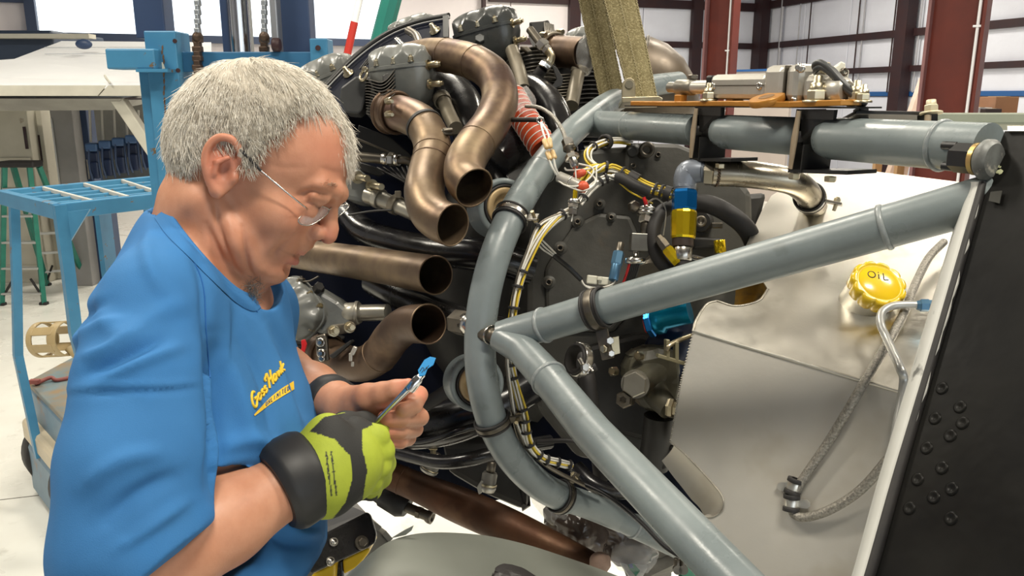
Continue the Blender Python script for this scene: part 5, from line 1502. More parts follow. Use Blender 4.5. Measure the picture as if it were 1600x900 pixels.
# ================================================================ actuator assembly on top
m_rod = mat('tan_bracket_rod', (.40, .31, .21), (.32, .25, .17), rough=.45, metal=.3, scale=30)
top = empty('actuator_bracket', P(1160, 165, 1.3), 'ochre mounting plate on black channel brackets over the top mount tube', 'bracket')
ppl = PL((995, 162, 1.50), (1340, 168, 1.06), (1195, 150, 1.36))
upn = (ZV - tdir * ZV.dot(tdir)).normalized()
sdn = tdir.cross(upn)
if sdn.dot(CAM - tt_a) < 0: sdn = -sdn
def tp(px, up, side=0.0):
    return tpx(px) + upn * up + sdn * side
plate = [tp(997, .036, .018), tp(1050, .036, .019), tp(1100, .037, .020), tp(1150, .038, .020), tp(1190, .038, .022), tp(1204, .038, .040), tp(1222, .038, .046), tp(1238, .038, .040), tp(1252, .038, .026), tp(1300, .040, .026), tp(1330, .041, .024), tp(1338, .041, .0), tp(1310, .041, -.04), tp(1100, .037, -.04), tp(1000, .036, -.03)]
mb = MB(); mb.prism(plate, upn * .0075, .0012); pl_ = mb.build('plate', m_ochre, top)
ea = (upn * .95 + sdn * .30).normalized()
mb = MB(); mb.lathe(tp(1222, .044, .030), ea, [(-.001, .0225), (0, .0235), (.007, .0235), (.008, .0225)], 32); mb.build('plate_ear', m_ochre, top)
mb = MB(); mb.cyl(tp(1222, .044, .030) + ea * .0070, tp(1222, .044, .030) + ea * .0084, .0105, 26); mb.build('ear_hole', mat('ochre_shadow_bore', (.16, .08, .02), rough=.5), pl_)
mb = MB(); mb.prism([tp(985, .034, .014), tp(1345, .038, .022), tp(1345, .038, -.03), tp(985, .034, -.03)], upn * .002); mb.build('shim', m_blacksat, top)
for i, px in enumerate((1107, 1268)):
    c = tpx(px); s_ = 1 if i == 0 else 1.05
    mb = MB()
    def q3(l, u, s): return c + tdir * l * s_ + upn * u + sdn * s
    # upper channel, web behind, lower channel
    mb.prism([q3(-.006, .036, .020), q3(.050, .036, .020), q3(.050, .036, .016), q3(-.003, .036, .016)], -upn * .012)
    mb.prism([q3(-.008, .036, .022), q3(-.006, .036, .022), q3(-.006, .008, .024), q3(-.008, .008, .024)], -sdn * .05)
    mb.prism([q3(.0, .036, .021), q3(.045, .036, .014), q3(.040, .022, .010), q3(.005, -.004, .012), q3(.0, .0, .018)], -sdn * .006)
    mb.prism([q3(-.014, -.042, .022), q3(-.012, -.042, .022), q3(-.002, -.006, .026), q3(-.004, -.006, .026)], -sdn * .05)
    mb.prism([q3(.006, -.044, .022), q3(.008, -.044, .022), q3(.014, -.008, .026), q3(.012, -.008, .026)], -sdn * .05)
    mb.prism([q3(-.014, -.042, .022), q3(.075, -.036, .016), q3(.075, -.041, .016), q3(-.014, -.046, .022)], -sdn * .05)
    mb.build('channel', m_blacksat, top)
    mb = MB(); mb.tube([q3(.001, .034, .026), q3(-.001, .0, .028), q3(-.006, -.040, .026)], [.0035, .0052, .0035], 12, flat=.8); mb.build('spacer_rod', m_rod, top)
    mb = MB(); mb.hexb(q3(-.004, -.046, .020), -upn, .0075, .008); mb.build('lower_bolt', m_cad, top)
    mb = MB(); mb.hexb(q3(.045, -.046, .010), -upn, .0075, .007); mb.build('lower_bolt', m_cad, top)
for px, sd, hh in ((1113, .010, 1.0), (1283, .014, 1.25), (1322, -.01, 1.0), (1342, .0, .8)):
    p0 = tp(px, .045, sd)
    mb = MB(); mb.lathe(p0, upn, [(0, .0135 * hh), (.0025, .0135 * hh), (.003, .009 * hh)], 22); mb.hexb(p0 + upn * .003, upn, .0098 * hh, .010 * hh); mb.lathe(p0, upn, [(.012 * hh, .0078 * hh), (.019 * hh, .0074 * hh), (.0195 * hh, .0045 * hh), (.026 * hh, .0045 * hh), (.027 * hh, 0)], 18)
    mb.build('lock_nut', m_cad, top)
mb = MB(); mb.box(tp(1061, .048, .0), (.018, .012, .012), (tdir, upn, sdn), .001); mb.build('spacer_block', m_ochre, top)
# lifting lug
lug = empty('lifting_lug', tp(985, .04, .02), 'plated steel angle lug with a round hole at the foot of the strap', 'lug')
mb = MB(); mb.prism([P(x, y, 1.47) for x, y in ((972, 156), (972, 136), (974, 127), (979, 122), (986, 121), (991, 125), (993, 134), (993, 150), (998, 152), (998, 158))], FW * .008, .001); l_ = mb.build('upright', m_cad, lug)
mb = MB(); mb.lathe(P(983, 132, 1.468), -FW, [(-.004, .0075), (.0006, .0075)], 22); mb.build('lug_hole', mat('lug_hole_dark', (.10, .09, .06), rough=.6), l_)
mb = MB(); mb.prism([P(x, y, 1.465) for x, y in ((972, 152), (1030, 150), (1036, 154), (1034, 158), (972, 160))], FW * .05, .001); mb.build('foot', m_cad, lug)

act = empty('linear_actuator', P(1190, 135, 1.32), 'cast silver linear actuator lying along the ochre plate', 'actuator')
aA, aB = tp(1046, .066, -.01), tp(1325, .064, -.004)
def ap(px):
    lo, hi = -.3, 1.4
    for _ in range(40):
        mid = (lo + hi) / 2; v = aA.lerp(aB, mid) - CAM
        if 800 + FPX * v.dot(RT) / v.dot(FW) < px: lo = mid
        else: hi = mid
    return aA.lerp(aB, lo)
ad = (aB - aA).normalized(); au = (ZV - ad * ZV.dot(ad)).normalized(); asd = au.cross(ad)
AX = (ad, asd, au)
def abox(px0, px1, w_, h_, bev, up=0):
    a, b = ap(px0), ap(px1)
    mb = MB(); mb.box((a + b) / 2 + au * up, ((b - a).length, w_, h_), AX, bev); return mb
mb = MB(); a, b = ap(1046), ap(1062); mb.lathe(a, ad, [(0, .0075), (.002, .0088), ((b - a).length, .0088)], 20); mb.build('rod_end', mat('grey_rod_end', (.26, .245, .21), (.18, .165, .13), rough=.4, metal=.6, scale=25), act)
mb = MB(); a, b = ap(1060), ap(1085); L = (b - a).length; mb.lathe(a, ad, [(0, .010), (.002, .0125), (L - .002, .0128), (L, .011)], 24); mb.build('rod_collar', MATS['grey_rod_end'], act)
mb = MB(); mb.cyl(ap(1083), ap(1118), .0105, 22); mb.build('rod', m_silver, act)
mb = MB(); mb.hexb(ap(1082) + au * .013, au, .008, .006); mb.build('clevis_pin', m_steeldk, act)
abox(1114, 1124, .030, .034, .003).build('end_collar', m_blacksat, act)
body = abox(1122, 1212, .034, .036, .008).build('tube_body', m_silver, act)
mb = MB(); mb.box((ap(1130) + ap(1208)) / 2 - asd * .0172 * (1 if asd.dot(FW) > 0 else -1) + au * .002, ((ap(1208) - ap(1130)).length, .0012, .0014), AX); mb.build('groove', m_steeldk, body)
fs_ = -asd if asd.dot(FW) > 0 else asd
for px in (1128, 1202):
    mb = MB(); mb.lathe(ap(px) + fs_ * .017 + au * .001, fs_, [(0, .0055), (.002, .005), (.0022, .002), (.0005, .0018), (.0005, 0)], 18); mb.build('screw', m_steel, body)
abox(1211, 1244, .046, .048, .009, .004).build('gear_front', m_silver, act)
abox(1245, 1268, .046, .050, .010, .004).build('gear_rear', m_silver, act)
mb = MB(); mb.box(ap(1244.5) + au * .004, (.0016, .0445, .0465), AX, .008); mb.build('gasket', m_steeldk, act)
abox(1268, 1296, .036, .036, .009, -.002).build('motor_block', m_silver, act)
mb = MB(); mb.cyl(ap(1292) - au * .004, ap(1324) - au * .006, .0165, 28, .004); mb.build('motor', m_silver, act)
for px, uo in ((1266, .024), (1262, -.018), (1270, .022)):
    mb = MB(); mb.lathe(ap(px) + fs_ * .020 + au * uo, fs_, [(0, .005), (.004, .005), (.0045, .003)], 14); mb.build('screw', m_steel, act)
mb = MB(); mb.cyl(ap(1282) + au * .014, ap(1282) + au * .030, .010, 18, .002); mb.build('cable_gland', m_cad, act)
for px in (1150, 1196):
    mb = MB(); mb.box(ap(px) - au * .022, (.014, .02, .012), AX, .001); mb.build('foot', m_ochre, act)
m_cable = mat('grey_black_cable', (.045, .047, .047), (.03, .031, .031), rough=.42, scale=20)
cb = empty('actuator_cable', P(1315, 130, 1.1), 'dark grey cable bundle looping over the motor end of the actuator', 'cable')
for k, o in enumerate(((0, 0), (5, 3), (2, 7))):
    mb = MB(); mb.tube(TP([(1290 + o[0], 122 + o[1], 1.055), (1278 + o[0], 112 + o[1], 1.035), (1273 + o[0], 102 + o[1], 1.020), (1282 + o[0], 98 + o[1], 1.010), (1297 + o[0], 108 + o[1], 1.000), (1315 + o[0], 128 + o[1], 0.990), (1334 + o[0], 146 + o[1], 0.985), (1348 + o[0] * .5, 157 + o[1] * .6, 0.990), (1340 + o[0], 162 + o[1] * .3, 1.015), (1324 + o[0], 155 + o[1], 1.035)]), .0042, 12, k=6)
    mb.build('cable', m_cable, cb)
t = empty('cable_connector', P(1315, 112, 1.02), 'off white plastic connector beside the actuator cable loop', 'connector')
mb = MB(); mb.prism([P(x, y, 1.02) for x, y in ((1303, 104), (1310, 100), (1314, 95), (1322, 98), (1321, 104), (1328, 110), (1326, 122), (1312, 122), (1300, 116))], FW * .022, .002); mb.build('housing', m_ivory, t)
mb = MB(); mb.lathe(P(1320, 112, 1.018), -FW + RT * .4, [(-.003, .0055), (.001, .005), (.001, .003), (-.003, .002)], 14, caps=False); mb.build('pin_socket', m_steeldk, t)
# small frame right of the plate
t = empty('bracket_frame', P(1400, 185, 1.02), 'black bolted frame standing behind the right end of the top tube', 'frame')
mb = MB(); mb.prism([P(x, y, .99) for x, y in ((1338, 172), (1458, 174), (1468, 180), (1336, 178))], FW * .05, .001); mb.build('top_bar', m_blacksat, t)
mb = MB(); mb.box(P(1449, 188, .99), (.016, .022, .02), (RT, UP, FW), .001); mb.build('post', m_blacksat, t)
mb = MB(); mb.box(P(1345, 186, 1.02), (.012, .028, .02), (RT, UP, FW), .001); mb.build('post', m_blacksat, t)
mb = MB(); mb.cyl(P(1449, 196, .975), P(1450, 180, .975), .004, 12); mb.build('stud', m_rod, t)
mb = MB(); p0 = P(1455, 178, .98); mb.lathe(p0, UP, [(0, .013), (.002, .013), (.003, .008)], 20); mb.hexb(p0 + UP * .003, UP, .0085, .008); mb.lathe(p0, UP, [(.011, .006), (.017, .0055), (.018, 0)], 14); mb.build('lock_nut', mat('ivory_nut', (.52, .46, .32), rough=.5, metal=.3), t)
mb = MB(); mb.box(P(1398, 183, 1.05), (.07, .008, .02), ((RT - UP * .03).normalized(), UP, FW), .001); mb.build('wood_strip', mat('bench_wood2', (.16, .08, .04), (.22, .14, .08), rough=.6, scale=12), t)
# webbing straps
m_web = mat('olive_tan_webbing', (.20, .165, .075), (.145, .115, .045), rough=.75, scale=24, c3=(.30, .255, .13), scale3=300, thr3=(.5, .62), bump=.8, bscale=260, bdist=.004)
def strap(label, c0, c1, w0, w1, th=.004):
    t = empty('webbing_strap', P(*c1), label, 'strap')
    a, b = P(*c0), P(*c1); n = 60
    mid = []
    for i in range(n + 1):
        f = i / n; p = a.lerp(b, f); w_ = w0 + (w1 - w0) * f
        mid.append((p, w_ * (1 + .02 * math.sin(i * 1.7))))
    rows = []
    for p, w_ in mid:
        rows.append([p + RT * w_ * s_ + FW * (.012 * s_ * s_ * 3 + .0012 * math.cos(s_ * 26)) for s_ in [x / 12 - .5 for x in range(13)]])
    mb = MB(); mb.grid(rows, True, FW * th); mb.build('webbing', m_web, t)
    mb = MB()
    for i in range(n * 2):
        f = i / (n * 2); p = a.lerp(b, f); w_ = w0 + (w1 - w0) * f
        for s_ in (-.47, .47) + ((-.05,) if w0 > .05 else ()):
            mb.box(p + RT * w_ * s_ - FW * .001 + FW * .036 * s_ * s_, (.0035, .0016, .002), ((RT + UP * (.6 if i % 2 else -.6)).normalized(), UP, FW))
    tag(mb.build('edge_stitching', mat('tan_stitching', (.34, .29, .16), rough=.8), t), kind='stuff')
strap('left olive webbing strap rising behind the lifting lug', (898, -130, 1.68), (958, 152, 1.62), .056, .052)
strap('right olive webbing strap rising from the lifting lug', (940, -130, 1.56), (1007, 152, 1.50), .075, .053)
t = empty('spinner_cone', P(1045, 120, 1.9), 'brown oily cone shaped tank behind the webbing straps', 'tank')
mb = MB(); mb.lathe(P(985, 130, 2.0), RT * .95 - UP * .35, [(0, .12), (.05, .118), (.10, .10), (.15, .06), (.175, .02), (.18, 0)], 40); mb.build('shell', mat('oily_brown_shell', (.15, .115, .08), (.10, .08, .06), rough=.3, rough2=.5, metal=.4, scale=10), t)
mb = MB(); mb.ring(P(985, 130, 2.0), RT * .95 - UP * .35, .118, .004); mb.build('seam', m_steeldk, t)

# ================================================================ bottom: wing fairing, wheel, step
m_fair = mat('grey_green_fairing', (.185, .195, .17), (.165, .175, .152), rough=.36, rough2=.46, scale=5, coat=.1)
rows = []
crest = [(525, 915, 1.03), (548, 893, 1.04), (578, 866, 1.06), (608, 846, 1.08), (650, 834, 1.10), (700, 832, 1.11), (760, 837, 1.11), (820, 850, 1.10), (880, 869, 1.08), (940, 890, 1.06), (1000, 914, 1.04), (1040, 932, 1.03)]
cr = catmull([P(*q) for q in crest], 5)
for k in range(14):
    an = k / 13 * 1.9
    rows.append([p + (-FW * math.sin(an) * .30) + (ZV * (math.cos(an) - math.cos(0)) * .18) for p in cr])
mb = MB(); mb.grid(rows, True, -ZV * .004)
t = empty('engine_cowling', P(760, 880, 1.05), 'smooth grey green curved cowling panel lying below the engine', 'cowling')
mb.build('skin', m_fair, t)
mb = MB(); mb.prism([P(x, y, 1.085) for x, y in ((612, 841), (632, 829), (646, 822), (643, 829), (634, 836))], FW * .004); mb.build('loose_tip', m_fair, t)
pp = [P(x, y, dd) for x, y, dd in ((765, 905, .90), (772, 884, .925), (782, 878, .935), (800, 879, .935), (820, 886, .93), (850, 905, .91))]
mb = MB(); mb.prism(pp, -FW * .03, .006); mb.build('cutout_cover', mat('charcoal_cover', (.025, .022, .022), rough=.4), t)

st = empty('lift_truck', P(520, 850, 1.75) - ZV * .3, 'yellow lift truck corner with black bolted step and grey tyre below the hands', 'lift truck')
spl = PL((445, 880, 1.60), (580, 800, 1.72), (590, 850, 1.70))
mb = MB(); mb.prism([spl.at(x, y) for x, y in ((476, 866), (500, 838), (572, 801), (579, 806), (588, 835), (586, 849), (576, 856), (488, 897), (480, 890))], FW * .012, .004); mb.build('side_plate', m_black, st)
mb = MB(); mb.prism([P(x, y, dd) for x, y, dd in ((500, 838, 1.66), (572, 801, 1.73), (553, 781, 1.98), (505, 772, 2.05), (450, 790, 1.98), (440, 850, 1.72))], -UP * .006); tr_ = mb.build('tread_plate', m_blacksat, st)
for i in range(5):
    for j in range(5):
        f, g = .12 + j * .19, .10 + i * .19
        a = P(446, 848, 1.74).lerp(P(566, 801, 1.75), f); b = P(470, 788, 2.0).lerp(P(556, 782, 1.98), f)
        c = a.lerp(b, g) + UP * .0012
        ux = (P(566, 801, 1.75) - P(446, 848, 1.74)).normalized(); uy = (b - a).normalized()
        mb = MB(); mb.box(c, (.012, .014, .0035), (ux, uy, ux.cross(uy)), .001); mb.build('grip_stud', mat('worn_black_tread', (.05, .05, .048), rough=.35), tr_)
for x, y, rr in ((565, 848, 11), (521, 847, 7), (483, 864, 7), (516, 877, 7)):
    q = spl.at(x, y, .004)
    mb = MB(); mb.lathe(q, spl.n, [(0, S(rr, 1.7)), (.003, S(rr, 1.7) * .95)], 22)
    if rr > 8: mb.hexb(q + spl.n * .002, spl.n, S(rr * .62, 1.7), .010)
    else: mb.ball(q + spl.n * .003, S(rr * .7, 1.7), None, 14, 8)
    mb.build('bolt', m_steel if rr < 8 else m_steeldk, st)
m_yel = mat('yellow_chassis_paint', (.72, .46, .01), (.62, .40, .01), rough=.35, scale=8)
t = st
mb = MB(); mb.prism([P(x, y, 1.72) for x, y in ((488, 898), (524, 880), (520, 930), (470, 930))], FW * .1, .004); mb.build('rail', m_yel, t)
mb = MB(); mb.prism([P(x, y, 1.74) for x, y in ((535, 876), (576, 856), (578, 862), (560, 885), (537, 898))], FW * .1, .004); mb.build('rail', m_yel, t)
mb = MB(); mb.prism([P(x, y, 1.75) for x, y in ((522, 880), (536, 874), (538, 930), (520, 930))], FW * .1, .004); mb.build('gap_plate', m_black, t)
ty = None
m_tyre = mat('dusty_grey_tyre', (.19, .18, .15), (.15, .14, .12), rough=.75, scale=12)
tc = P(505, 905, 2.15); tax = (RT * .45 - FW * .9).normalized()
tu = (RT - tax * RT.dot(tax)).normalized(); tv = tax.cross(tu)
TRr = .192
mb = MB(); mb.lathe(tc, tax, [(-.09, TRr * .6), (-.09, TRr * .93), (-.075, TRr * .97), (.075, TRr * .97), (.09, TRr * .93), (.09, TRr * .6)], 60); ty = mb.build('tyre', m_tyre, st)
for k in range(26):
    an = 2 * PI * k / 26
    for s_ in (-1, 1):
        pts = []
        for (a_, w_) in ((0, 0), (.16, 0), (.26, s_ * .088), (.10, s_ * .088)):
            g = an + a_
            pts.append(tc + (tu * math.cos(g) + tv * math.sin(g)) * TRr * .965 + tax * w_)
        mb = MB()
        out = [p + (p - tc - tax * (p - tc).dot(tax)).normalized() * .014 for p in pts]
        mb.add(pts + out, [(0, 1, 2, 3), (7, 6, 5, 4), (0, 4, 5, 1), (1, 5, 6, 2), (2, 6, 7, 3), (3, 7, 4, 0)], False)
        mb.build('tread_lug', m_tyre, ty)
mb = MB(); mb.lathe(tc, tax, [(-.06, .05), (-.05, TRr * .6), (.05, TRr * .6), (.06, .05)], 40); mb.build('wheel_rim', m_yel, st)

# crate, paper and green can under the lower strut
t = empty('wooden_dolly', G(1030, 880, z=.55), 'weathered grey timber frame under the lower mount tube', 'dolly')
for (a, b) in (((985, 905), (1075, 862)), ((1010, 870), (1075, 845))):
    p, q = P(*a, 1.9), P(*b, 1.85)
    mb = MB(); mb.tube([p, q], .028, 4, smooth=False); mb.build('beam', mat('grey_timber', (.20, .19, .165), (.15, .14, .12), rough=.7, scale=8, stretch=(1, 6, 6)), t)
mb = MB(); mb.tube([P(1030, 884, 1.9), P(1030, 884, 1.9) - ZV * 1.0], .03, 4, smooth=False); mb.build('leg', MATS['grey_timber'], t)
t = empty('poly_bag', P(975, 872, 1.6), 'clear bag with green and blue printed paper under the engine', 'plastic bag')
ppl2 = PL((955, 862, 1.62), (1010, 890, 1.60), (975, 905, 1.56))
mb = MB(); mb.prism([ppl2.at(x, y) for x, y in ((955, 862), (972, 856), (1012, 886), (1000, 910), (985, 905))], ppl2.n * .003); pb_ = mb.build('paper', mat('white_print_paper', (.62, .62, .58), rough=.4), t)
mb = MB(); mb.prism([ppl2.at(x, y, .004) for x, y in ((976, 874), (982, 872), (1000, 892), (994, 900), (984, 890))], ppl2.n * .001); mb.build('green_stripe', mat('print_green', (.01, .25, .13), rough=.4), pb_)
mb = MB(); mb.prism([ppl2.at(x, y, .0045) for x, y in ((981, 878), (987, 880), (990, 888), (984, 888))], ppl2.n * .001); mb.build('blue_patch', mat('print_blue', (.02, .10, .32), rough=.4), pb_)
mb = MB(); crinkle(mb, P(992, 868, 1.58), (.045, .035, .02), (RT, UP, FW), 22, .2, 30, 20); mb.build('bag', m_bag, t)
t = empty('green_can', P(1088, 905, 1.7), 'green can edge beside the foot of the lower strut', 'can')
mb = MB(); mb.lathe(P(1092, 930, 1.7), ZV, [(0, .045), (.05, .045), (.052, .042), (.055, .042)], 28); mb.build('can', mat('green_can_paint', (.005, .16, .09), rough=.35), t)
t = empty('drain_valve', P(1065, 885, 1.35), 'two small brown drain cocks hanging below the lower mount tube', 'valve')
for dx in (0, 9):
    mb = MB(); mb.cyl(P(1058 + dx, 872, 1.35), P(1058 + dx, 893, 1.35), .006, 14, .001); mb.lathe(P(1058 + dx, 889, 1.35), -FW, [(0, .008), (.006, .008)], 14); mb.build('cock', m_steeldk, t)
# ================================================================ left background: wing, cabinets, ladder, forklift
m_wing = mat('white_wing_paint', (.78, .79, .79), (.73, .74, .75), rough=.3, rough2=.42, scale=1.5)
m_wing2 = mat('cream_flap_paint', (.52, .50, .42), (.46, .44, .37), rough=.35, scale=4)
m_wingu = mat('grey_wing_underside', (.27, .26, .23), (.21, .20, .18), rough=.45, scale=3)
m_blue = mat('faded_blue_steel', (.055, .215, .37), (.045, .18, .32), rough=.38, scale=5, c3=(.15, .10, .055), scale3=11, thr3=(.645, .67))
m_bluedk = mat('dark_blue_mast', (.03, .055, .12), (.025, .045, .10), rough=.45, scale=4)
m_green = mat('green_ladder_fibreglass', (.012, .17, .12), (.01, .14, .10), rough=.4, scale=12)
m_alum2 = mat('ladder_aluminium', (.42, .42, .40), rough=.4, metal=.7)
m_cream = mat('cream_cabinet', (.50, .47, .38), (.44, .41, .33), rough=.5, scale=2, c3=(.25, .2, .14), scale3=6, thr3=(.68, .75))

wg = empty('aircraft_wing', G(60, 140, y=8.5), 'white aircraft wing seen from behind with cream flap edge', 'wing')
YW = 8.4
def gw(px, py, y): return G(px, py, y=y)
top = [gw(-260, 131, YW), gw(300, 131, YW), gw(300, 100, YW + 2.4), gw(118, 97, YW + 2.4), gw(-260, 96, YW + 1.4)]
mb = MB(); mb.prism([gw(-260, 131, YW), gw(330, 131, YW), gw(330, 66, YW + 2.6), gw(96, 64, YW + 2.6), gw(22, 92, YW + 1.2), gw(-260, 112, YW + .7)], -ZV * .05, .004); mb.build('upper_skin', m_wing, wg)
mb = MB(); mb.prism([gw(-260, 133, YW), gw(167, 133, YW), gw(152, 150, YW - .01), gw(-260, 150, YW - .01)], Vector((0, .12, 0)), .004); mb.build('flap', m_wing2, wg)
mb = MB(); mb.prism([gw(169, 133, YW), gw(330, 133, YW), gw(330, 150, YW - .01), gw(154, 150, YW - .01)], Vector((0, .12, 0)), .004); mb.build('aileron', m_wing2, wg)
mb = MB(); mb.prism([gw(-260, 153, YW + .02), gw(330, 153, YW + .02), gw(330, 156, YW + .3), gw(-260, 156, YW + .3)], Vector((0, .2, 0))); mb.build('hinge_line', m_darksteel, wg)
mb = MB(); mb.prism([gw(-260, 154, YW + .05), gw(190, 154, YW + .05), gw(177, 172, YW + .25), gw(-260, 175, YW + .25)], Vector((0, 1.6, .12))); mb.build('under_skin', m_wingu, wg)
mb = MB(); mb.tube([gw(172, 130, YW - .02), gw(166, 122, YW - .02), gw(164, 118, YW)], .012, 8, k=3); mb.build('hinge_arm', m_wing2, wg)
mb = MB(); mb.ball(gw(131, 69, YW + 1.6), (.10, .05, .06)); mb.build('flap_light', m_bluedk, wg)
for py, y in ((84, YW + 1.5), (74, YW + 2.0)):
    mb = MB(); mb.tube([gw(70, py, y) + ZV * .0, gw(300, py, y) + ZV * .0], .006, 6); mb.build('panel_seam', mat('wing_seam', (.5, .52, .54), rough=.4), wg)
# diagonal gear leg
mb = MB(); mb.prism([gw(168, 152, YW + .1), gw(190, 152, YW + .1), gw(262, 262, YW + .1), gw(247, 268, YW + .1)], Vector((0, .12, 0)), .01); mb.build('gear_door', m_wing2, wg)
mb = MB(); mb.tube([gw(255, 262, YW + .16), gw(300, 330, YW + .16), G(330, 420, z=.02)], .05, 12); mb.build('gear_leg', m_wingu, wg)
# dark blue truck behind the wing
t = empty('parked_trailer', G(40, 150, y=13) - ZV * 2.4, 'dark blue trailer side behind the white wing', 'trailer')
mb = MB(); mb.box(G(-40, 78, y=12.5) - ZV * .55, (3.2, 1.5, 1.55), None, .03); mb.build('trailer_body', mat('navy_trailer', (.03, .045, .075), rough=.4), t)
mb = MB(); mb.box(G(-40, 57, y=11.7), (3.3, .2, .06)); mb.build('roof_rail', m_wing2, t)
for dx in (-1.0, 1.0):
    mb = MB(); cx = G(-40, 78, y=12.5).x + dx; mb.cyl((cx, 11.9, .42), (cx, 12.2, .42), .42, 28, .04); mb.build('wheel', m_rubber, t)
mb = MB(); mb.box((G(-40, 78, y=12.5).x, 12.4, .95), (2.6, 1.2, .6)); mb.build('trailer_frame', m_darksteel, t)
# cabinets under the wing
def cab(name, label, x0, x1, ytop, Y, m, depth=.5, z0=0.0, cat='cabinet'):
    a, b = G(x0, ytop, y=Y), G(x1, ytop, y=Y)
    t = empty(name, ((a.x + b.x) / 2, Y, z0), label, cat)
    mb = MB(); mb.box(((a.x + b.x) / 2, Y + depth / 2, (a.z + z0) / 2), (b.x - a.x, depth, a.z - z0), None, .008); mb.build('body', m, t)
    return t, a, b
t, a, b = cab('cream_cabinet', 'tall cream cabinet under the left end of the wing', -40, 40, 168, 10.4, m_cream)
mb = MB(); mb.box((a.x + .05, 10.39, 1.1), (.09, .02, .45)); mb.build('door_slot', m_darksteel, t)
mb = MB(); mb.box(((a.x + b.x) / 2 + .05, 10.39, .95), ((b.x - a.x) * .8, .015, 1.4), None, .004); mb.build('door', m_cream, t)
mb = MB(); mb.box((b.x - .04, 10.375, 1.9), (.03, .02, .28)); mb.build('handle', m_darksteel, t)
t, a, b = cab('narrow_locker', 'narrow cream locker with dark slots beside the tall cream cabinet', 42, 62, 170, 10.6, m_cream, .4)
mb = MB(); mb.box(((a.x + b.x) / 2, 10.59, 1.75), (.07, .02, .35)); mb.build('slot', m_darksteel, t)
t, a, b = cab('grey_cabinet', 'grey upright cabinet left of the stacked dark blue chairs', 76, 110, 165, 10.2, mat('grey_cabinet_paint', (.26, .25, .24), (.22, .21, .2), rough=.5, scale=2), .5)
mb = MB(); mb.box((a.x + .02, 10.19, 1.1), (.02, .02, 2.1)); mb.build('edge_trim', m_alum2, t)
t, a, b = cab('navy_cabinet', 'narrow dark navy cabinet between the grey cabinet and the chairs', 111, 133, 166, 10.4, m_bluedk, .5)
mb = MB(); mb.box((b.x - .05, 10.39, 1.5), (.02, .02, .25)); mb.build('handle', m_steel, t)
# open gap with a red and green stripe
mb = MB(); mb.prism([G(66, 168, y=12), G(68, 168, y=12), G(74, 238, y=12), G(72, 240, y=12)], Vector((0, .05, 0))); mb.build('red_pole', mat('red_pole_paint', (.45, .03, .02), rough=.4), None, 'thin red pole glimpsed between the locker and the grey cabinet', 'pole')
# hanging folding chairs on a rack
t0 = empty('chair_rack', G(190, 285, y=9.8), 'low steel cart holding the dark blue folding chairs', 'cart')
a, b = G(132, 286, y=9.8), G(236, 286, y=9.8)
mb = MB(); mb.box(((a.x + b.x) / 2, 9.95, a.z - .04), (b.x - a.x, .5, .06)); mb.build('deck', m_blue, t0)
for xx in (a.x + .1, b.x - .1):
    mb = MB(); mb.box((xx, 9.95, (a.z - .06) / 2), (.06, .3, a.z - .06)); mb.build('leg', m_blue, t0)
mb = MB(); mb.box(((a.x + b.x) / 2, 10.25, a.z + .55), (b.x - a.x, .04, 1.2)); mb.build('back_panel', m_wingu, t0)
m_navychair = mat('navy_chair_vinyl', (.012, .022, .06), (.018, .03, .075), rough=.35, scale=6)
m_navyhi = mat('blue_chair_top', (.04, .09, .20), rough=.35)
proto = None
for k in range(5):
    x0, y0 = 137 + k * 20.5, 226 - k * 4.2
    c = G(x0 + 9, y0 + 30, y=9.75)
    if proto is None:
        pr = empty('folding_chair', c, 'dark blue folding chair, leftmost of the row under the wing', 'chair', 'folding chairs under the wing')
        mb = MB(); w0 = S(19, 9.9)
        mb.box(G(x0 + 9, y0 + 4, y=9.75), (w0, .12, .10), None, .02); o1 = mb.build('top_rail', m_navyhi, pr)
        mb = MB(); mb.box(G(x0 + 9, y0 + 22, y=9.8), (w0 * .92, .06, .17), None, .02); mb.build('backrest', m_navychair, pr)
        mb = MB(); mb.box(G(x0 + 11, y0 + 40, y=9.74), (w0 * .8, .05, .20), None, .02); mb.build('seat', m_navychair, pr)
        for s_ in (-1, 1):
            mb = MB(); mb.tube([G(x0 + 9 + s_ * 7, y0 + 8, y=9.7), G(x0 + 11 + s_ * 8, y0 + 36, y=9.66), G(x0 + 16 + s_ * 7, y0 + 56, y=9.7)], .012, 8, k=3); mb.build('leg', m_bluedk, pr)
        proto = (pr, c)
    else:
        n_ = pr.copy(); COL.objects.link(n_); n_.location = c
        n_['label'] = ['', 'dark blue folding chair, second from the left in the row under the wing', 'dark blue folding chair, middle of the row under the wing', 'dark blue folding chair, fourth from the left in the row under the wing', 'dark blue folding chair, rightmost of the row under the wing, nearest the mast'][k]
        for ch in pr.children:
            d_ = ch.copy(); COL.objects.link(d_); d_.parent = n_
for k in range(5):
    x = 140 + k * 19
    mb = MB(); mb.tube([G(x, 172, y=9.9), G(x + 2, 222, y=9.9)], .014, 6); mb.build('hanger_rod', mat('pale_rod', (.40, .38, .34), rough=.4), t0)
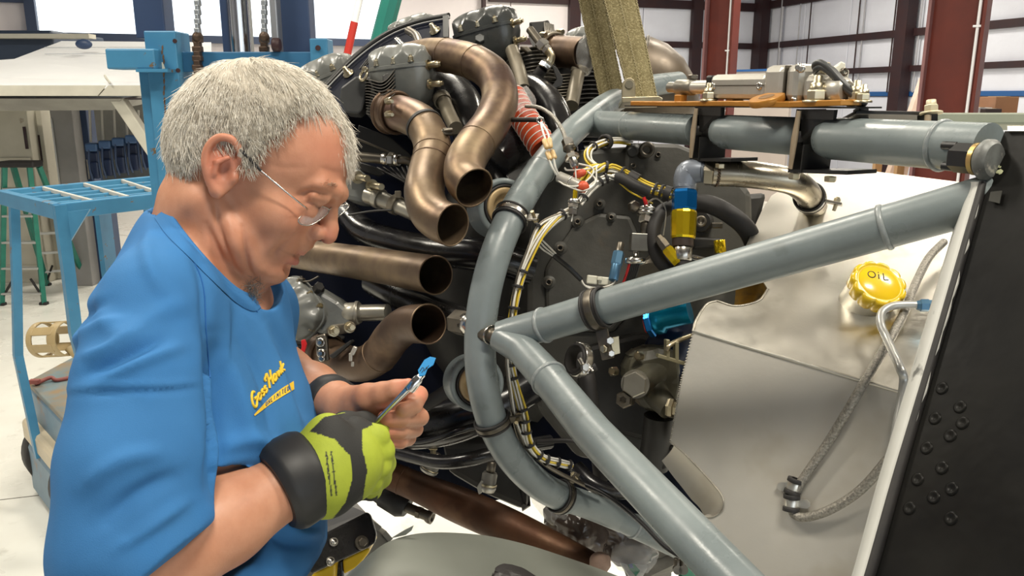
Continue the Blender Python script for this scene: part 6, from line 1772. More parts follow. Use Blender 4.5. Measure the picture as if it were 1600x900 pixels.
# step ladder
ld = empty('step_ladder', G(50, 478, z=0), 'green fibreglass step ladder with black top cap', 'ladder')
tz = 1.68
tl, tr = G(8, 256, z=tz), G(58, 256, z=tz)
tl.y = tr.y = (tl.y + tr.y) / 2
feet = [G(3, 477, z=0), G(69, 476, z=0), G(74, 446, z=0), G(134, 441, z=0)]
mb = MB(); mb.box((tl + tr) / 2 + ZV * .0, ((tr - tl).length * 1.08, .2, .07), None, .015); mb.build('top_cap', m_rubber, ld)
rails = [(tl + Vector((.02, -.05, -.03)), feet[0]), (tr + Vector((-.06, -.05, -.03)), feet[1]), (tl + Vector((.05, .06, -.03)), feet[2]), (tr + Vector((-.02, .06, -.03)), feet[3])]
for a, b in rails:
    mb = MB(); mb.tube([a, b], .035, 4, smooth=False); mb.build('rail', m_green, ld)
    mb = MB(); mb.box(b + ZV * .015, (.09, .07, .04), None, .01); mb.build('rubber_foot', m_rubber, ld)
for k in range(5):
    f = .15 + k * .19
    a = rails[0][0].lerp(rails[0][1], f); b = rails[1][0].lerp(rails[1][1], f)
    mb = MB(); mb.box((a + b) / 2, ((b - a).length, .09, .025), None, .004); mb.build('tread', m_alum2, ld)
for k in range(4):
    f = .36 + k * .17
    a = rails[2][0].lerp(rails[2][1], f); b = rails[3][0].lerp(rails[3][1], f)
    mb = MB(); mb.box((a + b) / 2, ((b - a).length, .03, .03), ((b - a).normalized(), Vector((0, 1, 0)), ZV)); mb.build('brace_bar', m_alum2, ld)
for (i, j, f, g) in ((0, 1, .80, .95), (1, 0, .80, .95), (2, 3, .82, .97), (3, 2, .82, .97)):
    a = rails[i][0].lerp(rails[i][1], g); b = rails[i][0].lerp(rails[i][1], f); c = rails[j][0].lerp(rails[j][1], f)
    mb = MB(); mb.tube([a, b.lerp(c, .28)], .014, 6); mb.build('knee_brace', m_rubber, ld)

# ---------------------------------------------------------------- forklift
fk = empty('forklift', G(120, 790, z=0) + Vector((.2, .4, 0)), 'old faded blue forklift with overhead guard and chain mast', 'forklift')
GZ = 1.93
def gg(px, py): return G(px, py, z=GZ)
nl, nr = gg(2, 297), gg(90, 318)
fr_, fl_ = gg(246, 301), gg(240, 277)
ba = [gg(2, 297), gg(90, 318), gg(300, 296), gg(240, 275)]
def bar(mb, a, b, w_, h_, drop=0.0):
    d = (b - a); L = d.length; d.normalize()
    s_ = ZV.cross(d).normalized()
    mb.box((a + b) / 2 - ZV * (h_ / 2 + drop), (L, w_, h_), (d, s_, ZV), .004)
for a, b in ((ba[0], ba[1]), (ba[1], ba[2]), (ba[2], ba[3]), (ba[3], ba[0])):
    mb = MB(); bar(mb, a, b, .045, .075); mb.build('guard_rail', m_blue, fk)
for f in (.24, .5, .76):
    mb = MB(); bar(mb, ba[0].lerp(ba[3], f), ba[1].lerp(ba[2], f), .018, .022); mb.build('guard_cross_bar', mat('pale_guard_edge', (.50, .50, .46), rough=.4), fk)
for g in (.2, .4, .6, .8):
    mb = MB(); bar(mb, ba[0].lerp(ba[1], g), ba[3].lerp(ba[2], g), .025, .05, .012); mb.build('guard_slat', m_blue, fk)
# legs of the guard
def leg(path, r):
    mb = MB(); mb.tube([p for p in path], r, 4, smooth=False); mb.build('guard_leg', m_blue, fk)
y1 = nl.y + .12
leg([G(22, 318, y=y1), G(26, 440, y=y1 - .03), G(28, 555, y=y1 - .04), G(62, 714, y=y1 - .08)], .032)
y2 = nr.y
leg([G(92, 320, y=y2), G(106, 420, y=y2), G(118, 520, y=y2), G(150, 640, y=y2)], .036)
mb = MB(); mb.prism([G(97, 332, y=y2), G(140, 327, y=y2), G(108, 380, y=y2)], Vector((0, .012, 0))); mb.build('gusset', m_blue, fk)
# body
yb = y1 - .1
m_body = mat('worn_blue_body', (.17, .26, .33), (.12, .20, .28), rough=.45, scale=5, c3=(.26, .17, .09), scale3=5, thr3=(.6, .7))
m_hood = mat('rusty_hood', (.14, .20, .22), (.26, .17, .08), rough=.5, scale=6)
zt = G(44, 592, y=yb + .35).z
B_ = G(42, 596, z=zt); A_ = B_ + (G(104, 563, z=zt) - B_).normalized() * 1.15; C_ = B_ + (G(108, 664, z=zt) - B_).normalized() * .95
D_ = A_ + (C_ - B_)
mb = MB(); mb.prism([A_, B_, C_, D_], -ZV * .03, .006); mb.build('hood', m_hood, fk)
lo = .45
mb = MB(); mb.prism([A_ - ZV * .03, B_ - ZV * .03, C_ - ZV * .03, D_ - ZV * .03], -ZV * (zt - lo), .02); mb.build('body', m_body, fk)
dn = (C_ - B_).normalized(); on = Vector((dn.y, -dn.x, 0))
if on.dot(CAM - B_) < 0: on = -on
en = (A_ - B_).normalized()
mb = MB(); mb.prism([p - dn * .05 * (1 if i < 2 else -1) - ZV * .22 for i, p in enumerate((A_, B_ - en * .09, C_ - en * .09, D_))], -ZV * .14, .03); mb.build('cream_band', mat('cream_counterweight', (.58, .50, .36), (.50, .43, .31), rough=.45, scale=5), fk)
mb = MB(); mb.prism([p - dn * .04 * (1 if i < 2 else -1) - ZV * .36 for i, p in enumerate((A_, B_ - en * .08, C_ - en * .08, D_))], -ZV * .34, .03); mb.build('counterweight', m_body, fk)
def wheel(c, ax, r, wd):
    mb = MB(); mb.lathe(c - ax * wd / 2, ax, [(0, r * .6), (0, r * .95), (.02, r), (wd - .02, r), (wd, r * .95), (wd, r * .6)], 36)
    o = mb.build('wheel', m_rubber, fk)
    mb = MB(); mb.lathe(c - ax * wd * .4, ax, [(0, 0), (0, r * .35), (.03, r * .6), (wd * .8 - .03, r * .6), (wd * .8, r * .35), (wd * .8, 0)], 28); mb.build('hub', m_body, o)
cax = on
en = (A_ - B_).normalized()
for q in (B_ + dn * .16 + en * .22, C_ - dn * .16 + en * .22, A_ + dn * .16 - en * .2, D_ - dn * .16 - en * .2):
    wheel(Vector((q.x, q.y, .24)), dn, .24, .16)
# cable and seat frame on the hood
hz = zt + .01
mb = MB(); q0 = G(55, 600, z=zt + .012); q1 = G(110, 590, z=zt + .012)
mb.tube([q0, q0.lerp(q1, .3) + Vector((0, .05, .01)), q0.lerp(q1, .6), q1], .012, 10, k=5); mb.build('battery_cable', mat('dull_red_cable', (.22, .06, .05), rough=.5), fk)
mb = MB(); mb.box(q0 + ZV * .015, (.06, .03, .03), None, .006); mb.build('cable_plug', MATS['dull_red_cable'], fk)
# tan slotted drum (lamp guard) by the guard leg
dr = G(82, 530, y=y2 + .12)
dax = Vector((1, -.25, .12)).normalized()
m_tand = mat('tan_drum_plastic', (.40, .30, .15), (.35, .26, .13), rough=.45, scale=8)
t = empty('slotted_drum', dr, 'tan slotted drum beside the forklift guard leg', 'drum')
R_ = .082
u_, v_, _ = frame_of(dax)
mb = MB(); mb.band(dr - dax * .06, dax, R_, .03, .008); mb.band(dr + dax * .075, dax, R_, .05, .006); mb.build('end_ring', m_tand, t)
for k in range(6):
    an = k * PI / 3 + .3
    p = dr + (u_ * math.cos(an) + v_ * math.sin(an)) * (R_ + .003)
    mb = MB(); mb.box(p + dax * .005, (.14, .045, .008), (dax, (u_ * -math.sin(an) + v_ * math.cos(an)), (u_ * math.cos(an) + v_ * math.sin(an))), .002); mb.build('rib', m_tand, t)
mb = MB(); mb.tube([dr + dax * .09 - ZV * .05, dr + dax * .14 - ZV * .10, Vector((dr.x + .17, dr.y, zt))], .02, 10); mb.build('mount_arm', m_tand, t)
# mast
YM = 3.25
def mg(px, py, y=YM): return G(px, py, y=y)
def vbar(name, px0, px1, ptop, pbot, y, dep, m, parent=fk, bev=.005):
    # upright with constant width, following the true vertical
    c0 = mg((px0 + px1) / 2, 150, y); w_ = S(px1 - px0, (c0 - CAM).dot(FW))
    z1 = mg((px0 + px1) / 2, ptop, y).z; z0 = mg((px0 + px1) / 2, pbot, y).z
    mb = MB(); mb.box((c0.x, y + dep / 2, (z0 + z1) / 2), (w_, dep, z1 - z0), None, bev)
    return mb.build(name, m, parent)
vbar('mast_rail', 222, 268, -120, 60, YM + .06, .10, m_bluedk)
vbar('mast_rail', 442, 490, -120, 400, YM + .06, .10, m_bluedk)
vbar('mast_rail', 430, 441, -120, 82, YM + .0, .08, mat('worn_steel_edge', (.33, .34, .36), rough=.35, metal=.6))
vbar('mast_rail', 354, 366, -120, 400, YM + .12, .08, m_bluedk)
vbar('carriage_upright', 234, 283, 48, 620, YM - .06, .14, m_blue)
vbar('carriage_upright', 220, 250, 108, 620, YM - .03, .12, m_blue)
vbar('carriage_upright', 488, 516, 60, 400, YM - .02, .10, m_blue)
vbar('lift_cylinder_sleeve', 388, 396, -120, 300, YM + .10, .06, m_alum2)
c0 = mg(378, 150, YM + .02)
mb = MB(); mb.cyl((c0.x, YM + .06, .4), (c0.x, YM + .06, 3.4), S(15, 3.3), 24); mb.build('lift_cylinder', mat('chromed_ram', (.55, .55, .55), rough=.18, metal=1), fk)
a, b = mg(278, 97, YM), mg(500, 97, YM)
mb = MB(); mb.box(((a.x + b.x) / 2, YM + .02, a.z), (b.x - a.x, .06, S(30, 3.2)), None, .004); mb.build('carriage_bar', mat('deep_blue_bar', (.03, .13, .26), (.025, .11, .22), rough=.4, scale=5), fk)
a, b = mg(165, 92, YM - .12), mg(242, 92, YM - .12)
mb = MB(); mb.box(((a.x + b.x) / 2, YM - .06, a.z), (b.x - a.x, .12, S(30, 3.1)), None, .006); mb.build('side_arm', m_blue, fk)
mb = MB(); mb.box((b.x - .01, YM - .07, a.z - S(17, 3.1)), (.12, .13, .012)); mb.build('arm_foot', m_blue, fk)
mb = MB(); mb.prism([mg(x, y, YM - .0625) for x, y in ((250, 98), (254, 97), (258, 107), (252, 108))], Vector((0, .001, 0))); mb.build('worn_sticker', mat('worn_white_sticker', (.7, .68, .55), rough=.6), fk)
m_rst = mat('rust_streak', (.16, .085, .04), (.10, .05, .025), rough=.7, scale=40)
mb = MB()
for k in range(26):
    y0 = 70 + k * 9 + rnd.uniform(-3, 3); x0 = 254 + (y0 - 70) * .035 + rnd.uniform(-1.5, 1.5)
    mb.prism([mg(x0 + dx_, y0 + dy_, YM - .0615) for dx_, dy_ in ((-1.2, 0), (.8, -3), (1.6, 2), (.6, rnd.uniform(5, 10)), (-.8, 5))], Vector((0, .0008, 0)))
tag(mb.build('rust_streak', m_rst, fk), kind='stuff')
for x, y in ((273, 64), (278, 110)):
    mb = MB(); q = mg(x, y, YM - .062); mb.cyl(q + Vector((0, .004, 0)), q - Vector((0, .001, 0)), S(3.2, 3.2), 14); mb.build('bolt_hole', m_darksteel, fk)
q = mg(497, 75, YM - .025); mb = MB(); mb.cyl(q, q - Vector((0, .004, 0)), S(4, 3.2), 14); mb.build('bolt_hole', m_darksteel, fk)
mb = MB(); q = mg(438, 70, YM - .02); mb.cyl(q, q - Vector((.03, 0, 0)), .026, 18, .004); mb.build('guide_roller', m_darksteel, fk)
m_chain = mat('rusty_leaf_chain', (.10, .065, .045), (.06, .04, .03), rough=.5, metal=.6, scale=20)
m_chain2 = mat('greased_leaf_chain', (.30, .32, .34), rough=.35, metal=.5)
for cx_, yb_ in ((309, 135), (413, 100)):
    for k in range(30):
        py = -60 + k * 7.2
        if py > yb_ + 60: break
        q = mg(cx_, py, YM + (-.03 if cx_ == 309 else .02))
        mb = MB()
        wv = S(14 if py > 52 else 8, 3.2)
        mb.box(q, (wv * (1 if k % 2 else .7), .03, S(8.4, 3.2)), None, .004); mb.build('chain_link', m_chain if py > 48 else m_chain2, fk)
    q = mg(cx_, 58, YM - .03); mb = MB(); mb.ball(q, (S(7.5, 3.2), .03, S(8, 3.2))); mb.build('chain_anchor', m_chain, fk)
# green and red posts of another machine behind
t = empty('green_jib', G(600, 20, y=5.2), 'green steel jib post rising behind the engine baffle', 'post')
a, b = G(594, 66, y=5.2), G(622, -40, y=5.2)
mb = MB(); mb.tube([a + (a - b) * 3.2, b], .062, 8, smooth=False); mb.build('post', mat('green_jib_paint', (.015, .17, .13), (.012, .14, .11), rough=.4, scale=4), t)
t = empty('red_prop_pole', G(560, 60, y=6.5), 'slim red and white pole leaning in front of the bright opening', 'pole')
a, b = G(546, 70, y=6.5), G(566, -20, y=6.5)
mb = MB(); mb.tube([a + (a - b) * 1.2, a.lerp(b, .4)], .03, 10); mb.build('red_section', mat('red_pole_paint', (.45, .03, .02), rough=.4), t)
mb = MB(); mb.tube([a.lerp(b, .4), b], .028, 10); mb.build('white_section', m_wing, t)
# ================================================================ the man
def CC(px, py, d):
    return np.array(((px - 800) / FPX * d, (450 - py) / FPX * d, d))
def cam2world(a):
    a = np.asarray(a, float)
    R = np.array((RT, UP, FW))
    return a @ R + np.array(CAM)

class Field:
    """signed distances on a lattice; soft unions and cuts of simple solids; surface nets"""
    def __init__(s, lo, hi, h):
        s.lo = np.array(lo, float); s.h = h
        s.n = np.ceil((np.array(hi) - s.lo) / h).astype(int) + 1
        s.a = np.full(s.n, 1.0, np.float32)
    def blk(s, lo, hi):
        i0 = np.clip(np.floor((np.array(lo) - s.lo) / s.h).astype(int), 0, s.n)
        i1 = np.clip(np.ceil((np.array(hi) - s.lo) / s.h).astype(int) + 1, 0, s.n)
        sl = tuple(slice(a, b) for a, b in zip(i0, i1))
        g = [s.lo[k] + s.h * np.arange(i0[k], i1[k], dtype=np.float32) for k in range(3)]
        return sl, g[0][:, None, None].astype(np.float32), g[1][None, :, None].astype(np.float32), g[2][None, None, :].astype(np.float32)
    def put(s, sl, d, k, op):
        a = s.a[sl]
        if op < 0:
            b = -d; q = np.clip(.5 + .5 * (a - b) / k, 0, 1) if k else (a > b)
            s.a[sl] = b * (1 - q) + a * q + (k * q * (1 - q) if k else 0)
        else:
            q = np.clip(.5 + .5 * (a - d) / k, 0, 1) if k else (a > d)
            s.a[sl] = a * (1 - q) + d * q - (k * q * (1 - q) if k else 0)
    def cone(s, p0, r0, p1, r1, k=.01, op=1):
        p0, p1 = np.array(p0, float), np.array(p1, float)
        m = max(r0, r1) + k + 4 * s.h
        sl, X, Y, Z = s.blk(np.minimum(p0, p1) - m, np.maximum(p0, p1) + m)
        ab = p1 - p0; l2 = max(float(ab @ ab), 1e-12)
        t = np.clip(((X - p0[0]) * ab[0] + (Y - p0[1]) * ab[1] + (Z - p0[2]) * ab[2]) / l2, 0, 1)
        d = np.sqrt((X - p0[0] - t * ab[0]) ** 2 + (Y - p0[1] - t * ab[1]) ** 2 + (Z - p0[2] - t * ab[2]) ** 2) - (r0 + (r1 - r0) * t)
        s.put(sl, d.astype(np.float32), k, op)
    def chain(s, pts, k=.01, op=1):
        for (p, r), (q, r2) in zip(pts[:-1], pts[1:]): s.cone(p, r, q, r2, k, op)
    def ell(s, c, r, ax=None, k=.01, op=1):
        c = np.array(c, float); r = np.array(r, float)
        A = np.eye(3) if ax is None else np.array(ax, float)
        m = np.sqrt(((A * r[:, None]) ** 2).sum(0)) + k + 4 * s.h
        sl, X, Y, Z = s.blk(c - m, c + m)
        u = [((X - c[0]) * A[i, 0] + (Y - c[1]) * A[i, 1] + (Z - c[2]) * A[i, 2]) for i in range(3)]
        k0 = np.sqrt(sum((u[i] / r[i]) ** 2 for i in range(3)))
        k1 = np.sqrt(sum((u[i] / r[i] ** 2) ** 2 for i in range(3))) + 1e-9
        s.put(sl, (k0 * (k0 - 1) / k1).astype(np.float32), k, op)
    def cut(s, p, n, k=.003, lo=None, hi=None):
        """remove everything on the side n points to"""
        p = np.array(p, float); n = np.array(n, float); n /= np.linalg.norm(n)
        sl, X, Y, Z = s.blk(s.lo if lo is None else lo, s.lo + s.h * s.n if hi is None else hi)
        d = (X - p[0]) * n[0] + (Y - p[1]) * n[1] + (Z - p[2]) * n[2]
        s.put(sl, (-d).astype(np.float32), k, -1)
    def nets(s):
        a = s.a; b = a < 0
        cnt = np.zeros(np.array(a.shape) - 1, np.int8)
        for i in (0, 1):
            for j in (0, 1):
                for k in (0, 1):
                    cnt += b[i:i + cnt.shape[0], j:j + cnt.shape[1], k:k + cnt.shape[2]]
        act = (cnt > 0) & (cnt < 8)
        I = np.argwhere(act)
        idx = np.full(act.shape, -1, np.int32); idx[act] = np.arange(len(I))
        pos = np.zeros((len(I), 3)); num = np.zeros(len(I))
        cor = [(i, j, k) for i in (0, 1) for j in (0, 1) for k in (0, 1)]
        val = {c: a[I[:, 0] + c[0], I[:, 1] + c[1], I[:, 2] + c[2]] for c in cor}
        for c in cor:
            for ax in range(3):
                if c[ax] == 0:
                    e = list(c); e[ax] = 1; e = tuple(e)
                    v0, v1 = val[c], val[e]
                    x = (v0 < 0) != (v1 < 0)
                    t = np.where(x, v0 / np.where(x, v0 - v1, 1), 0)
                    p = np.tile(np.array(c, float), (len(I), 1)); p[:, ax] += t
                    pos += p * x[:, None]; num += x
        V = (I + pos / num[:, None]) * s.h + s.lo
        F = []
        for ax in range(3):
            o1, o2 = (ax + 1) % 3, (ax + 2) % 3
            sl0 = [slice(1, -1)] * 3; sl1 = [slice(1, -1)] * 3
            sl0[ax] = slice(0, -1); sl1[ax] = slice(1, None)
            b0, b1 = b[tuple(sl0)], b[tuple(sl1)]
            for flip in (False, True):
                E = np.argwhere((b0 & ~b1) if not flip else (~b0 & b1))
                if not len(E): continue
                E = E + 1; E[:, ax] -= 1
                q = []
                for d1, d2 in ((-1, -1), (0, -1), (0, 0), (-1, 0)):
                    c = E.copy(); c[:, o1] += d1; c[:, o2] += d2
                    q.append(idx[c[:, 0], c[:, 1], c[:, 2]])
                q = np.stack(q, 1)
                F.append(q if flip else q[:, ::-1])
        F = np.concatenate(F)
        return V, F          # camera space is left-handed: winding turned for the world

def smooth_vf(V, F, it=2, lam=.5):
    n = len(V)
    for _ in range(it):
        acc = np.zeros_like(V); c = np.zeros(n)
        for a, b in ((0, 1), (1, 2), (2, 3), (3, 0)):
            for d in range(3):
                acc[:, d] += np.bincount(F[:, a], V[F[:, b], d], n) + np.bincount(F[:, b], V[F[:, a], d], n)
            c += np.bincount(F[:, a], minlength=n) + np.bincount(F[:, b], minlength=n)
        V = V + lam * (acc / c[:, None] - V)
    return V

def vnormals(V, F):
    n = np.cross(V[F[:, 2]] - V[F[:, 0]], V[F[:, 3]] - V[F[:, 1]])
    N = np.zeros_like(V)
    for a in range(4):
        for d in range(3): N[:, d] += np.bincount(F[:, a], n[:, d], len(V))
    return N / (np.linalg.norm(N, axis=1)[:, None] + 1e-12)

def np_mesh(name, Vc, F, m, parent, attrs=None, world=False):
    V = Vc if world else cam2world(Vc)
    me = bpy.data.meshes.new(name)
    me.vertices.add(len(V)); me.vertices.foreach_set('co', V.astype('f').ravel())
    me.loops.add(F.size); me.loops.foreach_set('vertex_index', F.astype('i').ravel())
    me.polygons.add(len(F))
    me.polygons.foreach_set('loop_start', np.arange(0, F.size, 4, dtype='i'))
    me.polygons.foreach_set('use_smooth', np.ones(len(F), bool))
    me.update(calc_edges=True)
    for k, v in (attrs or {}).items():
        at = me.attributes.new(k, 'FLOAT', 'POINT'); at.data.foreach_set('value', v.astype('f'))
    me.materials.append(m)
    if parent is None: return me
    return link_mesh(name, me, parent)

def attr_mix(m, attr, col):
    """blend the base colour towards col where the surface attribute says so"""
    nt = m.node_tree; N, L = nt.nodes, nt.links
    b = N['Principled BSDF']
    a = N.new('ShaderNodeAttribute'); a.attribute_name = attr
    mx = N.new('ShaderNodeMix'); mx.data_type = 'RGBA'
    src = b.inputs['Base Color'].links[0].from_socket if b.inputs['Base Color'].links else None
    if src is not None: L.new(src, mx.inputs['A'])
    else: mx.inputs['A'].default_value = b.inputs['Base Color'].default_value
    mx.inputs['B'].default_value = (*col, 1)
    L.new(a.outputs['Fac'], mx.inputs['Factor'])
    L.new(mx.outputs['Result'], b.inputs['Base Color'])

man = empty('person', Vector((-.35, .93, .78)), 'grey-haired man in a royal blue T-shirt looking down at a wrench in his hands', 'person')

# --- head frame (millimetres: forward, left, up)
HD = .95
HO = CC(367, 272, HD)
PSI = math.radians(-3)
_f = np.array((.866, -.5, 0)); _u = np.array((.5, .866, 0)); _z = np.array((0, 0, 1.))
HX = _f * math.cos(PSI) - _z * math.sin(PSI)
HY = _f * math.sin(PSI) + _z * math.cos(PSI)
HZ = _u
HA = np.array((HX, HY, HZ))
def hl(x, y, z): return HO + (HX * x + HY * y + HZ * z) * .001
def to_hl(V): return ((V - HO) @ HA.T) * 1000

B = Field((-.47, -.44, .66), (-.08, .32, 1.27), .0021)
def he(c, r, k=8, op=1, rot=0.0, tilt=0.0):
    A = HA
    if rot or tilt:
        c_, s_ = math.cos(rot), math.sin(rot)
        A = np.array((HX * c_ + HZ * s_, HY, -HX * s_ + HZ * c_))
        c_, s_ = math.cos(tilt), math.sin(tilt)
        A = np.array((A[0] * c_ + A[1] * s_, -A[0] * s_ + A[1] * c_, A[2]))
    B.ell(hl(*c), np.array(r) * .001, A, k * .001, op)
def hc(pts, k=6, op=1):
    B.chain([(hl(*p[:3]), p[3] * .001) for p in pts], k * .001, op)
# torso, neck, arms under the clothes
B.ell(CC(305, 570, .985), (.090, .165, .165), None, .02)
B.ell(CC(335, 750, .98), (.105, .18, .160), None, .03)
B.chain([(CC(310, 400, .97), .062), (CC(318, 480, .98), .085)], .03)
B.chain([(CC(300, 400, .95), .045), (CC(248, 472, .84), .042)], .03)
B.chain([(CC(335, 410, 1.0), .045), (CC(392, 480, 1.12), .046)], .03)
# skull and face
he((10, 0, 40), (97, 76, 94), 4)
he((60, 0, 52), (55, 64, 74), 14)
he((58, 0, -18), (56, 56, 66), 16)
hc([(2, -50, -42, 20), (50, -42, -62, 20), (92, -14, -74, 17)], 16)
hc([(2, 50, -42, 20), (50, 42, -62, 20), (92, 14, -74, 17)], 16)
he((94, 0, -76), (16, 22, 15), 10)
he((50, 0, -76), (52, 46, 20), 18)
for s_ in (-1, 1):
    he((76, 36 * s_, -14), (32, 28, 28), 14)
    he((88, 22 * s_, -42), (22, 22, 22), 12)
# neck with its folds
B.chain([(hl(-6, 0, -4), .055), (hl(-4, 0, -50), .056), (CC(324, 392, .968), .060)], .018)
B.chain([(hl(30, 0, -62), .040), (CC(352, 430, .955), .042)], .02)
hc([(10, -60, -40, 9), (24, -52, -84, 10), (38, -36, -122, 9)], 14)
# brow, sockets, nose
hc([(101, -40, 40, 11), (113, -16, 41, 11), (115, 0, 40, 11), (113, 16, 41, 11), (101, 40, 40, 11)], 9)
for s_ in (-1, 1):
    he((121, 32 * s_, 19), (17, 17, 12), 9, -1)
    he((101, 32 * s_, 19), (12.5, 15, 12.5), 3)
    hc([(106, 19 * s_, 27, 4), (112, 32 * s_, 29, 4.5), (102, 47 * s_, 25, 4)], 7)
    hc([(104, 22 * s_, 8, 4), (106, 34 * s_, 5, 5), (96, 46 * s_, 9, 4)], 9)
    hc([(112.5, 22 * s_, 17, 1.0), (114.5, 32 * s_, 15.5, 1.0), (107, 46 * s_, 17, 1.0)], 1.5, -1)
hc([(114, 0, 28, 9), (120, 0, 14, 8.5), (128, 0, 0, 9.5), (131, 0, -8, 10.5)], 7)
for s_ in (-1, 1):
    he((118, 13 * s_, -11), (12, 8, 9), 5)
    hc([(123, 6 * s_, -17, 3.2), (128, 6 * s_, -14, 2)], 2, -1)
he((110, 0, -29), (12, 20, 13), 8)
# mouth
hc([(92, -25, -48, 4.2), (106, -14, -42, 5.2), (112, 0, -41, 5.4), (106, 14, -42, 5.2), (92, 25, -48, 4.2)], 4)
hc([(92, -24, -50, 4.2), (105, -13, -54, 6), (110, 0, -55, 6.4), (105, 13, -54, 6), (92, 24, -50, 4.2)], 4)
hc([(88, -30, -49, 1.6), (103, -19, -47.5, 1.4), (116, 0, -47, 1.6), (103, 19, -47.5, 1.4), (88, 30, -49, 1.6)], 2.5, -1)
hc([(107, -12, -66, 2.2), (112, 0, -67, 2.4), (107, 12, -66, 2.2)], 9, -1)
# jowl and neck creases on the near side
# ears
for s_ in (-1, 1):
    rt = math.radians(24)
    EX = 14
    _hc, _he = hc, he
    hc = lambda pts, k=6, op=1: _hc([(p[0] + EX, p[1], p[2] + 4, p[3]) for p in pts], k, op)
    he = lambda c, r, k=8, op=1, rot=0.0, tilt=0.0: _he((c[0] + EX, c[1], c[2] + 4), r, k, op, rot, tilt)
    he((-6, 79 * s_, 0), (19, 6, 32), 4, 1, rt, -.30 * s_)
    E = [(8, 76, 12), (5, 82, 24), (-8, 87, 31), (-21, 89, 25), (-25, 89, 10), (-20, 87, -6), (-9, 83, -18), (2, 79, -26)]
    hc([tuple(q) for q in catmull([Vector((x, y * s_, z, r)) for (x, y, z), r in zip(E, (3.2, 3.6, 3.8, 3.8, 3.6, 3.6, 4.0, 6))], 4)], 2.5)
    he((4, 80 * s_, -27), (7.5, 5, 8), 4)
    he((2, 87 * s_, -2), (9, 8, 14), 3, -1, rt)
    hc([(-4, 89 * s_, 20, 3.2), (-13, 91 * s_, 10, 3.2), (-12, 90 * s_, -4, 2.8)], 3, -1)
    hc([(-2, 86 * s_, 12, 3.0), (-9, 88 * s_, 2, 3.2), (-6, 86 * s_, -12, 3.2)], 2)
    he((12, 77 * s_, -5), (5, 5, 7), 3)
    hc, he = _hc, _he
# right arm (near, gloved hand)
RW = CC(458, 752, .885)
B.chain([(CC(248, 472, .84), .043), (CC(217, 690, .775), .048), (CC(190, 915, .765), .046), (CC(262, 865, .80), .049), (CC(350, 815, .84), .044), (RW, .033), (CC(490, 742, .90), .032)], .014)
# left arm and bare hand
LW = CC(535, 636, 1.03)
B.chain([(CC(392, 480, 1.12), .048), (CC(412, 575, 1.18), .046), (CC(440, 592, 1.165), .046), (CC(485, 612, 1.11), .039), (LW, .0285)], .014)
kn = [CC(632, 618, 1.035), CC(640, 637, 1.04), CC(636, 653, 1.05), CC(628, 667, 1.06)]
for q, r in zip(kn, (.0130, .0130, .0120, .0110)):
    B.cone(LW, .020, q, r, .007)
B.chain([(CC(548, 628, 1.02), .021), (CC(575, 622, .995), .0175), (CC(598, 616, .985), .0145), (CC(618, 610, .978), .0122), (CC(638, 604, .975), .0102)], .007)
B.chain([(CC(560, 640, 1.01), .020), (CC(590, 640, 1.005), .018)], .01)
fing = [[(kn[0], .0130), (CC(654, 617, 1.015), .0118), (CC(647, 633, .985), .0108), (CC(630, 640, .975), .0095)],
        [(kn[1], .0128), (CC(656, 652, 1.01), .0115), (CC(628, 654, .982), .0108), (CC(602, 654, .975), .0100)],
        [(kn[2], .0120), (CC(648, 670, 1.02), .0108), (CC(627, 673, .99), .0100), (CC(607, 673, .982), .0092)],
        [(kn[3], .0108), (CC(638, 685, 1.03), .0098), (CC(626, 690, 1.0), .0090), (CC(612, 690, .992), .0083)]]
for f in fing: B.chain(f, .0016)
# knuckle creases
V, F = B.nets()
V = smooth_vf(V, F, 1, .35)
hlv = to_hl(V)
def blob(c, r): return np.exp(-(((hlv - np.array(c)) / np.array(r)) ** 2).sum(1))
lips = np.clip(1.3 * np.maximum(blob((108, 0, -55), (14, 19, 5)), .6 * blob((110, 0, -42), (14, 18, 3.5))), 0, 1)
red = np.clip(.75 * blob((128, 0, -8), (16, 16, 12)) + .35 * blob((90, -40, -10), (26, 18, 22)) + .6 * blob((8, -84, 8), (26, 18, 36)) + .4 * blob((95, -30, 75), (40, 40, 25)) + .35 * blob((40, -50, -70), (40, 20, 30)) + .45 * blob((95, -10, -66), (20, 20, 14)), 0, 1)
for c in (CC(636, 604, .975), CC(602, 654, .975), CC(607, 673, .982), CC(612, 690, .992), CC(654, 620, 1.0)):
    red = np.maximum(red, .8 * np.exp(-(((V - c) / .013) ** 2).sum(1)))
lash_shade = np.clip(blob((113, -32, 16), (6, 13, 1.8)) + blob((113, 32, 16), (6, 13, 1.8)) + .8 * blob((126, -6, -17), (5, 3.5, 3)) + .6 * blob((104, -10, -47.3), (20, 22, 1.5)) + .55 * blob((17, -84, 2), (6, 8, 9)), 0, 1)  # lash line, plus shade painted into nostril, mouth line and ear hollow
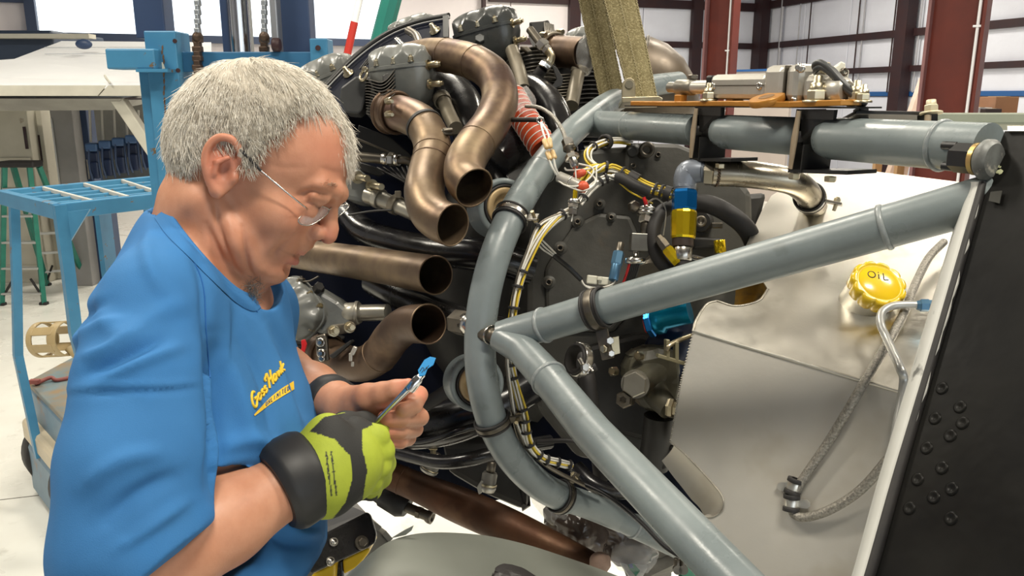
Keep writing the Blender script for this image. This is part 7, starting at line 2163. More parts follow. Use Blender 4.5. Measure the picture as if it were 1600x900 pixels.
# scalp under the hair
def hairzone(x, y, z):
    ay = np.abs(y)
    sm = np.clip((36 - ay) / 18, 0, 1); sm = sm * sm * (3 - 2 * sm)
    xl = np.where(z > 84, 44 + 62 * sm, 44 + 0 * sm)
    low = np.where(x < -40, -48, np.where(x < -14, -48 + (x + 40) * 2.3, np.where(x < 22, 42, np.where(x < 38, 14, 54))))
    return (x < xl) & (z > low) & ((z > 60) | (ay > 20) | (x < -40)) & (x > -130)
scalp = hairzone(hlv[:, 0] + 4, hlv[:, 1], hlv[:, 2] - 8).astype(float) * (hlv[:, 2] > -12)
NB = vnormals(V, F)
if ((V - V.mean(0)) * NB).sum(1).mean() < 0: NB = -NB
bpx = 800 + FPX * V[:, 0] / V[:, 2]; bpy_ = 450 - FPX * V[:, 1] / V[:, 2]
nearside = (V[:, 2] < .99) & (bpy_ < 470)
def crease(pts, sig, amp, fade=.5):
    global V
    pts = np.array(catmull([Vector((x, y, 0)) for x, y in pts], 6))[:, :2]
    best = np.full(len(V), 1e9); tt_ = np.zeros(len(V)); L = len(pts) - 1
    for i in range(L):
        a, b = pts[i], pts[i + 1]; ab = b - a
        t = np.clip(((bpx - a[0]) * ab[0] + (bpy_ - a[1]) * ab[1]) / (ab @ ab), 0, 1)
        d = np.hypot(bpx - a[0] - t * ab[0], bpy_ - a[1] - t * ab[1])
        m_ = d < best; best[m_] = d[m_]; tt_[m_] = (i + t[m_]) / L
    V = V + NB * (amp * np.exp(-(best / sig) ** 2) * np.sin(np.clip(tt_, .03, .97) * PI) ** fade * nearside)[:, None]
for pts, sig, amp in (([(334, 306), (343, 358), (359, 404), (380, 436)], 4.5, -.0034), ([(378, 355), (384, 395), (389, 422), (398, 434)], 4.5, -.0036), ([(322, 350), (343, 395), (362, 420)], 4.5, -.0030), ([(355, 330), (363, 370), (372, 410)], 9, .0022), ([(395, 390), (400, 415), (412, 430)], 9, .0022),
                     ([(476, 358), (456, 374), (440, 383), (424, 400)], 5, -.0022), ([(440, 365), (425, 380), (412, 400)], 10, .0018), ([(462, 306), (480, 299), (500, 299), (514, 306)], 3, -.0024), ([(468, 296), (488, 289), (510, 292)], 7, .0022), ([(466, 318), (485, 317), (504, 318)], 3, -.0022), ([(436, 386), (430, 396), (432, 408)], 4, -.0016), ([(400, 250), (440, 262), (480, 262)], 5, -.0006), ([(500, 262), (520, 268), (540, 270)], 4, -.0008)):
    crease(pts, sig, amp)

m_skin = mat('ruddy_skin', (.53, .265, .165), (.44, .20, .118), rough=.42, rough2=.5, scale=22, sss=.12, c3=(.40, .165, .095), scale3=75, thr3=(.68, .80), bump=.10, bscale=420, bdist=.002, spec=.4)
attr_mix(m_skin, 'red', (.56, .175, .115))
attr_mix(m_skin, 'lips', (.46, .15, .115))
attr_mix(m_skin, 'lash_shade', (.10, .04, .028))
attr_mix(m_skin, 'scalp', (.56, .48, .40))
np_mesh('body', V, F, m_skin, man, {'red': red, 'lips': lips, 'lash_shade': lash_shade, 'scalp': scalp})
del B

# --- fingernails of the bare hand
mb = MB()
for f, off in ((fing[1], (0, 0)), (fing[2], (0, 0)), (fing[3], (0, 0))):
    pass

# --- T-shirt
T = Field((-.50, -.46, .62), (-.15, .18, 1.30), .0036)
T.ell(CC(308, 565, .985), (.108, .17, .188), None, .02)
T.ell(CC(340, 765, .985), (.128, .185, .186), None, .05)
T.ell(CC(330, 900, .985), (.128, .16, .178), None, .04)
T.chain([(CC(300, 395, .965), .066), (CC(322, 470, .985), .095)], .035)
T.chain([(CC(295, 392, .95), .052), (CC(250, 474, .835), .052)], .03)
T.chain([(CC(335, 412, 1.0), .054), (CC(395, 482, 1.12), .056)], .03)
T.chain([(CC(250, 474, .835), .052), (CC(222, 600, .79), .058), (CC(214, 720, .77), .0655), (CC(208, 850, .762), .068), (CC(215, 915, .765), .066)], .025)
T.chain([(CC(395, 482, 1.12), .056), (CC(402, 570, 1.175), .058), (CC(410, 600, 1.18), .056)], .02)
hemn = np.array((.66, -.75, 0))
T.cut(CC(300, 840, .72), hemn, .002, (-.5, -.46, .62), (-.280, -.17, .79))
T.chain([(CC(250, 872, .80), .054), (CC(350, 815, .84), .056)], .002, -1)
# neck opening
neck_ax = CC(300, 350, .955) - CC(352, 440, .96)
T.chain([(hl(-20, 0, -20), .063), (CC(322, 392, .965), .066)], .004, -1)
T.chain([(CC(345, 350, .95), .055), (CC(388, 425, .95), .050), (CC(396, 440, .95), .030)], .006, -1)
hz = cam2world(CC(500, 852, .985))[2]
SV, SF = T.nets()
del T
SV = smooth_vf(SV, SF, 2, .5)
NV = vnormals(SV, SF)
if ((SV - SV.mean(0)) * NV).sum(1).mean() < 0: NV = -NV
spx = 800 + FPX * SV[:, 0] / SV[:, 2]; spy = 450 - FPX * SV[:, 1] / SV[:, 2]
front_side = (NV[:, 2] < .3)
def fold(pts, sig, amp):
    """cloth fold along a line over the camera-side of the shirt"""
    pts = np.array(catmull([Vector((x, y, 0)) for x, y in pts], 6))[:, :2]
    best = np.full(len(SV), 1e9); tt_ = np.zeros(len(SV))
    L = len(pts) - 1
    for i in range(L):
        a, b = pts[i], pts[i + 1]; ab = b - a
        t = np.clip(((spx - a[0]) * ab[0] + (spy - a[1]) * ab[1]) / (ab @ ab), 0, 1)
        d = np.hypot(spx - a[0] - t * ab[0], spy - a[1] - t * ab[1])
        m_ = d < best; best[m_] = d[m_]; tt_[m_] = (i + t[m_]) / L
    return 1.7 * amp * np.exp(-(best / sig) ** 2) * np.sin(np.clip(tt_, .02, .98) * PI) ** .6 * front_side
D = np.zeros(len(SV))
for pts, sig, amp in (
    ([(300, 385), (318, 440), (322, 500), (330, 600)], 9, -.0035), ([(150, 470), (185, 520), (250, 490), (300, 470)], 16, .0035),
    ([(125, 560), (170, 545), (220, 520)], 9, .0045), ([(120, 590), (190, 560), (265, 525)], 9, -.0045), ([(150, 598), (220, 565), (290, 540)], 9, .004),
    ([(108, 520), (130, 495), (170, 470)], 8, -.004), ([(110, 545), (140, 520), (200, 495)], 8, .004),
    ([(102, 618), (180, 612), (260, 611), (312, 606)], 5, -.0019), ([(104, 608), (180, 602), (260, 601), (312, 596)], 5, .0020),
    ([(330, 520), (335, 620), (335, 700), (330, 780)], 10, -.007), ([(345, 540), (380, 640), (400, 720)], 16, .005), ([(370, 520), (410, 600), (430, 690)], 9, -.004),
    ([(425, 500), (455, 580), (480, 660)], 9, -.004), ([(405, 500), (440, 590), (465, 680), (470, 740)], 10, .004),
    ([(340, 700), (400, 690), (470, 720)], 13, .005), ([(345, 735), (400, 730), (440, 745)], 8, -.004),
    ([(420, 800), (460, 830), (500, 835)], 8, .005), ([(410, 830), (450, 850), (490, 850)], 7, -.004),
    ([(130, 760), (190, 720), (260, 705)], 14, .004), ([(150, 820), (220, 770), (290, 740)], 14, -.0045), ([(180, 860), (240, 820), (300, 780)], 10, .004),
    ([(270, 350), (330, 420), (370, 470), (410, 500)], 6, -.0022), ([(240, 340), (230, 400), (260, 470)], 12, .003), ([(355, 460), (350, 520), (340, 590)], 8, .003)):
    D += fold(pts, sig, amp)
wv = cam2world(SV)
nz_ = np.array([noise.noise(Vector(p) * 14) for p in wv]) * .0040 + np.array([noise.noise(Vector((p[0] * 40, p[1] * 40, p[2] * 14))) for p in wv]) * .0010
SV = SV + NV * (D + nz_)[:, None]
SV = smooth_vf(SV, SF, 1, .4)
# trim the lower hem level
WV = cam2world(SV)
keep = ~((WV[SF, 2] < hz - .012).all(1))
SF = SF[keep]
low = WV[:, 2] < hz
WV[low, 2] = hz - .004 + .006 * np.sin(WV[low, 0] * 60)
def in_poly(x, y, poly):
    r = np.zeros(len(x), bool)
    for (x0, y0), (x1, y1) in zip(poly, poly[1:] + poly[:1]):
        c = ((y0 > y) != (y1 > y)) & (x < (x1 - x0) * (y - y0) / ((y1 - y0) if y1 != y0 else 1e-9) + x0)
        r ^= c
    return r
NPOLY = [(240, 302), (264, 340), (297, 388), (331, 425), (366, 458), (392, 470), (408, 456), (410, 430), (390, 400), (330, 330), (262, 285)]
vx = 800 + FPX * SV[:, 0] / SV[:, 2]; vy = 450 - FPX * SV[:, 1] / SV[:, 2]
hole = in_poly(vx, vy, NPOLY) & (SV[:, 2] < .96)
SF = SF[~hole[SF].all(1)]
used = np.zeros(len(WV), bool); used[SF.ravel()] = True
mp = np.cumsum(used) - 1
WV = WV[used]; SF = mp[SF]
m_shirt = mat('royal_blue_cotton', (.044, .165, .375), (.036, .14, .33), rough=.85, scale=5, bump=.25, bscale=900, bdist=.0015, c3=(.04, .19, .48), scale3=4, thr3=(.5, .8), spec=.2)
shirt = np_mesh('t_shirt', WV, SF, m_shirt, man, None, True)
bvh_shirt = BVHTree.FromPolygons([Vector(v) for v in WV], [tuple(f) for f in SF])
def on_shirt(px, py, off=.0008):
    v = (FW + (px - 800) / FPX * RT + (450 - py) / FPX * UP).normalized()
    h = bvh_shirt.ray_cast(CAM, v)
    if h[0] is None: return None
    n = h[1] if h[1].dot(v) < 0 else -h[1]
    return h[0] + n * off
# collar band round the neck opening
inn = catmull([Vector((x, y, 0)) for x, y in ((246, 300), (274, 344), (300, 378), (330, 412), (364, 445), (388, 458), (400, 452), (409, 440))], 6)
outr = catmull([Vector((x, y, 0)) for x, y in ((228, 318), (257, 364), (295, 403), (334, 442), (369, 474), (397, 486), (411, 474), (421, 455))], 6)
rows = []
prev = None
for a_, b_ in zip(inn, outr):
    q = on_shirt(b_.x, b_.y, .0010)
    if q is None: continue
    dq = (q - CAM).dot(FW)
    row = [q]
    for k in range(1, 6):
        p_ = b_.lerp(a_, k / 5)
        h = on_shirt(p_.x, p_.y, .0012 + .002 * math.sin(k / 5 * PI))
        dh = (h - CAM).dot(FW) if h is not None else 9
        if abs(dh - dq) > .03 or k > 3: h = P(p_.x, p_.y, (row[-1] - CAM).dot(FW) + .003)
        row.append(h)
    rows.append(row)
mb = MB(); mb.grid(rows, True, FW * .004); mb.build('collar', m_shirt, man)
# chest lettering: strokes laid on the cloth
m_print = mat('yellow_shirt_print', (.80, .53, .03), (.72, .46, .03), rough=.7, scale=60)
mb = MB()
def st(pts, r=.0016):
    q = [on_shirt(x, y, .0006) for x, y in pts]
    q = [p for p in q if p is not None]
    if len(q) > 1: mb.tube(q, r, 6, k=3, flat=1.0)
OX, OY, AN = 396, 640, math.radians(-45)
def lt(strokes, ox, oy, sx=1.0, sy=1.0):
    for s_ in strokes:
        pts = []
        for x, y in s_:
            X_, Y_ = (ox + x * sx) * 1.06, (oy + y * sy) * 1.28
            pts.append((OX + X_ * math.cos(AN) * .86 - Y_ * math.sin(AN) * -.30, OY + X_ * math.sin(AN) - Y_ * .92))
        st(pts)
def arcp(cx, cy, rx, ry, a0, a1, n=9):
    return [(cx + rx * math.cos(math.radians(a0 + (a1 - a0) * i / n)), cy + ry * math.sin(math.radians(a0 + (a1 - a0) * i / n))) for i in range(n + 1)]
lt([arcp(5, 8, 5, 8.5, 50, 330), [(9.5, 4), (10, 8), (5.5, 8)]], 0, 1, 1, 1.15)                       # G
lt([arcp(3, 4, 3, 4, 0, 360)], 13, 3)                                                                    # o
lt([[(4.5, 7.5), (1, 7), (1.5, 4.5), (4.5, 3.5), (4, .5), (.5, .3)]], 22, 3)                             # s
lt([[(4.5, 7.5), (1, 7), (1.5, 4.5), (4.5, 3.5), (4, .5), (.5, .3)]], 29, 3)                             # s
lt([[(0, 17), (3, 19), (4, 10), (3, 0)], [(11, 19), (10, 10), (11.5, 0)], [(3.5, 9), (10.5, 10)], [(0, 17), (-3, 15), (-1, 12)]], 37, 3)   # H
lt([arcp(3, 4, 3, 4, 20, 340), [(6, 8), (6.2, 1), (8, 0)]], 51, 4)                                       # a
lt([[(0, 8), (1.5, 0), (4, 6), (6.5, 0), (8, 8)]], 61, 4)                                                # w
lt([[(0, 15), (0, 0)], [(5, 8), (0, 4), (5, 0)]], 71, 4)                                                 # k
mb.build('chest_lettering', m_print, shirt)
# swoosh under the name with dark small capitals
mb = MB(); rows = []
for i in range(22):
    f = i / 21
    x0 = 396 + f * 62; ymid = 649 - f * 47 - 6 * math.sin(f * PI) + 10 * f * (1 - f)
    hh = 1.2 + 5.2 * math.sin(min(1, f * 1.25) * PI / 2)
    a, b = on_shirt(x0, ymid - hh, .0009), on_shirt(x0 + 1, ymid + hh, .0009)
    if a is not None and b is not None: rows.append([a, a.lerp(b, .5), b])
mb.grid(rows); mb.build('print_swoosh', m_print, shirt)
mb = MB()
GL = {'U': [[(0, 1), (0, .2), (.3, 0), (.6, .2), (.6, 1)]], 'N': [[(0, 0), (0, 1), (.6, 0), (.6, 1)]], 'L': [[(0, 1), (0, 0), (.55, 0)]], 'I': [[(.2, 0), (.2, 1)]], 'M': [[(0, 0), (.05, 1), (.35, .4), (.65, 1), (.7, 0)]], 'T': [[(0, 1), (.6, 1)], [(.3, 1), (.3, 0)]], 'E': [[(.55, 1), (0, 1), (0, 0), (.55, 0)], [(0, .5), (.45, .5)]], 'D': [[(0, 0), (0, 1), (.4, .9), (.6, .5), (.4, .1), (0, 0)]]}
for i, ch in enumerate('UNLIMITED'):
    f = .30 + i * .068
    for s_ in GL[ch]:
        q = []
        for x, y in s_:
            g = f + x * .055
            X_ = 396 + g * 62; ymid = 649 - g * 47 - 6 * math.sin(g * PI) + 10 * g * (1 - g)
            p = on_shirt(X_, ymid + (0.5 - y) * 6.4, .0012)
            if p is not None: q.append(p)
        if len(q) > 1: mb.tube(q, .00042, 5, k=1)
mb.build('print_small_capitals', mat('print_navy', (.01, .06, .2), rough=.8), shirt)
# shoulder seam and hem stitching
mb = MB()
for pts in ([(258, 338), (292, 372), (330, 415), (372, 458), (402, 487)], [(262, 352), (300, 405), (318, 450), (322, 520), (328, 590)]):
    q = [on_shirt(x, y, .0004) for x, y in catmull([Vector((a, b, 0)) for a, b in pts], 5) for (x, y) in ((x, y),)] if False else [on_shirt(v.x, v.y, .0003) for v in catmull([Vector((a, b, 0)) for a, b in pts], 5)]
    q = [p for p in q if p is not None]
    mb.tube(q, .0008, 6)
mb.build('seam_stitching', mat('seam_blue', (.018, .115, .34), rough=.9), shirt)

# --- trousers, belt, shoes: standing on a work platform below the picture
hipw = Vector(cam2world(CC(332, 880, .985)))
footz = .78
m_trous = mat('charcoal_trousers', (.018, .019, .022), (.026, .027, .03), rough=.8, scale=12, bump=.2, bscale=300)
TF = Field((-.75, .50, footz + .02), (.05, 1.40, hz + .03), .008)
hx, hy = hipw.x, hipw.y
hx -= .012
TF.ell((hx, hy, hz - .02), (.112, .160, .11), None, .03)
for s_ in (-1, 1):
    hip = np.array((hx, hy + s_ * .085, hz - .10)); kne = np.array((hx + .03 + .02 * s_, hy + s_ * .11, (hz + footz) / 2)); ank = np.array((hx - .01 + .03 * s_, hy + s_ * .12, footz + .06))
    TF.chain([(hip, .092), (kne, .066), (ank, .058)], .03)
TF.cut((0, 0, hz + .012), (0, 0, 1), .002)
tv_, tf_ = TF.nets(); del TF
np_mesh('trousers', smooth_vf(tv_, tf_, 2), tf_[:, ::-1], m_trous, man, None, True)
mb = MB(); mb.lathe((hx, hy, hz - .030), ZV, [(0, .148), (0, .152), (.034, .152), (.034, .148)], 48, ru=1.0, caps=False)
for i in range(len(mb.v)):
    v = Vector(mb.v[i]); mb.v[i] = (hx + (v.x - hx) * .78, hy + (v.y - hy) * 1.12, v.z)
mb.build('belt', m_rubber, man)
for s_ in (-1, 1):
    mb = MB(); c = Vector((hx + .05 + .03 * s_, hy + s_ * .12, footz))
    mb.ball(c + ZV * .045, (.145, .05, .05), None, 24, 14); mb.ball(c + ZV * .08 - RT * .06, (.06, .048, .06), None, 20, 12)
    for i in range(len(mb.v)):
        v = mb.v[i]; mb.v[i] = (v[0], v[1], max(v[2], footz + .004))
    mb.build('shoe', m_rubber, man)
t = empty('work_platform', Vector((hx, hy, 0)), 'steel work platform under the man, below the picture', 'platform')
mb = MB(); mb.box((hx + .03, hy - .02, footz - .02), (1.0, .8, .04), None, .004); mb.build('deck', m_steeldk, t)
for sx in (-1, 1):
    for sy in (-1, 1):
        mb = MB(); mb.box((hx + .03 + sx * .45, hy - .02 + sy * .35, (footz - .04) / 2), (.05, .05, footz - .04)); mb.build('leg', m_steeldk, t)

# --- wristbands
mb = MB(); a = Vector(cam2world(LW)) - Vector(cam2world(CC(485, 612, 1.11))); a.normalize()
c = Vector(cam2world(CC(517, 630, 1.058)))
mb.lathe(c - a * .014, a, [(0, .0335), (.002, .0365), (.012, .0375), (.026, .0360), (.028, .0325)], 36)
for i in range(len(mb.v)):
    v = Vector(mb.v[i]); d = v - c; d -= a * d.dot(a)
    mb.v[i] = tuple(v + d.normalized() * .0022 * noise.noise(v * 120))
mb.build('wristband', mat('black_cloth_band', (.008, .008, .009), (.014, .014, .015), rough=.6, scale=60), man)
fa = (Vector(cam2world(RW)) - Vector(cam2world(CC(350, 815, .84)))).normalized()
c = Vector(cam2world(RW)) + fa * .006
mb = MB(); mb.lathe(c - fa * .022, fa, [(-.006, .044), (0, .050), (.006, .0525), (.034, .0515), (.042, .048), (.044, .042)], 44)
mb.build('glove_cuff', mat('black_rubber_cuff', (.012, .012, .013), (.02, .02, .02), rough=.5, scale=20), man)

# --- hi-vis glove closed round the wrench
Gf = Field(CC(430, 830, .82) - .03, CC(650, 620, 1.02) + np.array((.03, .03, .06)), .0016)
Gf.chain([(CC(470, 746, .892), .040), (CC(505, 738, .90), .046), (CC(540, 722, .915), .043)], .012)
Gf.ell(CC(512, 715, .895), (.034, .050, .030), None, .012)
Gf.ell(CC(508, 772, .91), (.032, .026, .03), None, .012)
gk = [CC(555, 676, .925), CC(562, 702, .918), CC(562, 730, .918), CC(556, 757, .925)]
gf = [[(gk[0], .0175), (CC(588, 684, .93), .0150), (CC(592, 706, .965), .0135), (CC(575, 712, .985), .0125)],
      [(gk[1], .0180), (CC(596, 704, .935), .0150), (CC(600, 724, .965), .0138), (CC(580, 730, .985), .0125)],
      [(gk[2], .0175), (CC(592, 728, .935), .0145), (CC(594, 746, .965), .0132), (CC(575, 750, .985), .0120)],
      [(gk[3], .0160), (CC(580, 752, .935), .0132), (CC(580, 766, .96), .0120), (CC(562, 768, .98), .0110)]]
for k_ in gk: Gf.cone(CC(500, 735, .90), .040, k_, .0185, .010)
for f in gf: Gf.chain(f, .004)
Gf.chain([(CC(505, 700, .93), .024), (CC(540, 668, .955), .0185), (CC(568, 664, .97), .0155), (CC(592, 672, .975), .0130)], .007)
gv, gF = Gf.nets(); del Gf
gv = smooth_vf(gv, gF, 1, .4)
gpx = 800 + FPX * gv[:, 0] / gv[:, 2]; gpy = 450 - FPX * gv[:, 1] / gv[:, 2]
def seg_d(pts):
    best = np.full(len(gv), 1e9)
    for (a, b) in zip(pts[:-1], pts[1:]):
        a, b = np.array(a), np.array(b); ab = b - a
        t = np.clip(((gv - a) @ ab) / (ab @ ab), 0, 1)
        best = np.minimum(best, np.linalg.norm(gv - a - t[:, None] * ab, axis=1))
    return best
blk = in_poly(gpx, gpy, [(484, 674), (505, 652), (580, 636), (582, 664), (566, 672), (566, 700), (574, 735), (566, 785), (545, 820), (512, 820), (540, 785), (551, 748), (547, 712), (522, 686)])
blk |= (gv[:, 2] > .948) & (gpx < 590)
blk |= (seg_d([CC(487, 772, .865), CC(498, 742, .855), CC(506, 776, .868)]) < .006)
lines = np.minimum(np.abs(gpx - 521 - .12 * (gpy - 735)), np.abs(gpx - 513 - .12 * (gpy - 735)))
blk |= (lines < 1.4) & (gpy > 705) & (gpy < 775)
m_glove = mat('hi_vis_lime_glove', (.34, .40, .032), (.29, .345, .028), rough=.7, scale=30, bump=.2, bscale=500, bdist=.002)
attr_mix(m_glove, 'black', (.016, .016, .015))
bl = blk.astype(float)
np_mesh('glove', gv, gF, m_glove, man, {'black': bl})

# --- hair: a soft mass with combed strands
rng = np.random.default_rng(5)
m_hair = mat('white_grey_hair', (.64, .59, .50), (.46, .41, .33), rough=.45, scale=34, c3=(.78, .74, .66), scale3=200, thr3=(.46, .6), spec=.4)
SC_, SR_ = np.array((10, 0, 40.)), np.array((98, 77, 95.))
def scalp_at(d):
    d = d / np.linalg.norm(d); return SC_ + d * SR_, d
hm = MB()
n1, n2 = 90, 110
idm = {}
vs = []; fs = []
for i in range(n1 + 1):
    for j in range(n2):
        th = PI * i / n1; ph = 2 * PI * j / n2
        d = np.array((math.sin(th) * math.cos(ph), math.sin(th) * math.sin(ph), math.cos(th)))
        p = SC_ + d * SR_
        # distance inside the hair zone by probing neighbours
        ins = 0
        for q in (0, 4, 8, 12):
            ok = all(hairzone(p[0] + a, p[1], p[2] + b) for a, b in ((q, 0), (0, -q)))
            ins += ok
        if ins == 0: idm[i, j] = -1; continue
        g = .8 + 1.7 * ins + 1.6 * noise.noise(Vector(p) * .05) + 1.2 * noise.noise(Vector((p[0] * .03, p[1] * .16, p[2] * .16))) * ins * .5
        if p[2] > 80: g += 2.0
        idm[i, j] = len(vs); vs.append(Vector(cam2world(HO + ((p + d * g) @ HA) * .001)))
for i in range(n1):
    for j in range(n2):
        q = [idm[i, j], idm[i + 1, j], idm[i + 1, (j + 1) % n2], idm[i, (j + 1) % n2]]
        if min(q) >= 0: fs.append(tuple(q))
hm.add(vs, fs, True)
n_mass = len(fs)
m_under = mat('grey_hair_shadow_mass', (.50, .455, .38), (.42, .375, .31), rough=.7, scale=40, spec=.2)  # under-mass coloured darker as painted shadow between the strands
whorl = np.array((-62., 8., 118.))
cnt = 0; sv = []; sf = []
while cnt < 20000:
    d = rng.normal(size=3)
    p, d = scalp_at(d)
    if not hairzone(p[0], p[1], p[2]): continue
    nrm = d / SR_; nrm /= np.linalg.norm(nrm)
    flow = p - whorl
    flow[1] += .25 * max(0, p[0]) + 10 * math.sin(p[0] * .06)
    if p[0] < -50: flow[2] -= 40
    flow -= nrm * (flow @ nrm); fl_n = np.linalg.norm(flow)
    if fl_n < 1e-3: continue
    flow /= fl_n
    side = np.cross(nrm, flow)
    flow = flow + side * rng.normal() * .16 + side * .75 * noise.noise(Vector(p) * .05) + side * .35 * noise.noise(Vector(p) * .12); flow /= np.linalg.norm(flow)
    L = rng.uniform(24, 44) * (1.15 if p[2] > 70 else .8) * (.55 if p[2] < 10 else 1)
    if p[0] > 8 and abs(p[1]) > 24 and p[2] < 112: L *= .36
    elif p[0] > 60: L *= .8
    lift0 = rng.uniform(5, 11); curl = rng.uniform(-4, 4)
    dl = rng.uniform(0, 3.0) + (rng.random() < .04) * 6
    pts = []
    for t in (0, .3, .6, .85, 1.0):
        q = p + flow * L * t + side * curl * t * t
        e = (q - SC_) / SR_; r_ = np.linalg.norm(e)
        on = SC_ + (e / r_) * SR_
        nn = e / SR_; nn /= np.linalg.norm(nn)
        lim = lift0 * min(1, t * 3) + dl * t * t
        if p[0] > 60: lim += 6 * t * t
        pts.append(on + nn * lim)
    W3 = cam2world(HO + (np.array(pts) @ HA) * .001)
    r0 = rng.uniform(.00022, .00044)
    base = len(sv)
    tdirv = W3[-1] - W3[0]; tdirv /= np.linalg.norm(tdirv)
    nw = np.array(RT) * 0 + (cam2world(HO + (nrm @ HA)) - cam2world(HO)); nw /= np.linalg.norm(nw)
    sw = np.cross(tdirv, nw); sw /= (np.linalg.norm(sw) + 1e-9)
    for k_, w_ in enumerate(W3):
        rr = r0 * (1 - .75 * (k_ / 4) ** 2)
        for a_ in (0, 2.094, 4.189):
            sv.append(tuple(w_ + (nw * math.cos(a_) + sw * math.sin(a_)) * rr))
    for k_ in range(4):
        for a_ in range(3):
            sf.append((base + k_ * 3 + a_, base + k_ * 3 + (a_ + 1) % 3, base + k_ * 3 + 3 + (a_ + 1) % 3, base + k_ * 3 + 3 + a_))
    cnt += 1
hm.add(sv, sf, True)
me = bpy.data.meshes.new('hair'); me.from_pydata(hm.v, [], hm.f); me.polygons.foreach_set('use_smooth', hm.sm); me.materials.append(m_hair); me.materials.append(m_under); me.polygons.foreach_set('material_index', [1 if i < n_mass else 0 for i in range(len(hm.f))]); me.update()
tag(link_mesh('hair', me, man), kind='stuff')
# eyebrows and chest hair
mb = MB()
for k_ in range(150):
    s_ = -1 if k_ % 3 else 1
    f = rng.random(); y = s_ * (16 + 30 * f)
    b = hl(118 - 11 * f * f - 1.5, y, 43 + 4 * math.sin(f * PI) + rng.normal() * 1.6)
    e = b + (HX * rng.normal() * 1 + HY * s_ * (5 + rng.random() * 4) + HZ * (rng.normal() * 1.5 - 1) + HX * .5) * .001
    mb.tube([Vector(cam2world(b)), Vector(cam2world((b + e) / 2 + HX * .0006)), Vector(cam2world(e))], [.0003, .00025, .00012], 4)
tag(mb.build('eyebrows', mat('sandy_brow_hair', (.50, .36, .26), rough=.5), man), kind='stuff')
mb = MB()
for k_ in range(90):
    b = CC(396 + rng.normal() * 6, 455 + rng.normal() * 9, .925 + rng.normal() * .004)
    e = b + np.array((rng.normal() * .006, rng.normal() * .007, -.006 + rng.normal() * .003))
    mb.tube([Vector(cam2world(b)), Vector(cam2world((b + e) / 2 + rng.normal(size=3) * .002)), Vector(cam2world(e))], [.0003, .00025, .00015], 4)
tag(mb.build('chest_hair', mat('dark_grey_hair', (.12, .11, .10), rough=.5), man), kind='stuff')

# --- reading glasses
gl = empty('reading_glasses', Vector(cam2world(CC(495, 338, .89))), "thin silver rimmed reading glasses low on the man's nose", 'glasses')
def W(px, py, d): return Vector(cam2world(CC(px, py, d)))
nd = lambda x: .905 + (x - 466) / 48 * .034
fd = lambda x: .966 + (x - 514) / 31 * .038
near = [(x, y, nd(x)) for x, y in ((466, 344), (472, 351), (485, 351.5), (496, 346), (506, 339), (514, 329), (508, 323.5), (494, 323), (483, 328), (474, 334))]
far = [(x, y, fd(x)) for x, y in ((514, 347), (520, 344), (532, 336), (541, 328), (545, 321), (538, 320), (526, 325), (517, 333))]
m_lens = mat('clear_lens', (.92, .94, .96), rough=.03, trans=.0, alpha=.10, spec=.5)
for nm, pts in (('near', near), ('far', far)):
    q = [W(*p) for p in pts]
    cl = catmull(q + q[:3], 6)[6:-6]
    c = sum(cl, Vector()) / len(cl)
    nrm = (cl[0] - c).cross(cl[len(cl) // 3] - c).normalized()
    if nrm.dot(CAM - c) < 0: nrm = -nrm
    rings = [[c + (p - c) * s_ + nrm * .0022 * (1 - s_ * s_) for p in cl + [cl[0]]] for s_ in (.02, .35, .7, 1.0)]
    mb = MB(); mb.grid(rings, True, -nrm * .0012); mb.build('lens', m_lens, gl)
    mb = MB(); mb.tube(cl + [cl[0]], .00075, 8); mb.build('rim', m_steel, gl)
mb = MB(); mb.tube([W(514, 328, .939), W(518, 324, .948), W(521, 328, .960), W(517, 333, .968)], .0010, 8, k=5); mb.build('bridge', m_steel, gl)
mb = MB(); mb.tube([W(483, 328, .917), W(472, 320, .895), W(440, 294, .880), W(408, 267, .872)], .00095, 8, k=5); mb.ball(W(482, 328, .915), .0022); te = mb.build('temple', m_steel, gl)
mb = MB(); mb.tube([W(408, 267, .872), W(388, 246, .868), W(372, 232, .866), W(358, 226, .872), W(343, 232, .88)], .0016, 10, k=5); mb.build('temple_tip', m_rubber, te)
mb = MB(); mb.tube([W(545, 321, 1.004), W(537, 313, 1.02), W(520, 297, 1.03)], .00095, 8, k=4); mb.build('temple', m_steel, gl)

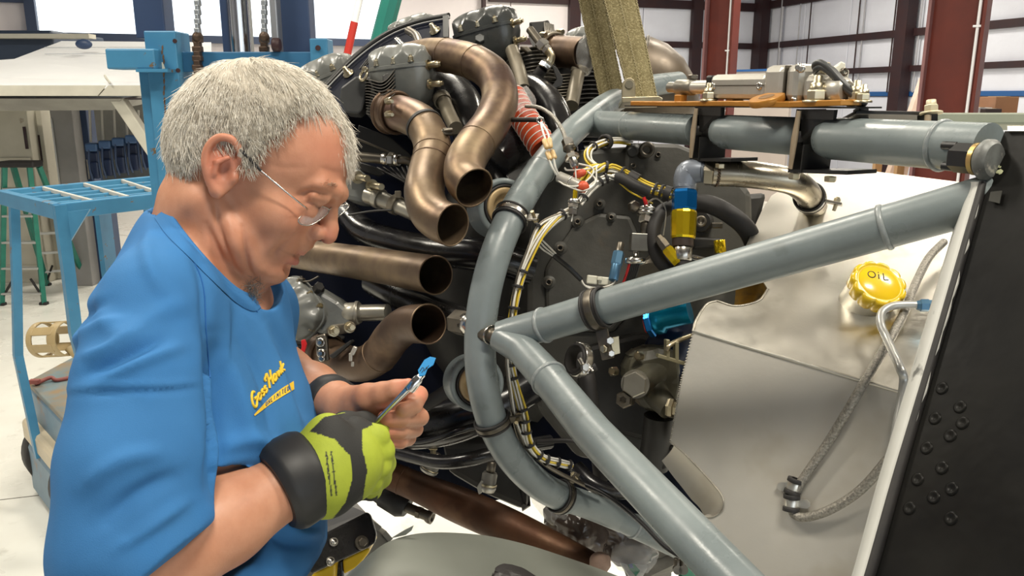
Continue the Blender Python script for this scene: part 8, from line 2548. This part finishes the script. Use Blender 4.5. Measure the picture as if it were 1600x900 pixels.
# --- combination wrench with blue tape
wr_ = empty('wrench', W(625, 625, .965), 'chrome wrench with blue masking tape on its tip, held in both hands', 'wrench')
m_chrome = mat('chrome_vanadium', (.72, .72, .72), (.62, .62, .62), rough=.14, metal=1, scale=20)
wa, wb_ = W(578, 668, .968), W(640, 605, .952)
dW = (wb_ - wa).normalized(); sW = (RT * .72 + UP * .69); sW = (sW - dW * sW.dot(dW)).normalized(); nW = dW.cross(sW)
mb = MB(); mb.tube([wa - dW * .05, wa, wa.lerp(wb_, .6), wb_], [.0045, .0048, .0058, .0075], 14, flat=.6); mb.build('shank', m_chrome, wr_)
mb = MB()
hc_ = wb_ + dW * .004
out = []
for x, y in ((-.006, -.009), (.006, -.011), (.016, -.009), (.019, -.0045), (.010, -.0045), (.006, 0), (.010, .0045), (.019, .0045), (.016, .009), (.006, .011), (-.006, .009)):
    out.append(hc_ + dW * x + sW * y)
mb.prism([p - nW * .0035 for p in out], nW * .007, .0012); mb.build('jaw', m_chrome, wr_)
mb = MB(); a0, a1 = W(640, 610, .944), W(655, 590, .944)
mb.lathe(a0, a1 - a0, [(0, .0052), (.003, .0062), ((a1 - a0).length - .003, .0062), ((a1 - a0).length, .0050)], 18); mb.build('socket', m_chrome, wr_)
tp_ = [(653, 578), (663, 562), (672, 557), (681, 559), (677, 570), (668, 576), (664, 586), (655, 588)]
tpl = PL((653, 578, .945), (681, 559, .955), (664, 588, .940))
mb = MB(); mb.prism([tpl.at(x, y) for x, y in tp_], -tpl.n * .0012, .0003); tpo = mb.build('blue_tape', mat('blue_masking_tape', (.015, .23, .52), (.012, .20, .47), rough=.7, scale=40), wr_)
mb = MB()
for s_ in ([(656, 580), (660, 574)], [(659, 582), (663, 577), (661, 574)], [(663, 580), (667, 573)], [(666, 577), (670, 571)]):
    mb.tube([tpl.at(x, y, .0004) for x, y in s_], .0004, 5)
mb.build('tape_marking', m_ink, tpo)
mb = MB(); mb.prism([W(x, y, .958) for x, y in ((470, 532), (476, 530), (479, 538), (474, 556), (467, 556), (471, 542))], FW * .003, .0006)
# red tag on the far sleeve
t = empty('red_tag', P(473, 545, 1.30), "small red clip tag just right of the man's chest", 'tag')
mb = MB(); mb.prism([P(x, y, 1.30) for x, y in ((470, 532), (476, 530), (479, 538), (474, 556), (467, 558), (471, 542))], FW * .006, .001); mb.build('clip', MATS['red_terminal'], t)
